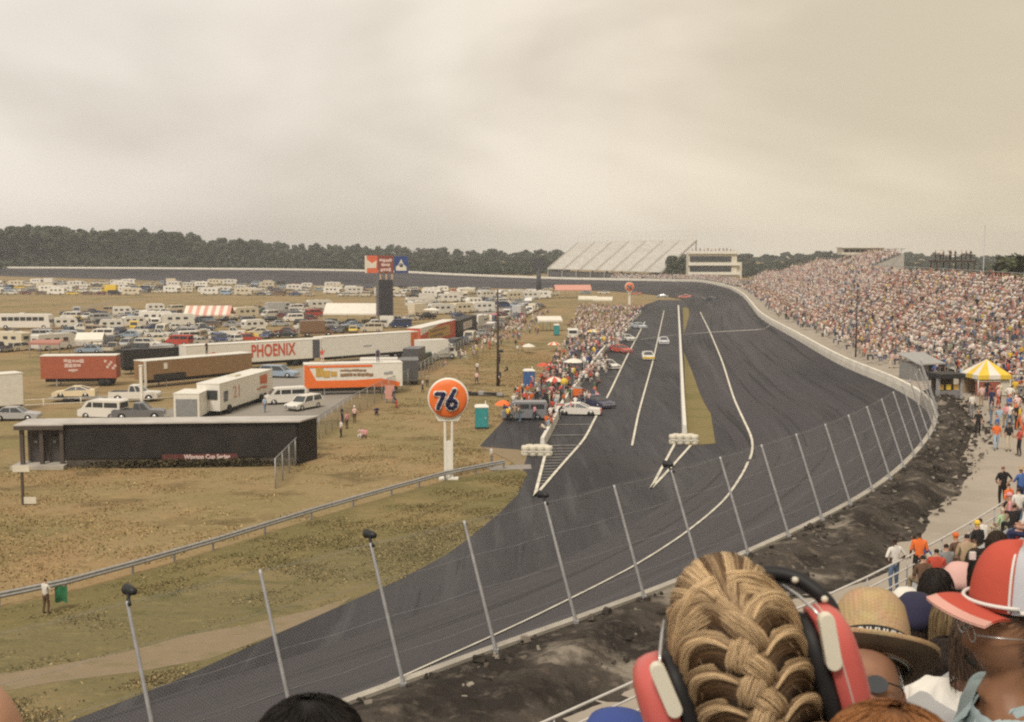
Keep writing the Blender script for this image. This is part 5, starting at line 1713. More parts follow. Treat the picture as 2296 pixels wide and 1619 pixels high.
# recessed left wing
mb = MB(); mb.box((-1.7, dp / 2 + 1.0, hb_ / 2 + .1), (3.4, dp - .6, hb_ - .3)); mb.build('wall', BRN, t)
mb = MB(); mb.box((-1.95, dp / 2 + .2, hb_ - .02), (3.9, dp + 1.2, .12)); mb.build('porch_roof', mk('roof_coating', (.56, .53, .49)), t)
mb = MB(); mb.box((-1.95, -.36, hb_ - .22), (3.9, .12, .34)); mb.build('fascia', BRN, t)
for x in (-2.6, -1.1):
    mb = MB(); mb.box((x, .95, 1.35), (.98, .12, 2.1)); dr = mb.build('door', mk('brown_door', (.075, .066, .062), .6, .1), t)
    mb = MB(); mb.box((x, .88, 2.0), (.25, .04, .18)); mb.build('door_sign', mk('grey_plate', (.35, .34, .33), .5), dr)
for x in (-3.4, -1.85, -.25):
    mb = MB(); mb.box((x, .0, hb_ / 2 + .1), (.3, .3, hb_ - .3)); mb.build('post', mk('brown_siding', (.085, .066, .055)), t)
mb = MB(); mb.box((-2.0, .3, .15), (4.2, 2.6, .3)); mb.build('slab', CONC, t)
sx0 = (atz(395, 1046) - A).length; sx1 = (atz(536, 1044) - A).length
mb = MB(); mb.box(((sx0 + sx1) / 2 - .6, -.30, .78), (sx1 - sx0 + 1.0, .08, .46)); sb = mb.build('name_board', mk('maroon_board', (.13, .04, .035), .6), t)
lettering('lettering', 'Winston Cup Series', .50, mk('pink_white_paint', (.72, .56, .52), .5), sb, ((sx0 + sx1) / 2, -.36, .78), X, ((sx1 - sx0) / 5.6, 1.0), .012, 0, 1.0, .02)

# scrubby growth along the foot of the wall
V, Q = leaf_cloud(2600, L / 2 + .5, .55, .5, 46, .11)
V += np.array([L / 2, -.55, .25])
me = raw_mesh('shrub', V, Q, LEAF, cols=np.array([(.060, .048, .022)]) * rng.uniform(.5, 1.6, (len(Q), 1)))
o = bpy.data.objects.new('undergrowth', me); COL.objects.link(o); o.location = A; o.rotation_euler = (0, 0, math.atan2(dv.y, dv.x)); tag(o, kind='stuff')

# ------------------------------------------------------------------ notice boards in the dry field
p = atz(52, 1132)
t = thing('notice_board', 'small white notice on a brown post in the dry field', 'sign', p)
mb = MB(); mb.box((0, 0, 1.25), (.16, .16, 2.5)); mb.build('post', BARK, t)
mb = MB(); mb.box((-.02, -.1, 2.55), (1.15, .05, .42)); b_ = mb.build('board', CREAM, t)
t = thing('notice_board', 'low white board standing at the foot of the brown notice post', 'sign', atz(68, 1133))
mb = MB(); mb.box((0, 0, .34), (.85, .05, .46)); mb.build('board', CREAM, t)
for sx in (-.3, .3):
    mb = MB(); mb.box((sx, .05, .16), (.05, .05, .32)); mb.build('leg', BARK, t)


# ------------------------------------------------------------------ portable toilets
def toilet(px, py, m, label, wpx):
    p = G(px, py); w_ = wpx * p.y / F
    t = thing('portable_toilet', label, 'portable toilet', p, R(4))
    mb = MB(); mb.box((0, 0, .08), (w_ * .98, w_ * .98, .16)); mb.build('skid', DARK, t)
    mb = MB(); mb.box((0, 0, 1.15), (w_ * .94, w_ * .94, 2.0)); mb.build('cabin', m, t, bevel=.04)
    mb = MB(); mb.box((0, -w_ * .47, 1.12), (w_ * .7, .05, 1.85)); dr = mb.build('door', m, t)
    mb = MB(); mb.box((w_ * .26, -w_ * .50, 1.1), (.06, .05, .16)); mb.build('handle', WHITE, dr)
    mb = MB(); mb.lathe([(w_ * .72, 0), (w_ * .72, .10), (w_ * .5, .24), (.05, .30)], 4, (0, 0, 2.12), 'z', smooth=False); o = mb.build('roof', WHITE, t); o.rotation_euler = (0, 0, R(45))
    mb = MB(); mb.tube([(w_ * .3, w_ * .3, 2.0), (w_ * .3, w_ * .3, 2.7)], .05, 6); mb.build('vent_pipe', WHITE, t)


toilet(1080, 960, TEAL, 'teal portable toilet with a white roof on the grass by the large orange sign', 31)
toilet(1186, 868, mk('blue_plastic', (.05, .12, .30), .55), 'blue portable toilet with a white roof among the pit crews', 26)
toilet(1248, 752, TEAL, 'small far teal portable toilet behind the pits', 13)


# ------------------------------------------------------------------ chain link fence of the paddock and the white horse fence
def link_fence(name, label, px, h, spacing, m_post, m_mesh):
    P = []
    for a, b in zip(px[:-1], px[1:]):
        A_, B_ = atz(*a), atz(*b); n = max(1, round((B_ - A_).length / spacing))
        for k in range(n): P.append(A_.lerp(B_, k / n))
    P.append(atz(*px[-1]))
    t = thing(name, label, 'fence', P[0]); o0 = P[0]
    for p in P:
        mb = MB(); mb.tube([p - o0, p - o0 + Vector((0, 0, h))], .045, 6); mb.build('post', m_post, t)
    mb = MB(); mb.tube([p - o0 + Vector((0, 0, h - .03)) for p in P], .03, 5); mb.build('top_rail', m_post, t)
    if m_mesh:
        vs = []; uv = []; s = 0
        for i, p in enumerate(P):
            if i: s += (p - P[i - 1]).length
            vs += [tuple(p - o0), tuple(p - o0 + Vector((0, 0, h)))]; uv += [(s, 0), (s, h)]
        mb = MB(); mb.add(vs, [(2 * i, 2 * i + 2, 2 * i + 3, 2 * i + 1) for i in range(len(P) - 1)]); mb.build('wire_mesh', m_mesh, t, uv=uv)
    else:
        mb = MB(); mb.tube([p - o0 + Vector((0, 0, h * .5)) for p in P], .04, 5); mb.build('middle_rail', m_post, t)
    return t


LINK, nt_, b_ = _mat('chain_link'); sset(b_, .6, .2); b_.inputs['Base Color'].default_value = (.26, .25, .235, 1)
tcn = nt_.nodes.new('ShaderNodeTexCoord'); wv = nt_.nodes.new('ShaderNodeTexNoise'); wv.inputs['Scale'].default_value = 1.2
nt_.links.new(tcn.outputs['UV'], wv.inputs['Vector'])
mr_ = nt_.nodes.new('ShaderNodeMapRange'); mr_.inputs['To Min'].default_value = .22; mr_.inputs['To Max'].default_value = .5
nt_.links.new(wv.outputs['Fac'], mr_.inputs['Value']); nt_.links.new(mr_.outputs['Result'], b_.inputs['Alpha'])
link_fence('chain_link_fence', 'grey chain link fence running up the slope from the black building along the paddock', [(618, 1096), (676, 1030), (716, 985), (770, 945), (840, 905), (915, 868), (985, 822), (1045, 785), (1100, 752), (1160, 718)], 2.3, 3.2, GREYM, LINK)
link_fence('rail_fence', 'white rail fence in front of the race car and the white pickup', [(-20, 925), (98, 918), (182, 914), (318, 908), (402, 900)], 1.2, 4.6, WHITE, None)
p = atz(318, 906)
t = thing('gate_post', 'tall white pole standing beside the corner of the brown hauler', 'pole', p)
mb = MB(); mb.box((0, 0, 2.2), (.30, .30, 4.4)); mb.build('shaft', WHITE, t)
mb = MB(); mb.box((0, 0, 4.46), (.42, .42, .12)); mb.build('cap', WHITE, t)
p = off(wall_index(132), -2.2)
t = thing('utility_pole', 'thin dark pole on the walkway between the white front stretch wall and the crowd', 'pole', (p.x, p.y, 5.45))
mb = MB(); mb.tube([(0, 0, 0), (0, 0, 8.2)], [.09, .06], 6); mb.build('shaft', WOODP, t)
mb = MB(); mb.box((0, 0, 7.9), (.5, .3, .25)); mb.build('lamp_head', GREYM, t)

# ------------------------------------------------------------------ stalls on the walkway at the end of the grandstand
zw = 5.47
def at_w(px, py): return atz(px, py, zw)
p = at_w(2209, 884); k = p.y / F
Wt = 78 * k
t = thing('striped_stall', 'food stall under a yellow and white striped peaked canopy with a red counter', 'stall', p, R(6))
n = 12; ze = 47 * k; zp = 80 * k
ring = []
for q in range(n + 1):
    s = q / n * 4; e = int(s) % 4; f = s - int(s)
    cs = [(-.5, -.5), (.5, -.5), (.5, .5), (-.5, .5), (-.5, -.5)]
    a, b = cs[e], cs[(e + 1)]
    ring.append(((a[0] + (b[0] - a[0]) * f) * Wt, (a[1] + (b[1] - a[1]) * f) * Wt))
for c_, m in ((0, YELLOW), (1, WHC)):
    mb = MB()
    for q in range(n):
        if q % 2 == c_:
            a, b = ring[q], ring[q + 1]
            mb.add([(a[0], a[1], ze), (b[0], b[1], ze), (0, 0, zp), (a[0], a[1], ze - .35), (b[0], b[1], ze - .35)], [(0, 1, 2), (3, 4, 1, 0)])
    mb.build('canopy_stripe', m, t, fix=False)
for sx in (-1, 1):
    for sy in (-1, 1):
        mb = MB(); mb.tube([(sx * Wt * .48, sy * Wt * .48, 0), (sx * Wt * .48, sy * Wt * .48, ze)], .05, 6); mb.build('leg', WHITE, t)
mb = MB(); mb.box((-Wt * .14, -Wt * .36, .62), (Wt * .62, .6, 1.24)); mb.build('counter', mk('brick_red_counter', (.34, .10, .07), .6), t)
mb = MB(); mb.box((-Wt * .14, -Wt * .36, 1.27), (Wt * .66, .7, .06)); mb.build('counter_top', CREAM, t)
mb = MB(); mb.box((0, Wt * .44, 1.1), (Wt * .9, .1, 2.2)); mb.build('back_wall', mk('tan_board', (.36, .27, .17), .7), t)
mb = MB(); mb.box((Wt * .36, -Wt * .30, .7), (.9, .7, 1.3)); mb.build('cooler', CREAM, t)
p = at_w(2118, 892); k = p.y / F
t = thing('drinks_booth', 'small dark booth with warm yellow lit panels beside the striped stall', 'stall', p, R(10))
Wb = 60 * k
mb = MB(); mb.box((0, 0, 52 * k), (Wb * 1.06, Wb, 10 * k)); mb.build('roof', BLACKP, t)
for sx in (-1, 1):
    mb = MB(); mb.box((sx * Wb * .46, -Wb * .3, 24 * k), (.2, .3, 48 * k)); mb.build('post', GREYM, t)
mb = MB(); mb.box((0, Wb * .2, 24 * k), (Wb * .9, .1, 48 * k)); mb.build('back_wall', mk('booth_board', (.10, .08, .06), .7), t)
mb = MB(); mb.box((0, -Wb * .2, 9 * k), (Wb * .9, .5, 18 * k)); mb.build('counter', mk('grey_counter', (.22, .21, .22), .6), t)
for sx, m in ((-.3, GOLD), (.3, GOLD), (0, YELLOW)):
    mb = MB(); mb.box((sx * Wb, -Wb * .24, 26 * k), (Wb * .18, .1, 12 * k)); mb.build('glow_panel', m, t)  # the booth's yellow glow, put in as flat gold and yellow panels
p = at_w(2085, 853)
t = thing('equipment_shed', 'grey sloping roofed shed at the foot of the packed grandstand', 'shed', p, R(20))
mb = MB(); mb.box((0, 1.5, .8), (2.6, 2.6, 1.6)); mb.build('wall', mk('shed_grey', (.24, .235, .225), .8), t)
mb = MB(); mb.add([(-1.5, -.3, 1.5), (1.5, -.3, 1.5), (1.5, 3.0, 2.3), (-1.5, 3.0, 2.3), (-1.5, -.3, 1.62), (1.5, -.3, 1.62), (1.5, 3.0, 2.42), (-1.5, 3.0, 2.42)], [(0, 3, 2, 1), (4, 5, 6, 7), (0, 1, 5, 4), (1, 2, 6, 5), (2, 3, 7, 6), (3, 0, 4, 7)]); mb.build('roof', mk('sheet_roof', (.34, .335, .33), .6), t)
mb = MB(); mb.box((.4, .17, .75), (.8, .08, 1.4)); mb.build('door', BLACKP, t)
# ------------------------------------------------------------------ people: one skinned body per pose, coloured per object
P_SKIN = mk_attr('person_skin', 'skin', .6, .06, 20)
P_SHIRT = mk_attr('person_shirt', 'shirt', .9, .12, 9)
P_PANTS = mk_attr('person_trousers', 'trousers', .9, .15, 9)
P_HAIR = mk_attr('person_hair', 'hair', .8, .3, 40)
P_SHOE = mk('person_shoe', (.06, .05, .045), .7, .3, 10)
PMATS = [P_SKIN, P_SHIRT, P_PANTS, P_HAIR, P_SHOE]


def skin_body(joints, bones, lift=1):
    """joints: {name: (pos, radius)}, bones: [(a, b, tag)]; returns (mesh, face tags)"""
    names = list(joints)
    me = bpy.data.meshes.new('sk')
    me.from_pydata([joints[n][0] for n in names], [(names.index(a), names.index(b)) for a, b, _ in bones], [])
    o = bpy.data.objects.new('sk', me); COL.objects.link(o)
    sm = o.modifiers.new('s', 'SKIN'); sm.use_smooth_shade = True
    for i, n in enumerate(names):
        r = joints[n][1]
        me.skin_vertices[0].data[i].radius = (r, r) if not isinstance(r, tuple) else r
        me.skin_vertices[0].data[i].use_root = (n == 'pelvis')
    ss = o.modifiers.new('u', 'SUBSURF'); ss.levels = lift; ss.render_levels = lift
    dg = bpy.context.evaluated_depsgraph_get()
    out = bpy.data.meshes.new_from_object(o.evaluated_get(dg))
    bpy.data.objects.remove(o); bpy.data.meshes.remove(me)
    segs = [(Vector(joints[a][0]), Vector(joints[b][0]), t) for a, b, t in bones]
    tags = []
    for p in out.polygons:
        c = p.center; best = None
        for a, b, t in segs:
            d = b - a; L = d.length_squared
            u = max(0, min(1, (c - a).dot(d) / L)) if L else 0
            q = (c - (a + d * u)).length
            if best is None or q < best[0]: best = (q, t)
        tags.append(best[1])
    return out, tags


SK, SH, PA, HA, SO = range(5)
def standing(arm='down', stride=0.0, bend=0.0, hat=False, wide=1.0):
    J = {}
    f = lambda z: bend * max(0, z - .95)
    def q(x, y, z): return (x, y + f(z), z - .35 * bend * max(0, z - .95))
    J['pelvis'] = (q(0, 0, .96), (.155 * wide, .115 * wide)); J['waist'] = (q(0, 0, 1.12), (.15 * wide, .115 * wide)); J['chest'] = (q(0, .0, 1.34), (.175 * wide, .125 * wide)); J['neckb'] = (q(0, -.01, 1.48), (.075, .07)); J['neck'] = (q(0, .005, 1.545), .058); J['head'] = (q(0, .025, 1.635), (.078, .095)); J['crown'] = (q(0, .02, 1.70), (.070, .085))
    B = [('pelvis', 'waist', SH), ('waist', 'chest', SH), ('chest', 'neckb', SH), ('neckb', 'neck', SK), ('neck', 'head', SK), ('head', 'crown', SK)]
    for s, n in ((-1, 'l'), (1, 'r')):
        J['sh' + n] = (q(s * .185 * wide, -.01, 1.41), .062)
        if arm == 'down' or (arm == 'one' and s < 0):
            el, wr, ha = (s * .245, -.03, 1.13), (s * .25, .06, .90), (s * .245, .09, .81)
        elif arm == 'hips':
            el, wr, ha = (s * .36, -.08, 1.18), (s * .24, .03, 1.02), (s * .17, .07, 1.0)
        elif arm in ('up', 'one'):
            el, wr, ha = (s * .30, .14, 1.45), (s * .20, .22, 1.66), (s * .16, .20, 1.74)
        elif arm == 'fwd':
            el, wr, ha = (s * .25, .10, 1.15), (s * .16, .34, 1.15), (s * .13, .42, 1.17)
        J['el' + n] = (q(*el), .045); J['wr' + n] = (q(*wr), .032); J['ha' + n] = (q(*ha), (.04, .025))
        B += [('chest', 'sh' + n, SH), ('sh' + n, 'el' + n, SH), ('el' + n, 'wr' + n, SK), ('wr' + n, 'ha' + n, SK)]
        k = stride * s
        J['hip' + n] = ((s * .095, 0, .90), .095); J['kn' + n] = ((s * .11, .03 + k * .6, .50), .066); J['an' + n] = ((s * .115, -.03 + k, .09), .046); J['to' + n] = ((s * .13, .14 + k, .04), (.045, .035))
        B += [('pelvis', 'hip' + n, PA), ('hip' + n, 'kn' + n, PA), ('kn' + n, 'an' + n, PA), ('an' + n, 'to' + n, SO)]
    return J, B


def seated(arm='lap', lean=0.0, wide=1.0):
    """seat surface at z = 0; faces +y"""
    J = {}
    def q(x, y, z): return (x, y + lean * z, z)
    J['pelvis'] = (q(0, 0, .11), (.165 * wide, .13 * wide)); J['waist'] = (q(0, -.02, .27), (.155 * wide, .12 * wide)); J['chest'] = (q(0, 0, .48), (.18 * wide, .13 * wide)); J['neckb'] = (q(0, 0, .61), (.075, .07)); J['neck'] = (q(0, .02, .67), .058); J['head'] = (q(0, .04, .76), (.080, .098)); J['crown'] = (q(0, .03, .83), (.072, .088))
    B = [('pelvis', 'waist', SH), ('waist', 'chest', SH), ('chest', 'neckb', SH), ('neckb', 'neck', SK), ('neck', 'head', SK), ('head', 'crown', SK)]
    for s, n in ((-1, 'l'), (1, 'r')):
        J['sh' + n] = (q(s * .19 * wide, 0, .55), .064)
        if arm == 'lap': el, wr, ha = (s * .26, .02, .27), (s * .16, .25, .22), (s * .12, .33, .21)
        elif arm == 'knee': el, wr, ha = (s * .27, .22, .30), (s * .12, .42, .34), (s * .08, .46, .40)
        else: el, wr, ha = (s * .30, .12, .58), (s * .17, .20, .78), (s * .12, .18, .84)
        J['el' + n] = (q(*el), .046); J['wr' + n] = (q(*wr), .033); J['ha' + n] = (q(*ha), (.04, .026))
        B += [('chest', 'sh' + n, SH), ('sh' + n, 'el' + n, SH), ('el' + n, 'wr' + n, SK), ('wr' + n, 'ha' + n, SK)]
        J['hip' + n] = ((s * .10, .04, .09), .10); J['kn' + n] = ((s * .13, .46, .10), .07); J['an' + n] = ((s * .13, .44, -.33), .048); J['to' + n] = ((s * .14, .60, -.38), (.045, .035))
        B += [('pelvis', 'hip' + n, PA), ('hip' + n, 'kn' + n, PA), ('kn' + n, 'an' + n, PA), ('an' + n, 'to' + n, SO)]
    return J, B


def person_mesh(name, JB, hat=None):
    J, B = JB
    me, tags = skin_body(J, B)
    hc = Vector(J['head'][0]).lerp(Vector(J['crown'][0]), .5)
    for p, t in zip(me.polygons, tags):
        if t == SK:
            d = p.center - hc
            if d.length < .17 and d.z > -.085 and (d.z > .045 or d.y < -.005): t = HA
        p.material_index = t; p.use_smooth = True
    for m in PMATS: me.materials.append(m)
    if hat:
        bm = bmesh.new(); bm.from_mesh(me)
        c = Vector(J['crown'][0])
        def ringv(r, z, y=0, sy=1.12): return [bm.verts.new((c.x + r * math.cos(2 * math.pi * k / 12), c.y + y + r * sy * math.sin(2 * math.pi * k / 12), c.z + z)) for k in range(12)]
        rs = [ringv(.100, -.02), ringv(.098, .03), ringv(.07, .085), ringv(.02, .10)]
        if hat == 'brim': rs = [ringv(.19, -.015), ringv(.102, .0)] + rs[1:]
        for a, b in zip(rs[:-1], rs[1:]):
            for k in range(12):
                f = bm.faces.new((a[k], a[(k + 1) % 12], b[(k + 1) % 12], b[k])); f.material_index = HA; f.smooth = True
        f = bm.faces.new(rs[-1]); f.material_index = HA
        if hat == 'cap':
            v = [bm.verts.new((c.x + x, c.y + y, c.z + z)) for x, y, z in ((-.075, .085, -.01), (.075, .085, -.01), (.055, .19, -.025), (-.055, .19, -.025))]
            f = bm.faces.new(v); f.material_index = HA
        bm.to_mesh(me); bm.free()
    me.name = name
    return me


POSES = {'stand': person_mesh('stand', standing('down')), 'hips': person_mesh('hips', standing('hips')), 'walk': person_mesh('walk', standing('down', .2)), 'fwd': person_mesh('fwd', standing('fwd', .05)), 'up': person_mesh('up', standing('one', .03)),
         'bend': person_mesh('bend', standing('fwd', .12, .75)), 'capstand': person_mesh('capstand', standing('down', .04), 'cap'), 'caphips': person_mesh('caphips', standing('hips'), 'cap'), 'hatstand': person_mesh('hatstand', standing('fwd'), 'brim'),
         'sit': person_mesh('sit', seated('lap')), 'sitknee': person_mesh('sitknee', seated('knee', .25)), 'situp': person_mesh('situp', seated('up')), 'sitcap': person_mesh('sitcap', seated('lap', .06), 'cap'), 'sithat': person_mesh('sithat', seated('lap', .05), 'brim')}

CL = {'white': (.72, .68, .62), 'cream': (.62, .55, .42), 'pink': (.68, .32, .33), 'pale pink': (.70, .48, .44), 'red': (.52, .08, .05), 'orange': (.72, .16, .04), 'blue': (.07, .14, .36), 'pale blue': (.36, .46, .55), 'navy': (.03, .035, .08), 'black': (.025, .022, .022), 'brown': (.14, .08, .05), 'grey': (.26, .26, .26), 'yellow': (.72, .48, .06), 'green': (.06, .16, .09), 'tan': (.38, .28, .18), 'denim': (.13, .19, .29), 'khaki': (.30, .24, .15), 'teal': (.05, .25, .26)}
SKN = {'fair': (.48, .28, .20), 'tanned': (.36, .20, .13), 'dark': (.10, .055, .035)}


def person(px, py, pose, label, shirt, trousers, hair=(.05, .03, .02), skin='fair', face=0.0, group=None, base=None, at=None, scale=1.0):
    """a standing (or bending, seated) figure whose feet (or seat) meet the ground at photo pixel px, py"""
    p = Vector(at) if at is not None else (G(px, py) if base is None else atz(px, py, base))
    o = bpy.data.objects.new('person', POSES[pose]); COL.objects.link(o)
    o.location = p; o.rotation_euler = (0, 0, face); o.scale = (scale,) * 3
    k = random.uniform(.88, 1.1)
    for prop, v in (('shirt', CL[shirt] if isinstance(shirt, str) else shirt), ('trousers', CL[trousers] if isinstance(trousers, str) else trousers), ('hair', hair if not isinstance(hair, str) else CL[hair]), ('skin', SKN[skin])):
        o[prop] = [min(.9, c * (k if prop != 'skin' else 1)) for c in v]
    return tag(o, label, 'person', group)


# people one can point to in the infield
person(104, 1377, 'fwd', 'flagman in a white shirt and dark trousers beside the guard rail holding a green flag', 'white', 'brown', face=R(-30), scale=1.03)
person(765, 981, 'stand', 'person in a white shirt and black trousers nearest below the chain link fence', 'white', 'black', face=R(120))
person(778, 962, 'hips', 'person in a pink top and brown trousers beside the paddock fence', 'pink', 'brown', face=R(60))
person(795, 948, 'capstand', 'person in a red and white top and black trousers by the paddock fence', 'pale pink', 'black', hair='white', face=R(30))
person(767, 948, 'stand', 'person all in dark clothes half hidden in the group by the paddock fence', 'black', 'navy', face=R(-60))
person(819, 981, 'sit', 'person in a pink shirt sitting on the dry grass slope', 'pink', 'brown', face=R(170), at=atz(819, 981) + Vector((0, 0, .12)))
person(812, 983, 'sitknee', 'person in a pale shirt and white shorts sitting beside the pink shirt', 'pale pink', 'white', face=R(150), at=atz(812, 979) + Vector((0, 0, .12)))
person(844, 930, 'sitknee', 'person in navy sitting alone on the grass below the fence', 'navy', 'black', face=R(190), at=atz(844, 930) + Vector((0, 0, .12)))
person(889, 916, 'bend', 'person in navy and red crouching on the grass below the pink banner', 'navy', 'red', face=R(100))
person(866, 903, 'stand', 'person in pale pink standing by the tail of the orange hauler', 'pale pink', 'denim', face=R(40))
person(882, 905, 'stand', 'person in dark blue standing by the tail of the orange hauler', 'navy', 'denim', face=R(-40))
person(948, 880, 'walk', 'person in a white shirt and dark trousers walking beyond the orange hauler', 'white', 'black', face=R(70))
person(958, 868, 'hips', 'person in an olive top beside the end of the paddock fence', 'khaki', 'black', face=R(-20))
person(520, 918, 'stand', 'person in black standing against the white motor coach', 'white', 'navy', face=R(-100))
person(594, 925, 'walk', 'person in pale blue walking behind the roof of the black building', 'pale blue', 'denim', hair=(.08, .16, .1), face=R(-140))
person(1102, 1046, 'stand', 'person in a white shirt and grey trousers leaning at the end of the guard rail', 'white', 'grey', face=R(-70))
person(1120, 866, 'hips', 'person in a white shirt standing at the foot of the tarred pole', 'white', 'black', face=R(-90))
person(1069, 862, 'walk', 'person in a pale top walking on the grass left of the tarred pole', 'pale pink', 'navy', face=R(150))
person(1070, 838, 'stand', 'person in a white top on the grass beyond the tarred pole', 'white', 'black', face=R(20))
person(1138, 836, 'sitknee', 'person in black resting on the dry grass right of the tarred pole', 'black', 'black', face=R(120), at=atz(1138, 833) + Vector((0, 0, .12)))
person(1160, 795, 'stand', 'person in white far off alone on the dry grass beside the pits', 'white', 'tan', face=R(0))
person(733, 800, 'up', 'person in red standing on the roof of the orange hauler', 'red', 'pale pink', face=R(-10), at=(atd(728, 822, 143).x, 141.3, 3.9))
person(852, 812, 'stand', 'person in dark trousers on the roof of the white box truck', 'pale pink', 'black', face=R(0), at=(atd(880, 800, 165).x, 160, 0.1))
person(483, 797, 'stand', 'person in black standing on the brown hauler in front of the red lettering', 'black', 'black', face=R(-120), at=(atd(481, 812, 160).x, atz(325, 872).lerp(atz(566, 848), .65).y + 1.2, 3.62))
person(840, 790, 'stand', 'person in navy standing on the orange hauler roof in front of the plain white trailer', 'navy', 'navy', face=R(180), at=(atd(850, 822, 143).x, 141.8, 3.9))
t = thing('flag', 'green flag furled on a short staff beside the flagman by the guard rail', 'flag', atz(128, 1368))
mb = MB(); mb.tube([(-.25, 0, .95), (.22, 0, 1.3)], .018, 6); mb.build('staff', WOODP, t)
GRN = mk('green_cloth', (.03, .16, .07), .8, .15, 3)
vs = []; fs = []
for a in range(7):
    for b in range(5):
        x = -.1 + a * .105; z = 1.20 - b * .20 - .04 * math.sin(a * 1.4)
        vs.append((x, .05 * math.sin(a * 1.5 + b * .6), z))
fs = [(a * 5 + b, a * 5 + b + 1, a * 5 + b + 6, a * 5 + b + 5) for a in range(6) for b in range(4)]
mb = MB(); mb.add(vs, fs, 0, True); mb.add([(v[0], v[1] + .012, v[2]) for v in vs], [f[::-1] for f in fs], 0, True); mb.build('cloth', GRN, t, fix=False)
p = atz(874, 905)
t = thing('banner', 'pale pink banner hung on two posts at the tail of the orange hauler', 'banner', p)
mb = MB(); mb.box((0, 0, 1.35), (1.0, .05, 1.6)); mb.build('cloth', mk('pink_canvas', (.60, .30, .24)), t)
for sx in (-.52, .52):
    mb = MB(); mb.box((sx, 0, 1.1), (.06, .06, 2.2)); mb.build('post', GREYM, t)
# dark toolboxes and air lines on the grass beside the nearest pit
p = atz(1088, 888)
t = thing('equipment_pile', 'heap of black pit equipment lying on the dry grass beside the pits', 'equipment', p, R(-20))
for k in range(6):
    mb = MB(); mb.box((-2.2 + k * .85, random.uniform(-.4, .4), .22 + random.uniform(0, .12)), (.75, random.uniform(.4, .7), random.uniform(.3, .55)), 0, random.uniform(-.5, .5)); mb.build('case', [BLACKP, DARK, GREYM][k % 3], t, bevel=.03)
mb = MB(); mb.tube([(-2.8 + k * .3, .35 * math.sin(k * 1.1), .06) for k in range(20)], .05, 6); mb.build('hose', DARK, t)

# pit crews and guests: every one its own object, thick along the pit wall and thinning into the grass
pit_names = ['white', 'white', 'cream', 'pink', 'pale pink', 'red', 'red', 'orange', 'blue', 'navy', 'black', 'black', 'grey', 'yellow', 'tan', 'pale blue', 'green']
tr_names = ['white', 'cream', 'denim', 'denim', 'navy', 'black', 'black', 'khaki', 'grey', 'red']


def crowd_people(n, quad, where, group, poses=('stand', 'hips', 'walk', 'fwd', 'bend', 'capstand', 'caphips', 'hatstand'), reds=0.0, stuffed=None):
    """n people on the ground inside a photo quadrilateral (top-left, top-right, bottom-right, bottom-left)"""
    a, b, c, d = [G(*q) for q in quad]
    k = 0; used = []
    while k < n:
        u, v_ = random.random(), random.random()
        p = a.lerp(b, u).lerp(d.lerp(c, u), v_)
        if any((p - q).length < .55 for q in used[-60:]): k += .2; continue
        used.append(p); k += 1
        p.z = gz(p.x, p.y)
        s = random.choice(pit_names) if random.random() > reds else random.choice(('red', 'pink', 'red', 'pale pink'))
        t_ = random.choice(tr_names)
        hat = random.random()
        person(0, 0, random.choice(poses), f'person in a {s} top and {t_} trousers {where}', s, t_, hair=random.choice([(.05, .03, .02), (.12, .07, .04), 'white', 'red', 'black', 'cream']), skin=random.choice(('fair', 'fair', 'tanned', 'dark')), face=random.uniform(0, 6.28), group=group, at=p)


W1 = 'in the crew around the nearest pit'
crowd_people(58, [(1185, 862), (1300, 862), (1262, 945), (1128, 935)], W1, 'people around the nearest pit stall')
crowd_people(9, [(1140, 935), (1215, 935), (1205, 950), (1130, 950)], 'in front of the dark grey van', 'people in front of the dark grey van')
crowd_people(14, [(1300, 880), (1362, 878), (1345, 925), (1268, 940)], 'servicing the cars by the pit wall', 'crew servicing the near cars', poses=('bend', 'bend', 'fwd', 'walk'), reds=.4)
crowd_people(8, [(1242, 935), (1262, 930), (1232, 985), (1206, 985)], 'leaning by the tyre stack', 'people along the near end of the pit wall', poses=('bend', 'stand', 'fwd'))
W2 = 'in the pit crowd beyond the parasols'
crowd_people(46, [(1262, 775), (1385, 770), (1345, 858), (1215, 850)], W2, 'people in the middle of the pits', reds=.2)
# the rest of the pit crowd reads as one mass
def pit_mass(n, quad):
    far = []
    a, b, c, d = [G(*q) for q in quad]
    while len(far) < n:
        u, v_ = random.random(), random.random()
        p = a.lerp(b, u).lerp(d.lerp(c, u), v_)
        far.append((p.x, p.y, gz(p.x, p.y) + .75, random.uniform(0, 6.28)))
    far = np.array(far); tag(crowd_mesh('crowd', far[:, :3], far[:, 3], 0), kind='stuff')
pit_mass(130, [(1265, 770), (1395, 765), (1345, 866), (1205, 866)])
pit_mass(120, [(1300, 745), (1412, 742), (1385, 790), (1275, 795)])
pit_mass(120, [(1100, 742), (1235, 700), (1180, 750), (985, 842)])
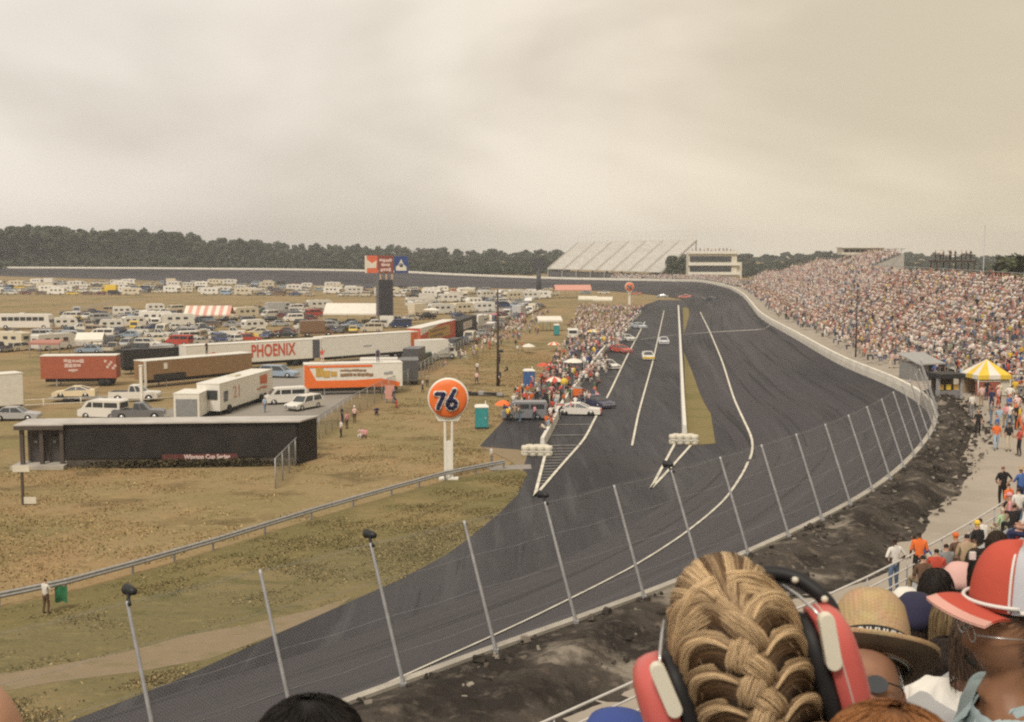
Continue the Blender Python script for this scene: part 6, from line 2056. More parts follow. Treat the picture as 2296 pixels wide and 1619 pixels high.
# gear that stands between the crews: tyre piles, tool chests, fuel cans
def gear(px, py, kind, label, group):
    p = G(px, py); p.z = .03
    t = thing({'tyres': 'tyre_pile', 'chest': 'tool_chest', 'board': 'pit_board'}[kind], label, {'tyres': 'tyres', 'chest': 'tool chest', 'board': 'pit board'}[kind], p, random.uniform(0, 6.28), group)
    if kind == 'tyres':
        for k in range(random.choice((3, 4))):
            mb = MB(); mb.lathe([(.18, 0), (.33, 0), (.36, .06), (.36, .22), (.33, .28), (.18, .28)], 12, (random.uniform(-.03, .03), 0, .28 * k)); mb.build('tyre', DARK, t)
    elif kind == 'chest':
        m = random.choice((RED, RED, BLUE, BLACKP, ORANGE))
        mb = MB(); mb.box((0, 0, .55), (1.1, .55, .9)); mb.build('cabinet', m, t, bevel=.02)
        mb = MB(); mb.box((0, 0, 1.02), (1.14, .59, .05)); mb.build('lid', GREYM, t)
        for sx in (-.45, .45):
            for sy in (-.2, .2):
                mb = MB(); mb.lathe([(.03, -.03), (.09, -.03), (.09, .03), (.03, .03)], 8, (sx, sy, .09), 'y'); mb.build('wheel', DARK, t)
    else:
        mb = MB(); mb.tube([(0, 0, 0), (0, 0, 2.4)], .03, 5); mb.build('staff', GREYM, t)
        mb = MB(); mb.lathe([(.45, -.02), (.45, .02)], 16, (0, 0, 2.5), 'y'); mb.build('panel', random.choice((RED, WHITE, YELLOW)), t)
for k in range(13):
    u, v_ = random.random(), random.random()
    gear(1130 + 130 * u + 60 * v_, 940 - 85 * v_, 'tyres', 'pile of black tyres among the nearest pit crews', 'tyre piles in the pits')
for k in range(14):
    u, v_ = random.random(), random.random()
    gear(1150 + 110 * u + 110 * v_, 935 - 140 * v_, 'chest', 'wheeled tool chest standing among the pit crews', 'tool chests in the pits')
for k in range(5):
    gear(1265 + 22 * k, 905 - 28 * k, 'board', 'round pit board on a staff held over the pit wall', 'pit boards along the pit wall')
# farther down the pits they read as one mass
far = []
while len(far) < 420:
    u, v_ = random.random(), random.random()
    a, b, c, d = G(1300, 690), G(1445, 693), G(1400, 752), G(1262, 762)
    p = a.lerp(b, u).lerp(d.lerp(c, u), v_)
    far.append((p.x, p.y, gz(p.x, p.y) + .75, random.uniform(0, 6.28)))
far = np.array(far); tag(crowd_mesh('crowd', far[:, :3], far[:, 3], 0), kind='stuff')
crowd_people(22, [(1085, 748), (1240, 715), (1190, 800), (975, 850)], 'strolling along the paddock fence', 'people along the paddock fence')

# spectators in the nearest seats of the packed grandstand
for (x, y, z, yaw, k) in OWN_SEATS:
    s = random.choice(['white', 'white', 'cream', 'pale pink', 'pink', 'red', 'blue', 'navy', 'black', 'grey', 'tan', 'brown', 'yellow'])
    person(0, 0, random.choice(('sit', 'sit', 'sitknee', 'situp', 'sitcap', 'sithat')), f'spectator in a {s} top at the near end of the grandstand', s, random.choice(tr_names), hair=random.choice([(.05, .03, .02), (.15, .09, .05), 'white', 'red']), skin=random.choice(('fair', 'fair', 'tanned')), face=yaw, group='spectators at the near end of the grandstand', at=(x, y, z - .02))
# people along the walkway between wall and stand
wk = []
for y_ in np.arange(104, 380, .8):
    i = wall_index(y_)
    for o_ in (-7.2, -5.6, -4.2, -2.8):
        if random.random() > {-7.2: .92, -5.6: .7, -4.2: .45, -2.8: .22}[o_] * (1.0 if y_ > 120 else .7): continue
        p = off(i, o_ + random.uniform(-.6, .6), 5.47)
        wk.append((p.x, p.y + random.uniform(-.5, .5), 5.47, math.atan2(NIN[i].y, NIN[i].x) - math.pi / 2 + random.gauss(0, .8)))
wk.sort(key=lambda q: q[1])
for (x, y, z, yaw) in wk[:26]:
    s = random.choice(pit_names)
    t_ = random.choice(tr_names)
    person(0, 0, random.choice(('stand', 'hips', 'walk', 'fwd', 'capstand')), f'person in a {s} top and {t_} trousers on the walkway below the grandstand', s, t_, hair=random.choice([(.05, .03, .02), 'white', 'black']), face=yaw, group='people on the walkway below the grandstand', at=(x, y, z))
wk = np.array(wk[26:]); wk[:, 2] += .8
tag(crowd_mesh('crowd', wk[:, :3], wk[:, 3], 0), kind='stuff')

# people with a place of their own on the walkway and the lower rows
ZW = 5.47
person(2233, 1009, 'walk', 'person in an orange top and blue shorts walking down the open walkway', 'orange', 'pale blue', face=R(170), base=ZW, skin='tanned')
person(2192, 978, 'walk', 'person in black carrying something down the walkway beside the earth bank', 'black', 'black', hair='white', face=R(160), base=ZW)
person(2178, 935, 'stand', 'person in white in front of the drinks booth', 'white', 'grey', face=R(20), base=ZW)
person(2262, 935, 'stand', 'person in dark clothes by the corner of the striped stall', 'black', 'black', face=R(100), base=ZW)
person(2276, 930, 'hips', 'person in a white shirt and pale trousers right of the striped stall', 'white', 'cream', face=R(80), base=ZW)
person(2285, 965, 'walk', 'person in yellow at the edge of the walkway', 'yellow', 'orange', face=R(60), base=ZW)
person(2200, 912, 'stand', 'person in pale pink in front of the red counter', 'pale pink', 'tan', face=R(10), base=ZW)
person(2240, 905, 'fwd', 'person in a cream top buying at the striped stall', 'cream', 'black', face=R(0), base=ZW)
for k in range(18):
    u, v_ = random.random(), random.random()
    a = atz(2168, 898, ZW).lerp(atz(2300, 892, ZW), u); b = atz(2225, 1000, ZW).lerp(atz(2305, 1050, ZW), u); p = a.lerp(b, v_)
    s = random.choice(pit_names); t_ = random.choice(tr_names)
    person(0, 0, random.choice(('walk', 'stand', 'hips', 'capstand', 'fwd')), f'person in a {s} top and {t_} trousers on the open walkway by the stalls', s, t_, hair=random.choice([(.05, .03, .02), 'white', 'red', 'black']), skin=random.choice(('fair', 'tanned')), face=random.uniform(0, 6.28), group='people on the open walkway by the stalls', at=p)
# on the press building roof and the viewing platform
bp, bw, bz = ROOF
for k in range(11):
    s = random.choice(('white', 'black', 'brown', 'pale pink', 'navy'))
    person(0, 0, random.choice(('stand', 'hips')), f'person in {s} on the flat roof of the cream building', s, 'black', face=math.pi + random.uniform(-.5, .5), group='people on the roof of the cream building', at=(bp.x - bw * .42 + bw * .8 * k / 10, bp.y + random.uniform(.8, 2.5), bz + .02), scale=1.15)
for k in range(9):
    s = random.choice(('navy', 'black', 'black', 'brown', 'white'))
    person(0, 0, random.choice(('stand', 'hips', 'up')), f'person in {s} on the dark raised platform behind the crowd', s, 'black', face=R(90) + random.uniform(-.6, .6), group='people on the raised platform', at=(PLAT_C.x - 2.9 + .72 * k, PLAT_C.y + random.uniform(-1, 1), PLAT_Z))
# ------------------------------------------------------------------ people of the near stand
HAIRM = mk_attr('hair_strands', 'tint', .55, .10, 60, spec=.28, geo=True)


def proj(p):
    r = Vector(p) - C0; f = r.dot(FWD)
    return 1148 + r.x / f * F, 809.5 - r.dot(UPV) / f * F, f


SEATPOS = []
for k in range(0, 15):
    for i in NS:
        for t_ in (0, .25, .5, .75):
            if i + 1 >= NS[-1]: continue
            p = off(i, nrow_o(k) + .2, nrow_z(k) + .44).lerp(off(i + 1, nrow_o(k) + .2, nrow_z(k) + .44), t_)
            if p.y < 2: continue
            x, y, f = proj(p + Vector((0, 0, .79)))
            if f > 1.5: SEATPOS.append((x, y, f, p, math.atan2(NIN[i].y, NIN[i].x) - math.pi / 2, k))


def seat_at(px, py):
    c = [s for s in SEATPOS if abs(s[0] - px) < 14 and abs(s[1] - py) < 14 and s[2] > 9]
    if c: return max(c, key=lambda s: s[2])
    return min([s for s in SEATPOS if s[2] > 9], key=lambda s: (s[0] - px) ** 2 + (s[1] - py) ** 2)


taken = []
def sitter(px, py, pose, label, shirt, trousers, hair, skin='fair', turn=0.0, group=None):
    s = seat_at(px, py); taken.append(s[3])
    return person(0, 0, pose, label, shirt, trousers, hair=hair, skin=skin, face=s[4] + R(turn), group=group, at=s[3] - Vector((0, 0, .03)))


DKH = (.03, .02, .015)
BZ = nrow_z(0)
person(2003, 1330, 'hips', 'man in a white shirt and blue jeans standing at the white pipe railing', 'white', 'denim', hair=DKH, skin='dark', face=R(20), base=BZ + .02, scale=1.0)
person(2058, 1312, 'stand', 'man in an orange shirt and black trousers standing beside the white shirt and jeans', 'orange', 'black', hair=DKH, skin='dark', face=R(-10), base=BZ + .02)
person(2082, 1306, 'bend', 'man in a blue shirt and pale trousers leaning behind the orange shirt', 'blue', 'cream', hair=DKH, skin='tanned', face=R(60), base=BZ + .1, scale=.95)
sitter(2153, 1208, 'sitcap', 'spectator in an orange cap in the lowest rows by the pipe railing', 'brown', 'black', 'orange', turn=-30)
sitter(2135, 1238, 'sit', 'dark haired spectator in grey below the orange cap', 'grey', 'black', DKH, turn=-30)
sitter(2213, 1174, 'sitknee', 'dark haired spectator in a white shirt leaning forward near the pipe railing', 'white', 'black', DKH, turn=-20)
sitter(2196, 1161, 'sitcap', 'spectator in a yellow cap and dark shirt near the pipe railing', 'black', 'brown', 'yellow', turn=-30)
sitter(2268, 1128, 'situp', 'broad spectator in a black shirt with a raised arm', 'black', 'black', DKH, skin='tanned', turn=-40)
sitter(2188, 1234, 'sit', 'dark haired spectator in tan just beyond the red cap bill', 'tan', 'brown', DKH, turn=-50)
sitter(2090, 1277, 'sit', 'small dark haired spectator in tan trousers behind the blue shirt', 'brown', 'khaki', DKH, turn=-40)
sitter(2112, 1262, 'sit', 'spectator in a red top low by the pipe railing', 'red', 'cream', DKH, turn=-60)
sitter(2240, 1135, 'sit', 'spectator in a pale green top among the lowest rows', (.5, .62, .40), 'cream', 'cream', turn=-30)
def stander(px, py, d, pose, label, shirt, trousers, hair, turn):
    P = atd(px, py, d)
    person(0, 0, pose, label, shirt, trousers, hair=hair, face=R(turn), at=(P.x, P.y, max(7.07, P.z - 1.66)))
stander(2262, 1088, 43, 'stand', 'person in a bright orange shirt standing at the far end of the pipe railing', 'orange', 'black', (.1, .06, .04), 30)
stander(2265, 1112, 40, 'capstand', 'person in a bright pink top and pink cap just in front of the orange shirt', 'pink', 'cream', 'pink', 60)
stander(2250, 1048, 46, 'hips', 'person in a black top standing farthest along the pipe railing', 'black', 'black', (.2, .1, .08), 10)
stander(2284, 1100, 42, 'stand', 'person in a white top right of the bright orange shirt', 'white', 'denim', DKH, 0)
stander(2290, 1062, 46, 'hatstand', 'person in a straw hat and blue top at the far end of the near bleachers', 'blue', 'navy', 'tan', 20)
nn = 0
random.shuffle(SEATPOS)
for s in SEATPOS:
    x, y, f, p, yaw, k = s
    lim = 1290 - (x - 2120) * .88
    if not (2060 < x < 2330 and lim + 4 < y < lim + 185 and k < 15 and (f > 10 or (y > 1330 and f > 6))): continue
    if any((p - q).length < .43 for q in taken): continue
    taken.append(p); nn += 1
    if nn > 150: break
    c = random.choice(['white', 'black', 'navy', 'red', 'cream', 'pale pink', 'blue', 'brown', 'grey'])
    person(0, 0, random.choice(('sit', 'sit', 'sitknee', 'sitcap', 'sithat', 'situp')), f'spectator in a {c} top in the lower rows of the near bleachers', c, random.choice(tr_names), hair=random.choice([DKH, (.10, .06, .035), 'white', (.30, .19, .09), 'red']), skin=random.choice(('fair', 'tanned', 'fair')), face=yaw + R(random.uniform(-50, 10)), group='spectators in the lower rows of the near bleachers', at=p - Vector((0, 0, .03)))


# ---- the nearest heads: a head with a face, neck, torso and legs fused into one skin
def face_head(rx=.074, ry=.096, rz=.116, n=56, m=44):
    vs = []; fs = []
    g = lambda a, s: math.exp(-(a / s) ** 2)
    for j in range(m + 1):
        ph = -math.pi / 2 + math.pi * j / m
        for i in range(n):
            th = 2 * math.pi * i / n
            x = rx * math.sin(th) * math.cos(ph); y = ry * math.cos(th) * math.cos(ph); z = rz * math.sin(ph)
            if z < 0: x *= 1 - .22 * (z / rz) ** 2
            if y < 0 and z < -.02: y *= 1 - .25 * min(1, (-z - .02) / .08)
            if y > 0:
                k = y / ry
                dy = .024 * g(x, .012) * g(z + .020, .018) + .012 * g(x, .010) * g(z - .004, .02) + .007 * g(z - .034, .010) * g(x, .05)
                dy += -.009 * (g(x - .031, .014) + g(x + .031, .014)) * g(z - .016, .011)
                dy += .007 * g(x, .024) * g(z + .058, .006) + .006 * g(x, .020) * g(z + .072, .006) - .004 * g(x, .024) * g(z + .065, .003)
                dy += .011 * g(x, .020) * g(z + .096, .016) + .005 * (g(x - .042, .02) + g(x + .042, .02)) * g(z + .022, .02)
                y += dy * min(1, k * 2)
            vs.append((x, y, z))
    for j in range(m):
        for i in range(n):
            i2 = (i + 1) % n
            fs.append((j * n + i, j * n + i2, (j + 1) * n + i2, (j + 1) * n + i))
    return vs, fs


HEADZ = .775
def near_body(name, label, O, turn, head_rot, skin, shirt, trousers, arm='lap', voxel=.006, wide=1.05, group=None, hs=1.0):
    """O: world place of the head's centre; turn: body yaw (faces +y at 0); head_rot: Matrix of the head in world axes"""
    t = thing('person', label, 'person', O, 0, group)
    J, B = seated(arm, 0, wide)
    for k in ('head', 'crown'): J.pop(k)
    J['neck'] = ((0, .015, .70), .055)
    B = [b for b in B if b[1] not in ('head', 'crown')]
    me, tags = skin_body(J, B, 2)
    T = Matrix.Rotation(turn, 4, 'Z') @ Matrix.Translation((0, 0, -HEADZ))
    bm = bmesh.new(); bm.from_mesh(me); bmesh.ops.transform(bm, matrix=T, verts=bm.verts)
    hv, hf = face_head(.074 * hs, .096 * hs, .116 * hs)
    vv = [bm.verts.new(head_rot @ Vector(v)) for v in hv]
    for f in hf:
        try: bm.faces.new([vv[i] for i in f])
        except ValueError: pass
    for s in (-1, 1):
        ear = bmesh.ops.create_uvsphere(bm, u_segments=12, v_segments=8, radius=1.0)['verts']
        bmesh.ops.transform(bm, matrix=head_rot.to_4x4() @ Matrix.Translation((s * .076 * hs, -.012, -.012)) @ Matrix.Rotation(s * .35, 4, 'Z') @ Matrix.Diagonal((.010, .021, .033, 1)), verts=ear)
    bmesh.ops.remove_doubles(bm, verts=bm.verts, dist=1e-5)
    # a neck that joins skull and shoulders whatever the head's tilt
    a = T @ Vector((0, .01, .62)); b = head_rot @ Vector((0, -.012, -.06))
    mb = MB(); mb.tube([a, a.lerp(b, .5), b], [.066, .056, .058], 16)
    vv = [bm.verts.new(v) for v in mb.v]
    for f in mb.f: bm.faces.new([vv[i] for i in f])
    bm.to_mesh(me); bm.free()
    o = bpy.data.objects.new('body', me); COL.objects.link(o)
    rm = o.modifiers.new('r', 'REMESH'); rm.mode = 'VOXEL'; rm.voxel_size = voxel
    sm = o.modifiers.new('s', 'SMOOTH'); sm.factor = .5; sm.iterations = 3
    dg = bpy.context.evaluated_depsgraph_get()
    out = bpy.data.meshes.new_from_object(o.evaluated_get(dg))
    bpy.data.objects.remove(o)
    segs = [(T @ Vector(J[a][0]), T @ Vector(J[b][0]), t_) for a, b, t_ in B] + [(Vector((0, 0, 0)), b, SK)]
    ft = []
    for p in out.polygons:
        c = p.center; best = None
        for a, b_, t_ in segs:
            d = b_ - a; u = max(0, min(1, (c - a).dot(d) / max(1e-9, d.length_squared)))
            q = (c - (a + d * u)).length
            if best is None or q < best[0]: best = (q, t_)
        ft.append(best[1] if (c.length > .15 and c.z < -.13) else SK)
    out.materials.append(skin)
    out.polygons.foreach_set('use_smooth', [True] * len(out.polygons)); out.name = 'body'
    bo = bpy.data.objects.new('body', out); COL.objects.link(bo); bo.parent = t
    vn = [v.normal.copy() for v in out.vertices]; vc = [v.co.copy() for v in out.vertices]
    for nm, code, m in (('shirt', SH, shirt), ('trousers', PA, trousers), ('shoe', SO, P_SHOE)):
        if m is None: continue
        mp = {}; V = []; Fc = []
        for p, c in zip(out.polygons, ft):
            if c != code: continue
            f = []
            for v in p.vertices:
                if v not in mp:
                    mp[v] = len(V)
                    w = .006 * math.sin(vc[v].x * 46 + vc[v].z * 31) * math.sin(vc[v].y * 39 - vc[v].z * 22)
                    V.append(tuple(vc[v] + vn[v] * (.009 + max(0, w))))
                f.append(mp[v])
            Fc.append(f)
        if not V: continue
        mb = MB(); mb.add(V, Fc, 0, True); mb.build(nm, m, t, fix=False)
    return t


def strands_mesh(name, P, rad, cols, parent, loc=None):
    """P: N x K x 3 strand points; rad: N; cols: N x 3 -> three-sided tubes"""
    P = np.asarray(P, dtype=np.float64); N, K, _ = P.shape
    tg = np.gradient(P, axis=1); tg /= np.maximum(np.linalg.norm(tg, axis=2, keepdims=True), 1e-9)
    ref = rng.normal(size=(N, 1, 3)); a = np.cross(tg, ref); a /= np.maximum(np.linalg.norm(a, axis=2, keepdims=True), 1e-9); b = np.cross(tg, a)
    tap = np.ones(K); tap[0] = .6; tap[-1] = .3; tap[-2] = .75
    rr = rad[:, None, None] * tap[None, :, None]
    ring = [P + (a * math.cos(q) + b * math.sin(q)) * rr for q in (0, 2.0944, 4.18879)]
    V = np.stack(ring, 2).reshape(-1, 3)
    idx = np.arange(N * K * 3).reshape(N, K, 3)
    Q = []
    for k in range(3):
        k2 = (k + 1) % 3
        Q.append(np.stack([idx[:, :-1, k], idx[:, :-1, k2], idx[:, 1:, k2], idx[:, 1:, k]], -1))
    Q = np.stack(Q, 2).reshape(-1, 4)
    fc = np.repeat(np.asarray(cols), (K - 1) * 3, axis=0)
    me = raw_mesh(name, V, Q, HAIRM, smooth=True, cols=fc)
    o = bpy.data.objects.new(name, me); COL.objects.link(o); o.parent = parent
    if loc is not None: o.location = loc
    return o


def smooth_path(pts, K):
    P = [Vector(p) for p in pts]
    c = catmull(P, 1e9)
    # dense Catmull sampling by chord
    out = []
    for i in range(len(P) - 1):
        p0 = P[max(i - 1, 0)]; p1 = P[i]; p2 = P[i + 1]; p3 = P[min(i + 2, len(P) - 1)]
        for k in range(24):
            t = k / 24
            out.append(.5 * ((2 * p1) + (p2 - p0) * t + (2 * p0 - 5 * p1 + 4 * p2 - p3) * t * t + (3 * p1 - p0 - 3 * p2 + p3) * t ** 3))
    out.append(P[-1])
    A = np.array(out); s = np.concatenate([[0], np.cumsum(np.linalg.norm(np.diff(A, axis=0), axis=1))])
    q = np.linspace(0, s[-1], K)
    return np.stack([np.interp(q, s, A[:, j]) for j in range(3)], 1)


SKF = mk('skin_fair', (.47, .26, .17), .55, .08, 25)
SKT = mk('skin_tanned', (.25, .125, .068), .5, .12, 25)
SKM = mk('skin_weathered', (.30, .155, .095), .55, .12, 25)
def cloth(name, c): return mk(name, c, .9, .08, 6, bump=.15)


# ================= woman with the French braid and red ear defenders
ROLL = R(17)
WO = atd(1652, 1447, 1.45)
HR = Matrix.Rotation(-ROLL, 3, 'Y')
wm = near_body('person', 'woman with a long blonde French braid seen from behind', WO, R(2), HR.copy(), SKF, cloth('cotton_navy', (.05, .06, .12)), cloth('denim_cloth', (.10, .14, .22)), hs=.84)
RX, RY, RZ = .0715, .092, .112
def hr_r(z):
    return (max(0.0, 1 - (max(z, 0) / RZ) ** 2.3)) ** (1 / 2.3) if z > 0 else 1 - .30 * (z / .25) ** 2
def shell(th, z, lift=0.0):
    r = hr_r(z)
    return Vector(((RX * r + lift) * math.sin(th), -(RY * r + lift) * math.cos(th), z + (lift * .8 if z > .08 else 0)))


# inner cap of dark roots
vs = []; fs = []
zs = np.concatenate([np.linspace(-.24, .06, 16), np.linspace(.07, RZ * .995, 12)])
nq = 40
for z in zs:
    r = hr_r(z)
    for k in range(nq):
        a = 2 * math.pi * k / nq
        yy = -(RY * r - .004) * math.cos(a)
        if z < .02 and yy > 0: yy *= .25
        vs.append(((RX * r - .004) * math.sin(a), yy, z))
for j in range(len(zs) - 1):
    for k in range(nq): fs.append((j * nq + k, j * nq + (k + 1) % nq, (j + 1) * nq + (k + 1) % nq, (j + 1) * nq + k))
fs.append(tuple((len(zs) - 1) * nq + k for k in range(nq)))
mb = MB(); mb.add([tuple(HR @ Vector(v)) for v in vs], fs, 0, True)
mb.build('hair', mk('dark_roots', (.050, .028, .014), .6, .35, 60), wm)

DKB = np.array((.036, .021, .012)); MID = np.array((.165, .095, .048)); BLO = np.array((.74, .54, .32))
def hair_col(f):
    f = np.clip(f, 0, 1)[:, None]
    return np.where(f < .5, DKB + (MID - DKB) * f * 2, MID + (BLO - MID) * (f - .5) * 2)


def lock(path, n, wid, thick, light, K=22, edge=.35, tip=1.0, name='braid_strand', wave=.0012):
    """a lock of hair: n strands in a flattened bundle; wid(t), thick(t): half sizes along it"""
    C = smooth_path(path, K); t = np.linspace(0, 1, K)
    tg = np.gradient(C, axis=0); tg /= np.linalg.norm(tg, axis=1)[:, None]
    cen = np.array([0, .0, 0]); nr = C - np.stack([np.zeros(K), np.zeros(K) + .01, C[:, 2] * .75], 1)
    nr -= tg * (nr * tg).sum(1)[:, None]; nr /= np.linalg.norm(nr, axis=1)[:, None]
    sd = np.cross(tg, nr)
    sgn = np.where(sd[K // 2, 2] >= 0, 1, -1); sd = sd * sgn      # side points upwards
    u = rng.uniform(-1, 1, n); v = rng.uniform(-1, 1, n); q = np.sqrt(np.maximum(0, 1 - u ** 2)); v = v * q
    ww = np.array([wid(x) for x in t]); tt = np.array([thick(x) for x in t])
    P = C[None] + sd[None] * (u[:, None] * ww[None])[..., None] + nr[None] * ((v[:, None] * .5 + .5 * q[:, None]) * tt[None])[..., None]
    ph = rng.uniform(0, 6.28, (n, 1)); P = P + (nr[None] + sd[None]) * (np.sin(t[None] * rng.uniform(4, 9, (n, 1)) + ph) * wave)[..., None]
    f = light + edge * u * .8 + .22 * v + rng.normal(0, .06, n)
    return P, hair_col(f), rng.uniform(.00028, .00055, n)


locks = []
# crown hair swept back over the top towards the first crossing
def cap_pt(x, phi, lift=.006):
    k = math.sqrt(max(0, 1 - (x / (RX + .008)) ** 2))
    return Vector((x, (RY + lift) * math.sin(phi) * (.6 + .4 * k), (RZ + lift) * math.cos(phi) * k))
for k in range(-6, 7):
    x0 = k * .0115
    p = [cap_pt(x0 * 1.02, R(82)), cap_pt(x0, R(45)), cap_pt(x0, R(8)), cap_pt(x0 * .8, R(-22), .009), cap_pt(x0 * .36, R(-46), .011), shell(x0 * .8, .048, .010)]
    locks.append(lock(p, 220, lambda t: .012 - .004 * t, lambda t: .005, .62 + random.uniform(-.38, .30), edge=.3))
zc = .070
row = 0
while zc > -.225:
    for s in (-1, 1):
        z = zc - (.020 if s > 0 else 0)
        drop = .110 if z > -.03 else .085
        e = R(86)
        P = [shell(s * e, z - drop, .001), shell(s * R(74), z - drop * .55, .005), shell(s * R(52), z - .006, .008), shell(s * R(27), z + .010, .010), shell(s * R(7), z - .006, .013), shell(-s * R(8), z - .028, .014), shell(-s * R(14), z - .052, .006)]
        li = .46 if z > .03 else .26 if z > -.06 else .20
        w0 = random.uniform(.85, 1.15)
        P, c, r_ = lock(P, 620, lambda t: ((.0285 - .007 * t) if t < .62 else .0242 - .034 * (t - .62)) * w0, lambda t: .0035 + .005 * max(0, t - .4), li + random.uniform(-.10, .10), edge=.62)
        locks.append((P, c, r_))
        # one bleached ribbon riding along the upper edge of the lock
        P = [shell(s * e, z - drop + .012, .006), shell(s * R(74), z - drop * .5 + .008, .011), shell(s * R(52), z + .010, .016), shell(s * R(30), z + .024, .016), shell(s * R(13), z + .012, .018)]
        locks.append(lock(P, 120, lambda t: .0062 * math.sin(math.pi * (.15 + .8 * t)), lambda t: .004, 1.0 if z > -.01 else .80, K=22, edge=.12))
        kn = [shell(s * R(15), z + .008, .010), shell(s * R(3), z - .006, .018), shell(-s * R(6), z - .026, .020), shell(-s * R(11), z - .046, .009)]
        P2, c2, r2 = lock(kn, 200, lambda t: .004 + .0105 * math.sin(math.pi * min(1, t * 1.05)), lambda t: .004 + .007 * math.sin(math.pi * t), .78 + random.uniform(-.35, .15), K=12, edge=.2)
        locks.append((P2, c2, r2))
    zc -= .043
    row += 1
# bleached outer sweep down each side of the head
for s in (-1, 1):
    for q in range(3):
        z0 = .094 - q * .014
        P = [shell(s * R(8 + q * 6), z0 + .006, .007), shell(s * R(42), z0 - .006, .010), shell(s * R(70), z0 - .045, .008), shell(s * R(84), z0 - .105, .004), shell(s * R(88), z0 - .17, .001)]
        locks.append(lock(P, 120, lambda t: .009, lambda t: .006, .92 - .14 * q, edge=.25))
PP = {}
for P, c, r_ in locks: PP.setdefault(P.shape[1], []).append((P, c, r_))
M3 = np.array(HR)
for K, L in PP.items():
    P = np.concatenate([p for p, _, _ in L]) @ M3.T
    strands_mesh('hair', P, np.concatenate([r_ for _, _, r_ in L]), np.concatenate([c for _, c, _ in L]), wm)
# fine stray hairs
n = 420
th = rng.uniform(-1.5, 1.5, n); z0 = rng.uniform(-.12, .104, n)
P = []
for a, z in zip(th, z0):
    p = shell(a, z, .006); d = Vector(rng.normal(size=3) * .004); d2 = Vector(rng.normal(size=3) * .003)
    q = shell(a * random.uniform(.7, 1.0), z + random.uniform(-.035, .02), .010)
    P.append(smooth_path([p, p.lerp(q, .5) + d * .5 + Vector((0, -.002, .003)), q + d + d2], 8))
strands_mesh('stray_hair', np.array(P) @ M3.T, np.full(n, .00028), hair_col(rng.uniform(.5, 1.0, n)), wm)

# ---- ear defenders: a thing of their own, worn on her head
ed = thing('ear_defenders', 'red ear defenders with a black headband worn over the blonde braid', 'ear defenders', WO)
CUPR = mk('red_plastic_cup', (.56, .115, .10), .35, .04, 8, spec=.5)
PADB = mk('black_ear_pad', (.018, .017, .018), .6, .25, 20)
IVORY = mk('ivory_plastic', (.70, .66, .54), .4, .05, 10)
def T_(v): return tuple(HR @ Vector(v))
for s in (-1, 1):
    zc_ = -.062; yc = -.006
    xo = {1: .004, -1: .004}[s]
    # cup: stacked superellipse rings growing outwards then closing in a dome
    def ring(x, a, b, n=36, e=2.6, tilt=0):
        out = []
        for k in range(n):
            th = 2 * math.pi * k / n; c, si = math.cos(th), math.sin(th)
            out.append((s * x, yc + a * math.copysign(abs(c) ** (2 / e), c), zc_ + b * math.copysign(abs(si) ** (2 / e), si)))
        return out
    def loft(nm, rings, m):
        vs = [T_(p) for r_ in rings for p in r_]; nn_ = len(rings[0]); fs = []
        for j in range(len(rings) - 1):
            for k in range(nn_): fs.append((j * nn_ + k, j * nn_ + (k + 1) % nn_, (j + 1) * nn_ + (k + 1) % nn_, (j + 1) * nn_ + k))
        fs.append(tuple(range(nn_))[::-1]); fs.append(tuple((len(rings) - 1) * nn_ + k for k in range(nn_)))
        mb = MB(); mb.add(vs, fs, 0, True); return mb.build(nm, m, ed)
    loft('ear_pad', [ring(.072 + xo, .040, .064), ring(.076 + xo, .052, .076), ring(.088 + xo, .054, .079), ring(.0945 + xo, .050, .075)], PADB)
    loft('ear_cup', [ring(.095 + xo, .047, .076), ring(.0955 + xo, .055, .083), ring(.112 + xo, .055, .083), ring(.124 + xo, .052, .080), ring(.134 + xo, .044, .070), ring(.1395 + xo, .030, .052), ring(.141 + xo, .012, .024)], CUPR)
    loft('trim_ring', [ring(.1085 + xo, .0555, .0835), ring(.1092 + xo, .0566, .0846), ring(.1105 + xo, .0566, .0846), ring(.1112 + xo, .0555, .0835)], mk('pale_seam', (.60, .42, .38), .5)) if s > 0 else None
    # ivory slider bar on the back of the cup, rounded at its ends
    x0 = s * .106
    mb = MB()
    pr = []
    for k in range(9): a = math.pi * k / 8; pr.append((.0098 * math.cos(a), .024 + .0098 * math.sin(a)))
    for k in range(9): a = math.pi + math.pi * k / 8; pr.append((.0098 * math.cos(a), -.030 + .0098 * math.sin(a)))
    tl = R(-6) * s
    pr = [(x0 + p * math.cos(tl) - q * math.sin(tl), zc_ + .062 + p * math.sin(tl) + q * math.cos(tl)) for p, q in pr]
    mb.prism(pr, yc - .066, yc - .052, 'y')
    mb.v = [T_(v) for v in mb.v]; mb.build('slider', IVORY, ed, bevel=.0015)
    mb = MB(); mb.tube([T_(p) for p in ((x0, yc - .056, zc_ + .085), (s * .100, yc - .044, zc_ + .098), (s * .090, yc - .02, zc_ + .112), (s * .080, yc + .015, zc_ + .118))], .0022, 8); mb.build('wire', CHROME, ed)
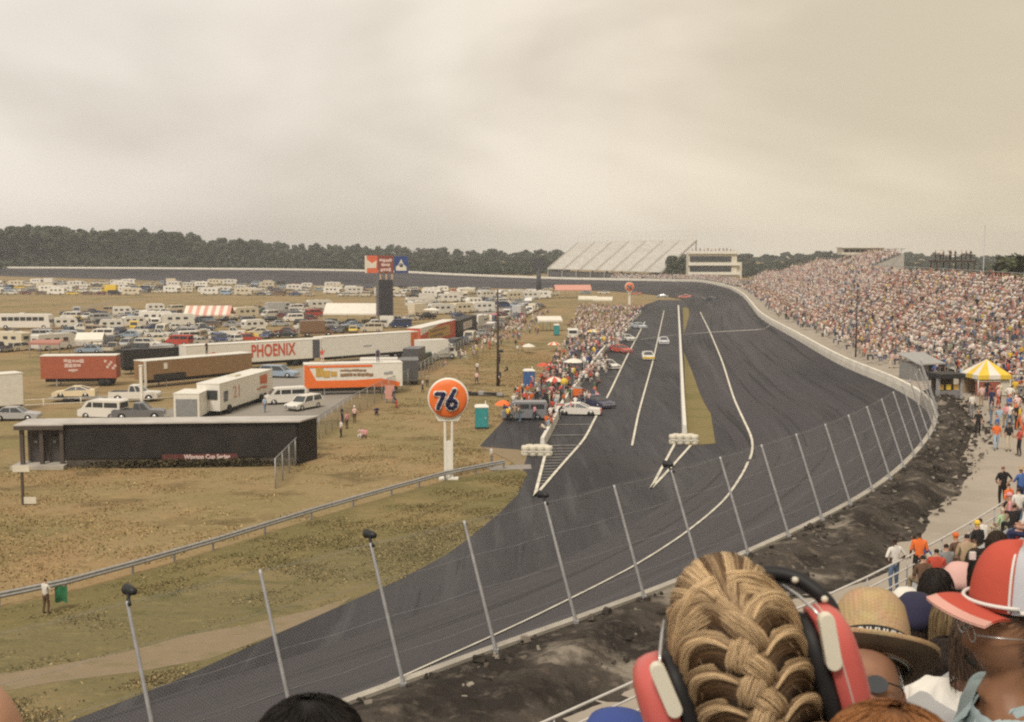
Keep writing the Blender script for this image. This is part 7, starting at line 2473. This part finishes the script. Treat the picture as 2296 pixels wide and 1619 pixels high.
# padded headband: rises from the right cup, over the crown in front, down to the left cup
path = smooth_path([(.132, .012, -.012), (.133, .020, .008), (.121, .034, .030), (.097, .052, .050), (.052, .070, .060), (.0, .076, .058), (-.045, .066, .045), (-.066, .045, .03), (-.082, .02, -.005), (-.104, .01, -.025)], 40)
mb = MB()
rings = []
for i in range(40):
    tg = Vector(path[min(i + 1, 39)] - path[max(i - 1, 0)]).normalized(); c = Vector(path[i])
    nrm = (c - Vector((0, .03, -.02))); nrm = (nrm - tg * nrm.dot(tg)).normalized(); sd = tg.cross(nrm)
    hw = .021 if 3 < i < 34 else .015; ht = .010
    rings.append([T_(c + sd * (hw * math.copysign(abs(math.cos(a)) ** .6, math.cos(a))) + nrm * (ht * math.copysign(abs(math.sin(a)) ** .7, math.sin(a)))) for a in np.linspace(0, 2 * math.pi, 13)[:-1]])
vs = [v for r_ in rings for v in r_]
fs = [(j * 12 + k, j * 12 + (k + 1) % 12, (j + 1) * 12 + (k + 1) % 12, (j + 1) * 12 + k) for j in range(39) for k in range(12)] + [tuple(range(12))[::-1], tuple(39 * 12 + k for k in range(12))]
mb.add(vs, fs, 0, True); mb.build('headband', PADB, ed)
for q in (4, 9):
    c = Vector(path[q]); mb = MB(); mb.lathe([(.001, -.003), (.0045, -.002), (.0045, .002), (.001, .003)], 10, T_(c + Vector((-.002, -.021, .004))), 'y'); mb.build('rivet', IVORY, ed)


# ================= generic hair cap of strands for other near heads
def hair_cap(t, Rm, n, light, cols, length=.05, rx=.083, ry=.104, rz=.122, zmin=-.09, front=.55, rad=.0009, flow=None, name='hair', K=9, skip=False):
    th = rng.uniform(-math.pi, math.pi, n); zz = rz * .999 - (rz - zmin) * rng.uniform(0, 1, n) ** 1.35
    P = []
    for a, z in zip(th, zz):
        if abs(a) > math.pi * front and z < .065 - (.02 if abs(a) < 2.6 else 0): z = random.uniform(.07, rz * .98)
        if skip and abs(a) > math.pi * front: a *= front * .9
        pts = []
        for q in range(4):
            zq = z - length * q / 3 * (.5 + .5 * (1 - z / rz))
            aq = a * (1 + .05 * q) + random.gauss(0, .03)
            if flow: aq, zq = flow(a, z, q / 3)
            r = (max(0, 1 - (max(zq, 0) / rz) ** 2.2)) ** (1 / 2.2) if zq > 0 else 1 - .35 * (zq / .25) ** 2
            lf = .002 + .003 * random.random()
            pts.append(((rx * r + lf) * math.sin(aq), -(ry * r + lf) * math.cos(aq), zq + (lf if zq > .09 else 0)))
        P.append(smooth_path(pts, K))
    lo, hi = np.array(cols[0]), np.array(cols[1])
    c = lo + (hi - lo) * np.clip(rng.normal(light, .25, n), 0, 1)[:, None]
    return strands_mesh(name, np.array(P) @ np.array(Rm).T, rng.uniform(.7, 1.2, n) * rad, c, t)


def skull_cap(t, Rm, col, rx=.081, ry=.102, rz=.12, zmin=-.09, front=.5, name='hair'):
    vs = []; fs = []; n = 32; zs = np.concatenate([np.linspace(zmin, .05, 8), np.linspace(.06, rz * .995, 10)])
    for z in zs:
        r = (max(0, 1 - (max(z, 0) / rz) ** 2.2)) ** (1 / 2.2) if z > 0 else 1 - .35 * (z / .25) ** 2
        for k in range(n):
            a = 2 * math.pi * k / n; y = -ry * r * math.cos(a)
            if z < .062 and y > ry * (front - .5): y = ry * (front - .5) + (y - ry * (front - .5)) * .1
            vs.append(tuple(Rm @ Vector((rx * r * math.sin(a), y, z))))
    for j in range(len(zs) - 1):
        for k in range(n): fs.append((j * n + k, j * n + (k + 1) % n, (j + 1) * n + (k + 1) % n, (j + 1) * n + k))
    fs.append(tuple((len(zs) - 1) * n + k for k in range(n)))
    mb = MB(); mb.add(vs, fs, 0, True); return mb.build(name, mk('roots_' + '_'.join(str(int(c * 1000)) for c in col), col, .7, .3, 60), t)


I3 = Matrix.Identity(3)
# auburn head close at the bottom edge
O = atd(2003, 1858, 1.12)
t = near_body('person', 'spectator with auburn hair whose crown just rises into the bottom of the view', O, R(-10), I3, SKF, cloth('cotton_grey', (.25, .24, .24)), cloth('denim_cloth', (.10, .14, .22)))
skull_cap(t, I3, (.16, .065, .022))
hair_cap(t, I3, 5200, .5, ((.17, .065, .022), (.50, .225, .085)), .085, rad=.0006, K=9)
# black hair at the bottom edge
O = atd(697, 1775, 1.52)
Rm = Matrix.Rotation(R(12), 3, 'Z')
t = near_body('person', 'black haired spectator whose dark crown rises at the bottom of the view', O, R(8), Rm, SKT, cloth('cotton_black', (.03, .03, .03)), cloth('denim_cloth', (.10, .14, .22)))
skull_cap(t, Rm, (.010, .008, .007), rx=.088, ry=.106, rz=.124)
hair_cap(t, Rm, 4200, .4, ((.006, .005, .004), (.022, .016, .013)), .07, rx=.090, ry=.108, rz=.126, rad=.0007, K=8)
# bald head standing in for a blurred finger at the corner
O = atd(-92, 1725, 1.35)
t = near_body('person', 'bare headed spectator whose pink scalp just enters the bottom corner', O, R(20), I3, mk('skin_pink', (.56, .30, .19), .5, .08, 25), cloth('cotton_grey', (.25, .24, .24)), cloth('denim_cloth', (.10, .14, .22)))
# blue cap below the railing
O = atd(1385, 1708, 2.9)
t = near_body('person', 'spectator in a blue cloth hat low beside the red ear defenders', O, R(10), I3, SKM, cloth('cotton_blue', (.045, .075, .26)), cloth('denim_cloth', (.10, .14, .22)))
mb = MB(); mb.lathe([(.10, -.02), (.105, .02), (.098, .07), (.075, .115), (.03, .135), (.005, .138)], 24, (0, 0, 0), sy=1.15)
mb.lathe([(.10, .0), (.135, -.025), (.136, -.03), (.10, -.008)], 24, (0, 0, 0), sy=1.15); mb.build('hat', cloth('cotton_blue', (.045, .075, .26)), t)

# ---- straw hat wearer, turned towards the camera with the hat pushed back
HO = atd(1938, 1556, 2.40)
fz = Vector((-.34, -.80, .42)).normalized()           # where the face looks
rtv = fz.cross(Vector((0, 0, 1))).normalized(); upv = rtv.cross(fz)
HRm = Matrix((rtv, fz, upv)).transposed()
t = near_body('person', 'older spectator in sunglasses turned towards the camera under a straw hat', HO, math.atan2(fz.y, fz.x) - math.pi / 2 + .5, HRm, SKM, cloth('cotton_cream', (.55, .50, .42)), cloth('denim_cloth', (.10, .14, .22)))
hair_cap(t, HRm, 1500, .6, ((.22, .20, .18), (.58, .55, .50)), .03, rx=.078, ry=.098, rz=.100, zmin=-.07, front=.40, rad=.0008, K=7, skip=True)
g = thing('sunglasses', 'dark sunglasses on the face under the straw hat', 'sunglasses', HO)
for s in (-1, 1):
    mb = MB(); mb.prism([(s * .032 + .023 * math.cos(a) * (1 if abs(math.cos(a)) < .9 else 1.05), .014 + .018 * math.sin(a)) for a in np.linspace(0, 2 * math.pi, 17)[:-1]], .098, .103, 'y'); mb.v = [tuple(HRm @ Vector(v)) for v in mb.v]; mb.build('lens', GLASS, g)
    mb = MB(); mb.tube([HRm @ Vector(p) for p in ((s * .056, .098, .02), (s * .078, .06, .018), (s * .080, 0, .012))], .002, 6); mb.build('temple', PADB, g)
mb = MB(); mb.tube([HRm @ Vector(p) for p in ((-.012, .103, .02), (0, .108, .022), (.012, .103, .02))], .0022, 6); mb.build('bridge', PADB, g)
ax_ = Vector((.18, .64, .74)).normalized()
xx = Vector((1, 0, 0)) - ax_ * ax_.x; xx.normalize(); yy = ax_.cross(xx)
HM = Matrix((xx, yy, ax_)).transposed()
hc = atd(1952, 1500, 2.46)
ht = thing('straw_hat', 'woven straw hat with a black lettered band pushed back on the head', 'hat', hc)
STRAW, nt_, b_ = _mat('woven_straw'); sset(b_, .8, 0, .25)
tcn = nt_.nodes.new('ShaderNodeTexCoord'); mpn = nt_.nodes.new('ShaderNodeMapping'); mpn.inputs['Scale'].default_value = (150, 150, 150); mpn.inputs['Rotation'].default_value = (.5, .4, .78)
nt_.links.new(tcn.outputs['Object'], mpn.inputs['Vector'])
chk = nt_.nodes.new('ShaderNodeTexChecker'); chk.inputs['Scale'].default_value = 1.0; chk.inputs['Color1'].default_value = (.56, .40, .23, 1); chk.inputs['Color2'].default_value = (.47, .32, .17, 1)
nt_.links.new(mpn.outputs['Vector'], chk.inputs['Vector'])
nzn = nt_.nodes.new('ShaderNodeTexNoise'); nzn.inputs['Scale'].default_value = 22
nt_.links.new(tcn.outputs['Object'], nzn.inputs['Vector'])
mxn = nt_.nodes.new('ShaderNodeMix'); mxn.data_type = 'RGBA'; mxn.blend_type = 'MULTIPLY'; mxn.inputs[0].default_value = .35
nt_.links.new(chk.outputs['Color'], mxn.inputs[6]); nt_.links.new(nzn.outputs['Color'], mxn.inputs[7]); nt_.links.new(mxn.outputs[2], b_.inputs['Base Color'])
MATS['woven_straw'] = STRAW
def hat_loft(nm, prof, m, n=40, sq=1.12, fold=0.0):
    vs = []; fs = []
    for r_, h in prof:
        for k in range(n):
            a = 2 * math.pi * k / n
            z = h + (fold * (math.cos(2 * a) * .5 + .5) * max(0, (r_ - .09) / .05) if fold else 0)
            vs.append(tuple(HM @ Vector((r_ * math.cos(a), r_ * sq * math.sin(a), z))))
    for j in range(len(prof) - 1):
        for k in range(n): fs.append((j * n + k, j * n + (k + 1) % n, (j + 1) * n + (k + 1) % n, (j + 1) * n + k))
    mb = MB(); mb.add(vs, fs, 0, True); return mb.build(nm, m, ht, fix=True)
crown = hat_loft('crown', [(.088, -.002), (.087, .04), (.083, .10), (.074, .145), (.060, .166), (.040, .168), (.018, .158), (.002, .154)], STRAW)
hat_loft('band', [(.0885, .002), (.0912, .006), (.0895, .060), (.0866, .062)], PADB)
hat_loft('brim', [(.086, .004), (.105, .0), (.125, .003), (.142, .012), (.146, .018), (.146, .020), (.141, .015), (.124, .0065), (.105, .004), (.087, .0075)], STRAW, fold=.022)
UND = mk('brown_underside', (.10, .068, .042), .85, .2, 30)  # lower face of the brim, darker brown than the straw
hat_loft('brim_underside', [(.084, .002), (.105, -.0025), (.125, .0005), (.1435, .0105)], UND, fold=.022)
hat_loft('sweat_band', [(.0855, .0), (.0835, .022), (.082, .022), (.080, -.004)], mk('pale_sweat_band', (.42, .40, .37), .7), n=40)
mb = MB()
for q in range(7):
    a = -math.pi / 2 + (q - 3.0) * .19 - .12
    c = HM @ Vector((.0915 * math.cos(a), .0915 * 1.12 * math.sin(a), .042))
    ex = HM @ Vector((-math.sin(a), math.cos(a), 0)); ez = HM @ Vector((0, 0, 1)); er = ex.cross(ez)
    for (dx, dz, w_, h_) in ((-.0035, 0, .003, .022), (.0035, 0, .003, .022), (0, .010 if q % 2 else 0, .008, .003), (0, -.010 if q % 3 else .010, .008, .003)):
        vs = [c + ex * (dx + sx * w_ / 2) + ez * (dz + sz * h_ / 2) + er * so for so in (-.0012, .0014) for sx, sz in ((-1, -1), (1, -1), (1, 1), (-1, 1))]
        mb.add([tuple(v) for v in vs], [(0, 1, 2, 3), (7, 6, 5, 4), (0, 4, 5, 1), (1, 5, 6, 2), (2, 6, 7, 3), (3, 7, 4, 0)])
mb.build('lettering', WHITE, ht)
# rows of eyelets in the crown
mb = MB()
for ci, cx_ in enumerate((-1.95, -1.30)):
    for r_ in range(4):
        for q in range(3 if ci else 2):
            a = cx_ + q * .10 - .05; h = .072 + r_ * .016
            rad_ = .0845 - (h - .04) * .12
            c = HM @ Vector((rad_ * math.cos(a), rad_ * 1.12 * math.sin(a), h)); er = (c - HM @ Vector((0, 0, h))).normalized()
            ex = HM @ Vector((-math.sin(a), math.cos(a), 0)); ez = er.cross(ex)
            vs = [c + er * .0006 + ex * sx * .0034 + ez * sz * .0030 for sx, sz in ((-1, -1), (1, -1), (1, 1), (-1, 1))]
            mb.add([tuple(v) for v in vs], [(0, 1, 2, 3)])
mb.build('eyelet', mk('eyelet_dark', (.06, .04, .025), .9), ht)

# ---- man in the red and white trucker cap, in profile
MO = atd(2276, 1418, 2.38)
fz = Vector((-.99, .04, -.05)).normalized()
rtv = fz.cross(Vector((0, 0, 1))).normalized(); upv = rtv.cross(fz)
MR = Matrix((rtv, fz, upv)).transposed()
t = near_body('person', 'man in glasses and a pale blue shirt under a red and white cap', MO, math.atan2(fz.y, fz.x) - math.pi / 2 - .2, MR, SKT, cloth('cotton_pale_blue', (.40, .50, .52)), cloth('denim_cloth', (.10, .14, .22)), wide=1.15, hs=.94)
hair_cap(t, MR, 1800, .35, ((.008, .007, .007), (.09, .085, .085)), .02, rx=.079, ry=.100, rz=.118, zmin=-.03, front=.50, rad=.0010, K=5)
# moustache
P = []
for q in range(260):
    s = random.choice((-1, 1)); x = s * random.uniform(.001, .028); z = -.047 - abs(x) * .25 + random.uniform(-.003, .003)
    y = .103 - abs(x) * .35
    P.append(smooth_path([(x, y, z), (x + s * .004, y + .003, z - .004), (x + s * .007, y, z - .010)], 5))
strands_mesh('moustache', np.array(P) @ np.array(MR).T, np.full(260, .0007), np.array([(.02, .017, .015)]) * rng.uniform(.5, 2, (260, 1)), t)
# pale blue collar
mb = MB()
for s in (-1, 1):
    vs = [Vector((s * .02, .085, -.185)), Vector((s * .075, .02, -.135)), Vector((s * .05, -.07, -.120)), Vector((0, -.085, -.118)), Vector((0, -.10, -.165)), Vector((s * .075, -.075, -.17)), Vector((s * .105, .03, -.195)), Vector((s * .06, .11, -.23))]
    vs2 = [v * 1.03 + Vector((0, 0, -.003)) for v in vs]
    mb.add([tuple(Matrix.Rotation(math.atan2(fz.y, fz.x) - math.pi / 2, 3, 'Z') @ v) for v in vs + vs2], [tuple(range(8)), tuple(range(8, 16))[::-1]] + [(k, k + 8, (k + 1) % 8 + 8, (k + 1) % 8) for k in range(8)])
mb.build('collar', cloth('cotton_pale_blue', (.40, .50, .52)), t)
g = thing('eyeglasses', 'thin wire eyeglasses on the man in the red and white cap', 'glasses', MO)
for s in (-1, 1):
    mb = MB(); mb.tube([MR @ Vector((s * .032 + .021 * math.cos(a), .102, .012 + .017 * math.sin(a))) for a in np.linspace(0, 2 * math.pi, 15)], .0013, 5); mb.build('rim', CHROME, g)
    mb = MB(); mb.tube([MR @ Vector(p) for p in ((s * .053, .102, .016), (s * .078, .06, .016), (s * .081, -.005, .010))], .0014, 5); mb.build('temple', CHROME, g)
mb = MB(); mb.tube([MR @ Vector(p) for p in ((-.011, .103, .014), (0, .108, .017), (.011, .103, .014))], .0013, 5); mb.build('bridge', CHROME, g)
MH = MR.copy(); MR = MR @ Matrix.Rotation(R(3), 3, 'X')
cp = thing('trucker_cap', 'red fronted trucker cap with white mesh back and a worn pale bill', 'cap', MO + MH @ Vector((0, -.004, .030)))
CAPR = cloth('cap_red_foam', (.50, .085, .055)); CAPP = cloth('cap_faded_pink', (.66, .36, .30)); CAPW = cloth('cap_white_mesh', (.52, .52, .56)); CAPT = mk('cap_white_trim', (.74, .70, .66), .8, .05, 10)
def dome(a0, a1, nm, m, lift=0.0, z0=.035):
    vs = []; fs = []; n = 18; q = 12
    for j in range(q + 1):
        ph = (math.pi / 2) * j / q
        for k in range(n + 1):
            a = a0 + (a1 - a0) * k / n
            fr = max(0, math.cos(a))
            h = .118 + .022 * fr
            r_ = math.cos(ph) ** .62
            vs.append(tuple(MR @ Vector((0, -.006, -.004)) + MR @ Vector(((.084 + lift) * r_ * math.sin(a), (.104 + lift) * r_ * math.cos(a), z0 + h * math.sin(ph) ** 1.05 + lift))))
    for j in range(q):
        for k in range(n): fs.append((j * (n + 1) + k, j * (n + 1) + k + 1, (j + 1) * (n + 1) + k + 1, (j + 1) * (n + 1) + k))
    vs2 = [tuple(Vector(v) * .975) for v in vs]; o = len(vs)
    mb = MB(); mb.add(vs, fs, 0, True); mb.add(vs2, [f[::-1] for f in fs], 0, True); return mb.build(nm, m, cp, fix=False)
dome(-1.10, 1.10, 'front_panel', CAPR, .001)
dome(1.10, 2 * math.pi - 1.10, 'mesh_panel', CAPW)
mb = MB(); pts = []
for s in (-1, 1):
    pts = [MR @ Vector(((.0865) * math.cos(p_) ** .62 * math.sin(s * 1.10), .1065 * math.cos(p_) ** .62 * math.cos(1.10), .035 + .121 * math.sin(p_))) for p_ in np.linspace(0, 1.5, 10)]
    mb.tube(pts, .0028, 6)
mb.build('seam_piping', CAPT, cp)
mb = MB(); mb.tube([MR @ Vector((.088 * math.sin(a), .108 * math.cos(a), .038)) for a in np.linspace(1.3, 2 * math.pi - 1.3, 24)], [.008] * 24, 8, flat=.5); mb.build('sweat_band', CAPT, cp)
mb = MB(); mb.tube([MR @ Vector((.088 * math.sin(a), .110 * math.cos(a), .046)) for a in np.linspace(-1.3, 1.3, 20)], .0042, 6); mb.build('cord', CAPT, cp)
mb = MB(); mb.lathe([(.001, -.004), (.006, -.002), (.006, .004), (.001, .006)], 10, tuple(MR @ Vector((0, 0, .155)))); mb.build('button', CAPT, cp)
mb = MB(); mb.box(MR @ Vector((.05, .080, .122)), (.012, .008, .016)); mb.build('badge', CAPT, cp)
def bill(nm, m, u0, u1, lift):
    vs = []; fs = []; n = 20; q = 8
    for j in range(q + 1):
        f = u0 + (u1 - u0) * j / q
        for k in range(n + 1):
            a = -1.18 + 2.36 * k / n
            ex = .082 * math.cos(a * .72) ** .8
            x = (.085 + .010 * f) * math.sin(a); y = .106 * math.cos(a) + ex * f
            z = .046 - .006 * f - .35 * x * x / .09 + .012 * math.sin(f * 3.1) * .6
            vs.append(tuple(MR @ Vector((x, y, z + lift))))
    for j in range(q):
        for k in range(n): fs.append((j * (n + 1) + k, j * (n + 1) + k + 1, (j + 1) * (n + 1) + k + 1, (j + 1) * (n + 1) + k))
    mb = MB(); mb.add(vs, fs, 0, True); mb.add([(v[0], v[1], v[2] - .004) for v in vs], [f[::-1] for f in fs], 0, True); return mb.build(nm, m, cp, fix=False)
bill('bill', CAPR, 0, .72, 0)
bill('bill_edge', CAPP, .72, 1.0, 0)

# ---- heads between them
def extra(px, py, d, label, turn, hairc, shirt, capm=None, length=.10, skin=SKM, light=.5, lean=I3):
    O = atd(px, py, d)
    Rm = Matrix.Rotation(turn, 3, 'Z')
    t = near_body('person', label, O, turn, Rm, skin, shirt, cloth('denim_cloth', (.10, .14, .22)), voxel=.008)
    skull_cap(t, Rm, tuple(np.array(hairc[0]) * .8), zmin=-.10)
    def flow(a, z, q): return a * (1 + .03 * q) + random.gauss(0, .02), z - length * q * (1.1 if z < .05 else .6)
    hair_cap(t, Rm, 1300, light, hairc, length, rad=.0011, K=7, flow=flow if length > .06 else None)
    if capm:
        mb = MB(); vs = []
        mb.lathe([(.092, .02), (.090, .06), (.078, .105), (.05, .135), (.01, .145)], 24, (0, 0, 0), sy=1.2)
        mb.v = [tuple(Rm @ Vector(v)) for v in mb.v]; mb.build('cap', capm, t)
        mb = MB()
        mb.add([tuple(Rm @ Vector((x, y, z))) for z in (.028, .022) for x, y in ((-.075, .075), (-.07, .14), (-.03, .185), (.03, .185), (.07, .14), (.075, .075))], [tuple(range(6)), tuple(range(6, 12))[::-1]] + [(k, k + 6, (k + 1) % 6 + 6, (k + 1) % 6) for k in range(6)])
        mb.build('cap_bill', capm, t)
    return t


NAVC = cloth('cotton_deep_navy', (.030, .028, .060))
extra(2052, 1405, 4.7, 'spectator in a dark navy cap just beyond the straw hat', R(-25), ((.03, .02, .015), (.10, .07, .05)), NAVC, NAVC, .05)
extra(2135, 1402, 4.5, 'spectator with long light brown hair and white shirt beyond the red cap bill', R(-35), ((.06, .038, .02), (.36, .25, .13)), cloth('cotton_white', (.70, .67, .61)), None, .20, light=.45)
extra(2196, 1445, 3.7, 'dark haired spectator in a white shirt close behind the chin of the man in profile', R(-60), ((.05, .03, .02), (.14, .09, .06)), cloth('cotton_white', (.70, .67, .61)), None, .05)
extra(2118, 1500, 4.3, 'spectator in a red top glimpsed between the long brown hair and the straw hat', R(-40), ((.02, .015, .012), (.06, .04, .03)), cloth('cotton_red', (.42, .07, .05)), None, .05)
extra(2030, 1372, 6.5, 'spectator in a white hat at the feet of the man in jeans', R(-30), ((.05, .03, .02), (.1, .07, .05)), cloth('cotton_white', (.70, .67, .61)), cloth('cotton_white', (.70, .67, .61)), .04)
extra(2150, 1318, 6.2, 'spectator in a pale pink hat just beyond the bill of the red cap', R(-40), ((.05, .03, .02), (.1, .07, .05)), cloth('cotton_pink', (.66, .40, .36)), cloth('cotton_pink', (.66, .40, .36)), .04)
extra(2188, 1262, 9.5, 'spectator in a cream top low in the near bleachers beyond the pink hat', R(-40), ((.05, .03, .02), (.1, .07, .05)), cloth('cotton_cream', (.55, .50, .42)), None, .05)
extra(2235, 1225, 9.0, 'spectator in a navy top just behind the crown of the red cap', R(-40), ((.03, .02, .015), (.08, .05, .03)), NAVC, None, .05)
extra(2098, 1330, 5.6, 'dark haired spectator below the leaning blue shirt', R(-40), ((.015, .011, .01), (.05, .035, .028)), cloth('cotton_brown', (.12, .075, .05)), None, .05, skin=SKT)
extra(2215, 1290, 5.2, 'dark haired spectator in black behind the crown of the red cap', R(-40), ((.012, .009, .008), (.04, .03, .025)), cloth('cotton_black', (.03, .03, .03)), None, .06)
# ------------------------------------------------------------------ sky, sun, air
SUN_EL, SUN_ROT = R(52), R(200)
w = bpy.data.worlds.new('World'); SC.world = w; w.use_nodes = True
nt = w.node_tree
bg = nt.nodes['Background']
sky = nt.nodes.new('ShaderNodeTexSky'); sky.sky_type = 'NISHITA'; sky.sun_disc = False
sky.sun_elevation = SUN_EL; sky.sun_rotation = SUN_ROT; sky.dust_density = 4.0; sky.air_density = 1.0
tc = nt.nodes.new('ShaderNodeTexCoord')
# overcast deck: soft stretched cloud bands, brighter and darker patches
mp = nt.nodes.new('ShaderNodeMapping'); mp.inputs['Scale'].default_value = (1.0, 1.0, 2.6); mp.inputs['Location'].default_value = (.35, .1, .2)
nt.links.new(tc.outputs['Generated'], mp.inputs['Vector'])
n1 = nt.nodes.new('ShaderNodeTexNoise'); n1.inputs['Scale'].default_value = 1.9; n1.inputs['Detail'].default_value = 4; n1.inputs['Roughness'].default_value = .5; n1.inputs['Distortion'].default_value = .35
nt.links.new(mp.outputs['Vector'], n1.inputs['Vector'])
cr = nt.nodes.new('ShaderNodeValToRGB'); cr.color_ramp.interpolation = 'EASE'
e = cr.color_ramp.elements
e[0].position = .36; e[0].color = (6.7, 6.1, 5.15, 1)
e[1].position = .64; e[1].color = (9.4, 8.75, 7.6, 1)
nt.links.new(n1.outputs['Fac'], cr.inputs['Fac'])
mx = nt.nodes.new('ShaderNodeMix'); mx.data_type = 'RGBA'; mx.inputs[0].default_value = .94
nt.links.new(sky.outputs['Color'], mx.inputs[6]); nt.links.new(cr.outputs['Color'], mx.inputs[7])
# the cloud deck thins to a warmer, yellower light towards the right
sx_ = nt.nodes.new('ShaderNodeSeparateXYZ'); nt.links.new(tc.outputs['Generated'], sx_.inputs[0])
mr2 = nt.nodes.new('ShaderNodeMapRange'); mr2.interpolation_type = 'SMOOTHSTEP'; mr2.inputs['From Min'].default_value = -.35; mr2.inputs['From Max'].default_value = .5
nt.links.new(sx_.outputs['X'], mr2.inputs['Value'])
tw = nt.nodes.new('ShaderNodeMix'); tw.data_type = 'RGBA'; tw.inputs[6].default_value = (1.02, 1.0, 1.02, 1); tw.inputs[7].default_value = (1.05, .985, .85, 1)
nt.links.new(mr2.outputs['Result'], tw.inputs[0])
m3 = nt.nodes.new('ShaderNodeMix'); m3.data_type = 'RGBA'; m3.blend_type = 'MULTIPLY'; m3.inputs[0].default_value = 1.0
nt.links.new(mx.outputs[2], m3.inputs[6]); nt.links.new(tw.outputs[2], m3.inputs[7])
nt.links.new(m3.outputs[2], bg.inputs['Color'])
bg.inputs['Strength'].default_value = .10

sd = bpy.data.lights.new('sun', 'SUN'); sd.energy = 2.4; sd.angle = R(14); sd.color = (1, .93, .82)
so = bpy.data.objects.new('sun', sd); COL.objects.link(so)
# a NISHITA sun at rotation a stands at azimuth a from +Y towards +X
az = SUN_ROT
sv = Vector((math.sin(az) * math.cos(SUN_EL), math.cos(az) * math.cos(SUN_EL), math.sin(SUN_EL)))
so.rotation_euler = sv.to_track_quat('Z', 'Y').to_euler()
so.location = (0, 0, 80)

HAZE = True
if HAZE:
    mb = MB(); mb.box((0, 890, 23.4), (4700, 2120, 48.8))
    hz = tag(mb.build('haze', []), kind='stuff')
    m = bpy.data.materials.new('haze'); m.use_nodes = True
    nt = m.node_tree
    for n in list(nt.nodes): nt.nodes.remove(n)
    out = nt.nodes.new('ShaderNodeOutputMaterial')
    vol = nt.nodes.new('ShaderNodeVolumePrincipled')
    vol.inputs['Color'].default_value = (.93, .93, .94, 1)
    vol.inputs['Density'].default_value = .00029
    vol.inputs['Anisotropy'].default_value = .1
    nt.links.new(vol.outputs['Volume'], out.inputs['Volume'])
    hz.data.materials.append(m)

SC.view_settings.view_transform = 'Standard'
SC.view_settings.look = 'None'
SC.view_settings.exposure = 0.0
SC.view_settings.gamma = 1.0
SC.render.engine = 'CYCLES'
SC.cycles.max_bounces = 5
SC.cycles.diffuse_bounces = 2
SC.cycles.glossy_bounces = 2
SC.cycles.transmission_bounces = 2
SC.cycles.transparent_max_bounces = 12
SC.cycles.volume_bounces = 0
SC.cycles.use_denoising = False
SC.cycles.filter_width = 2.2
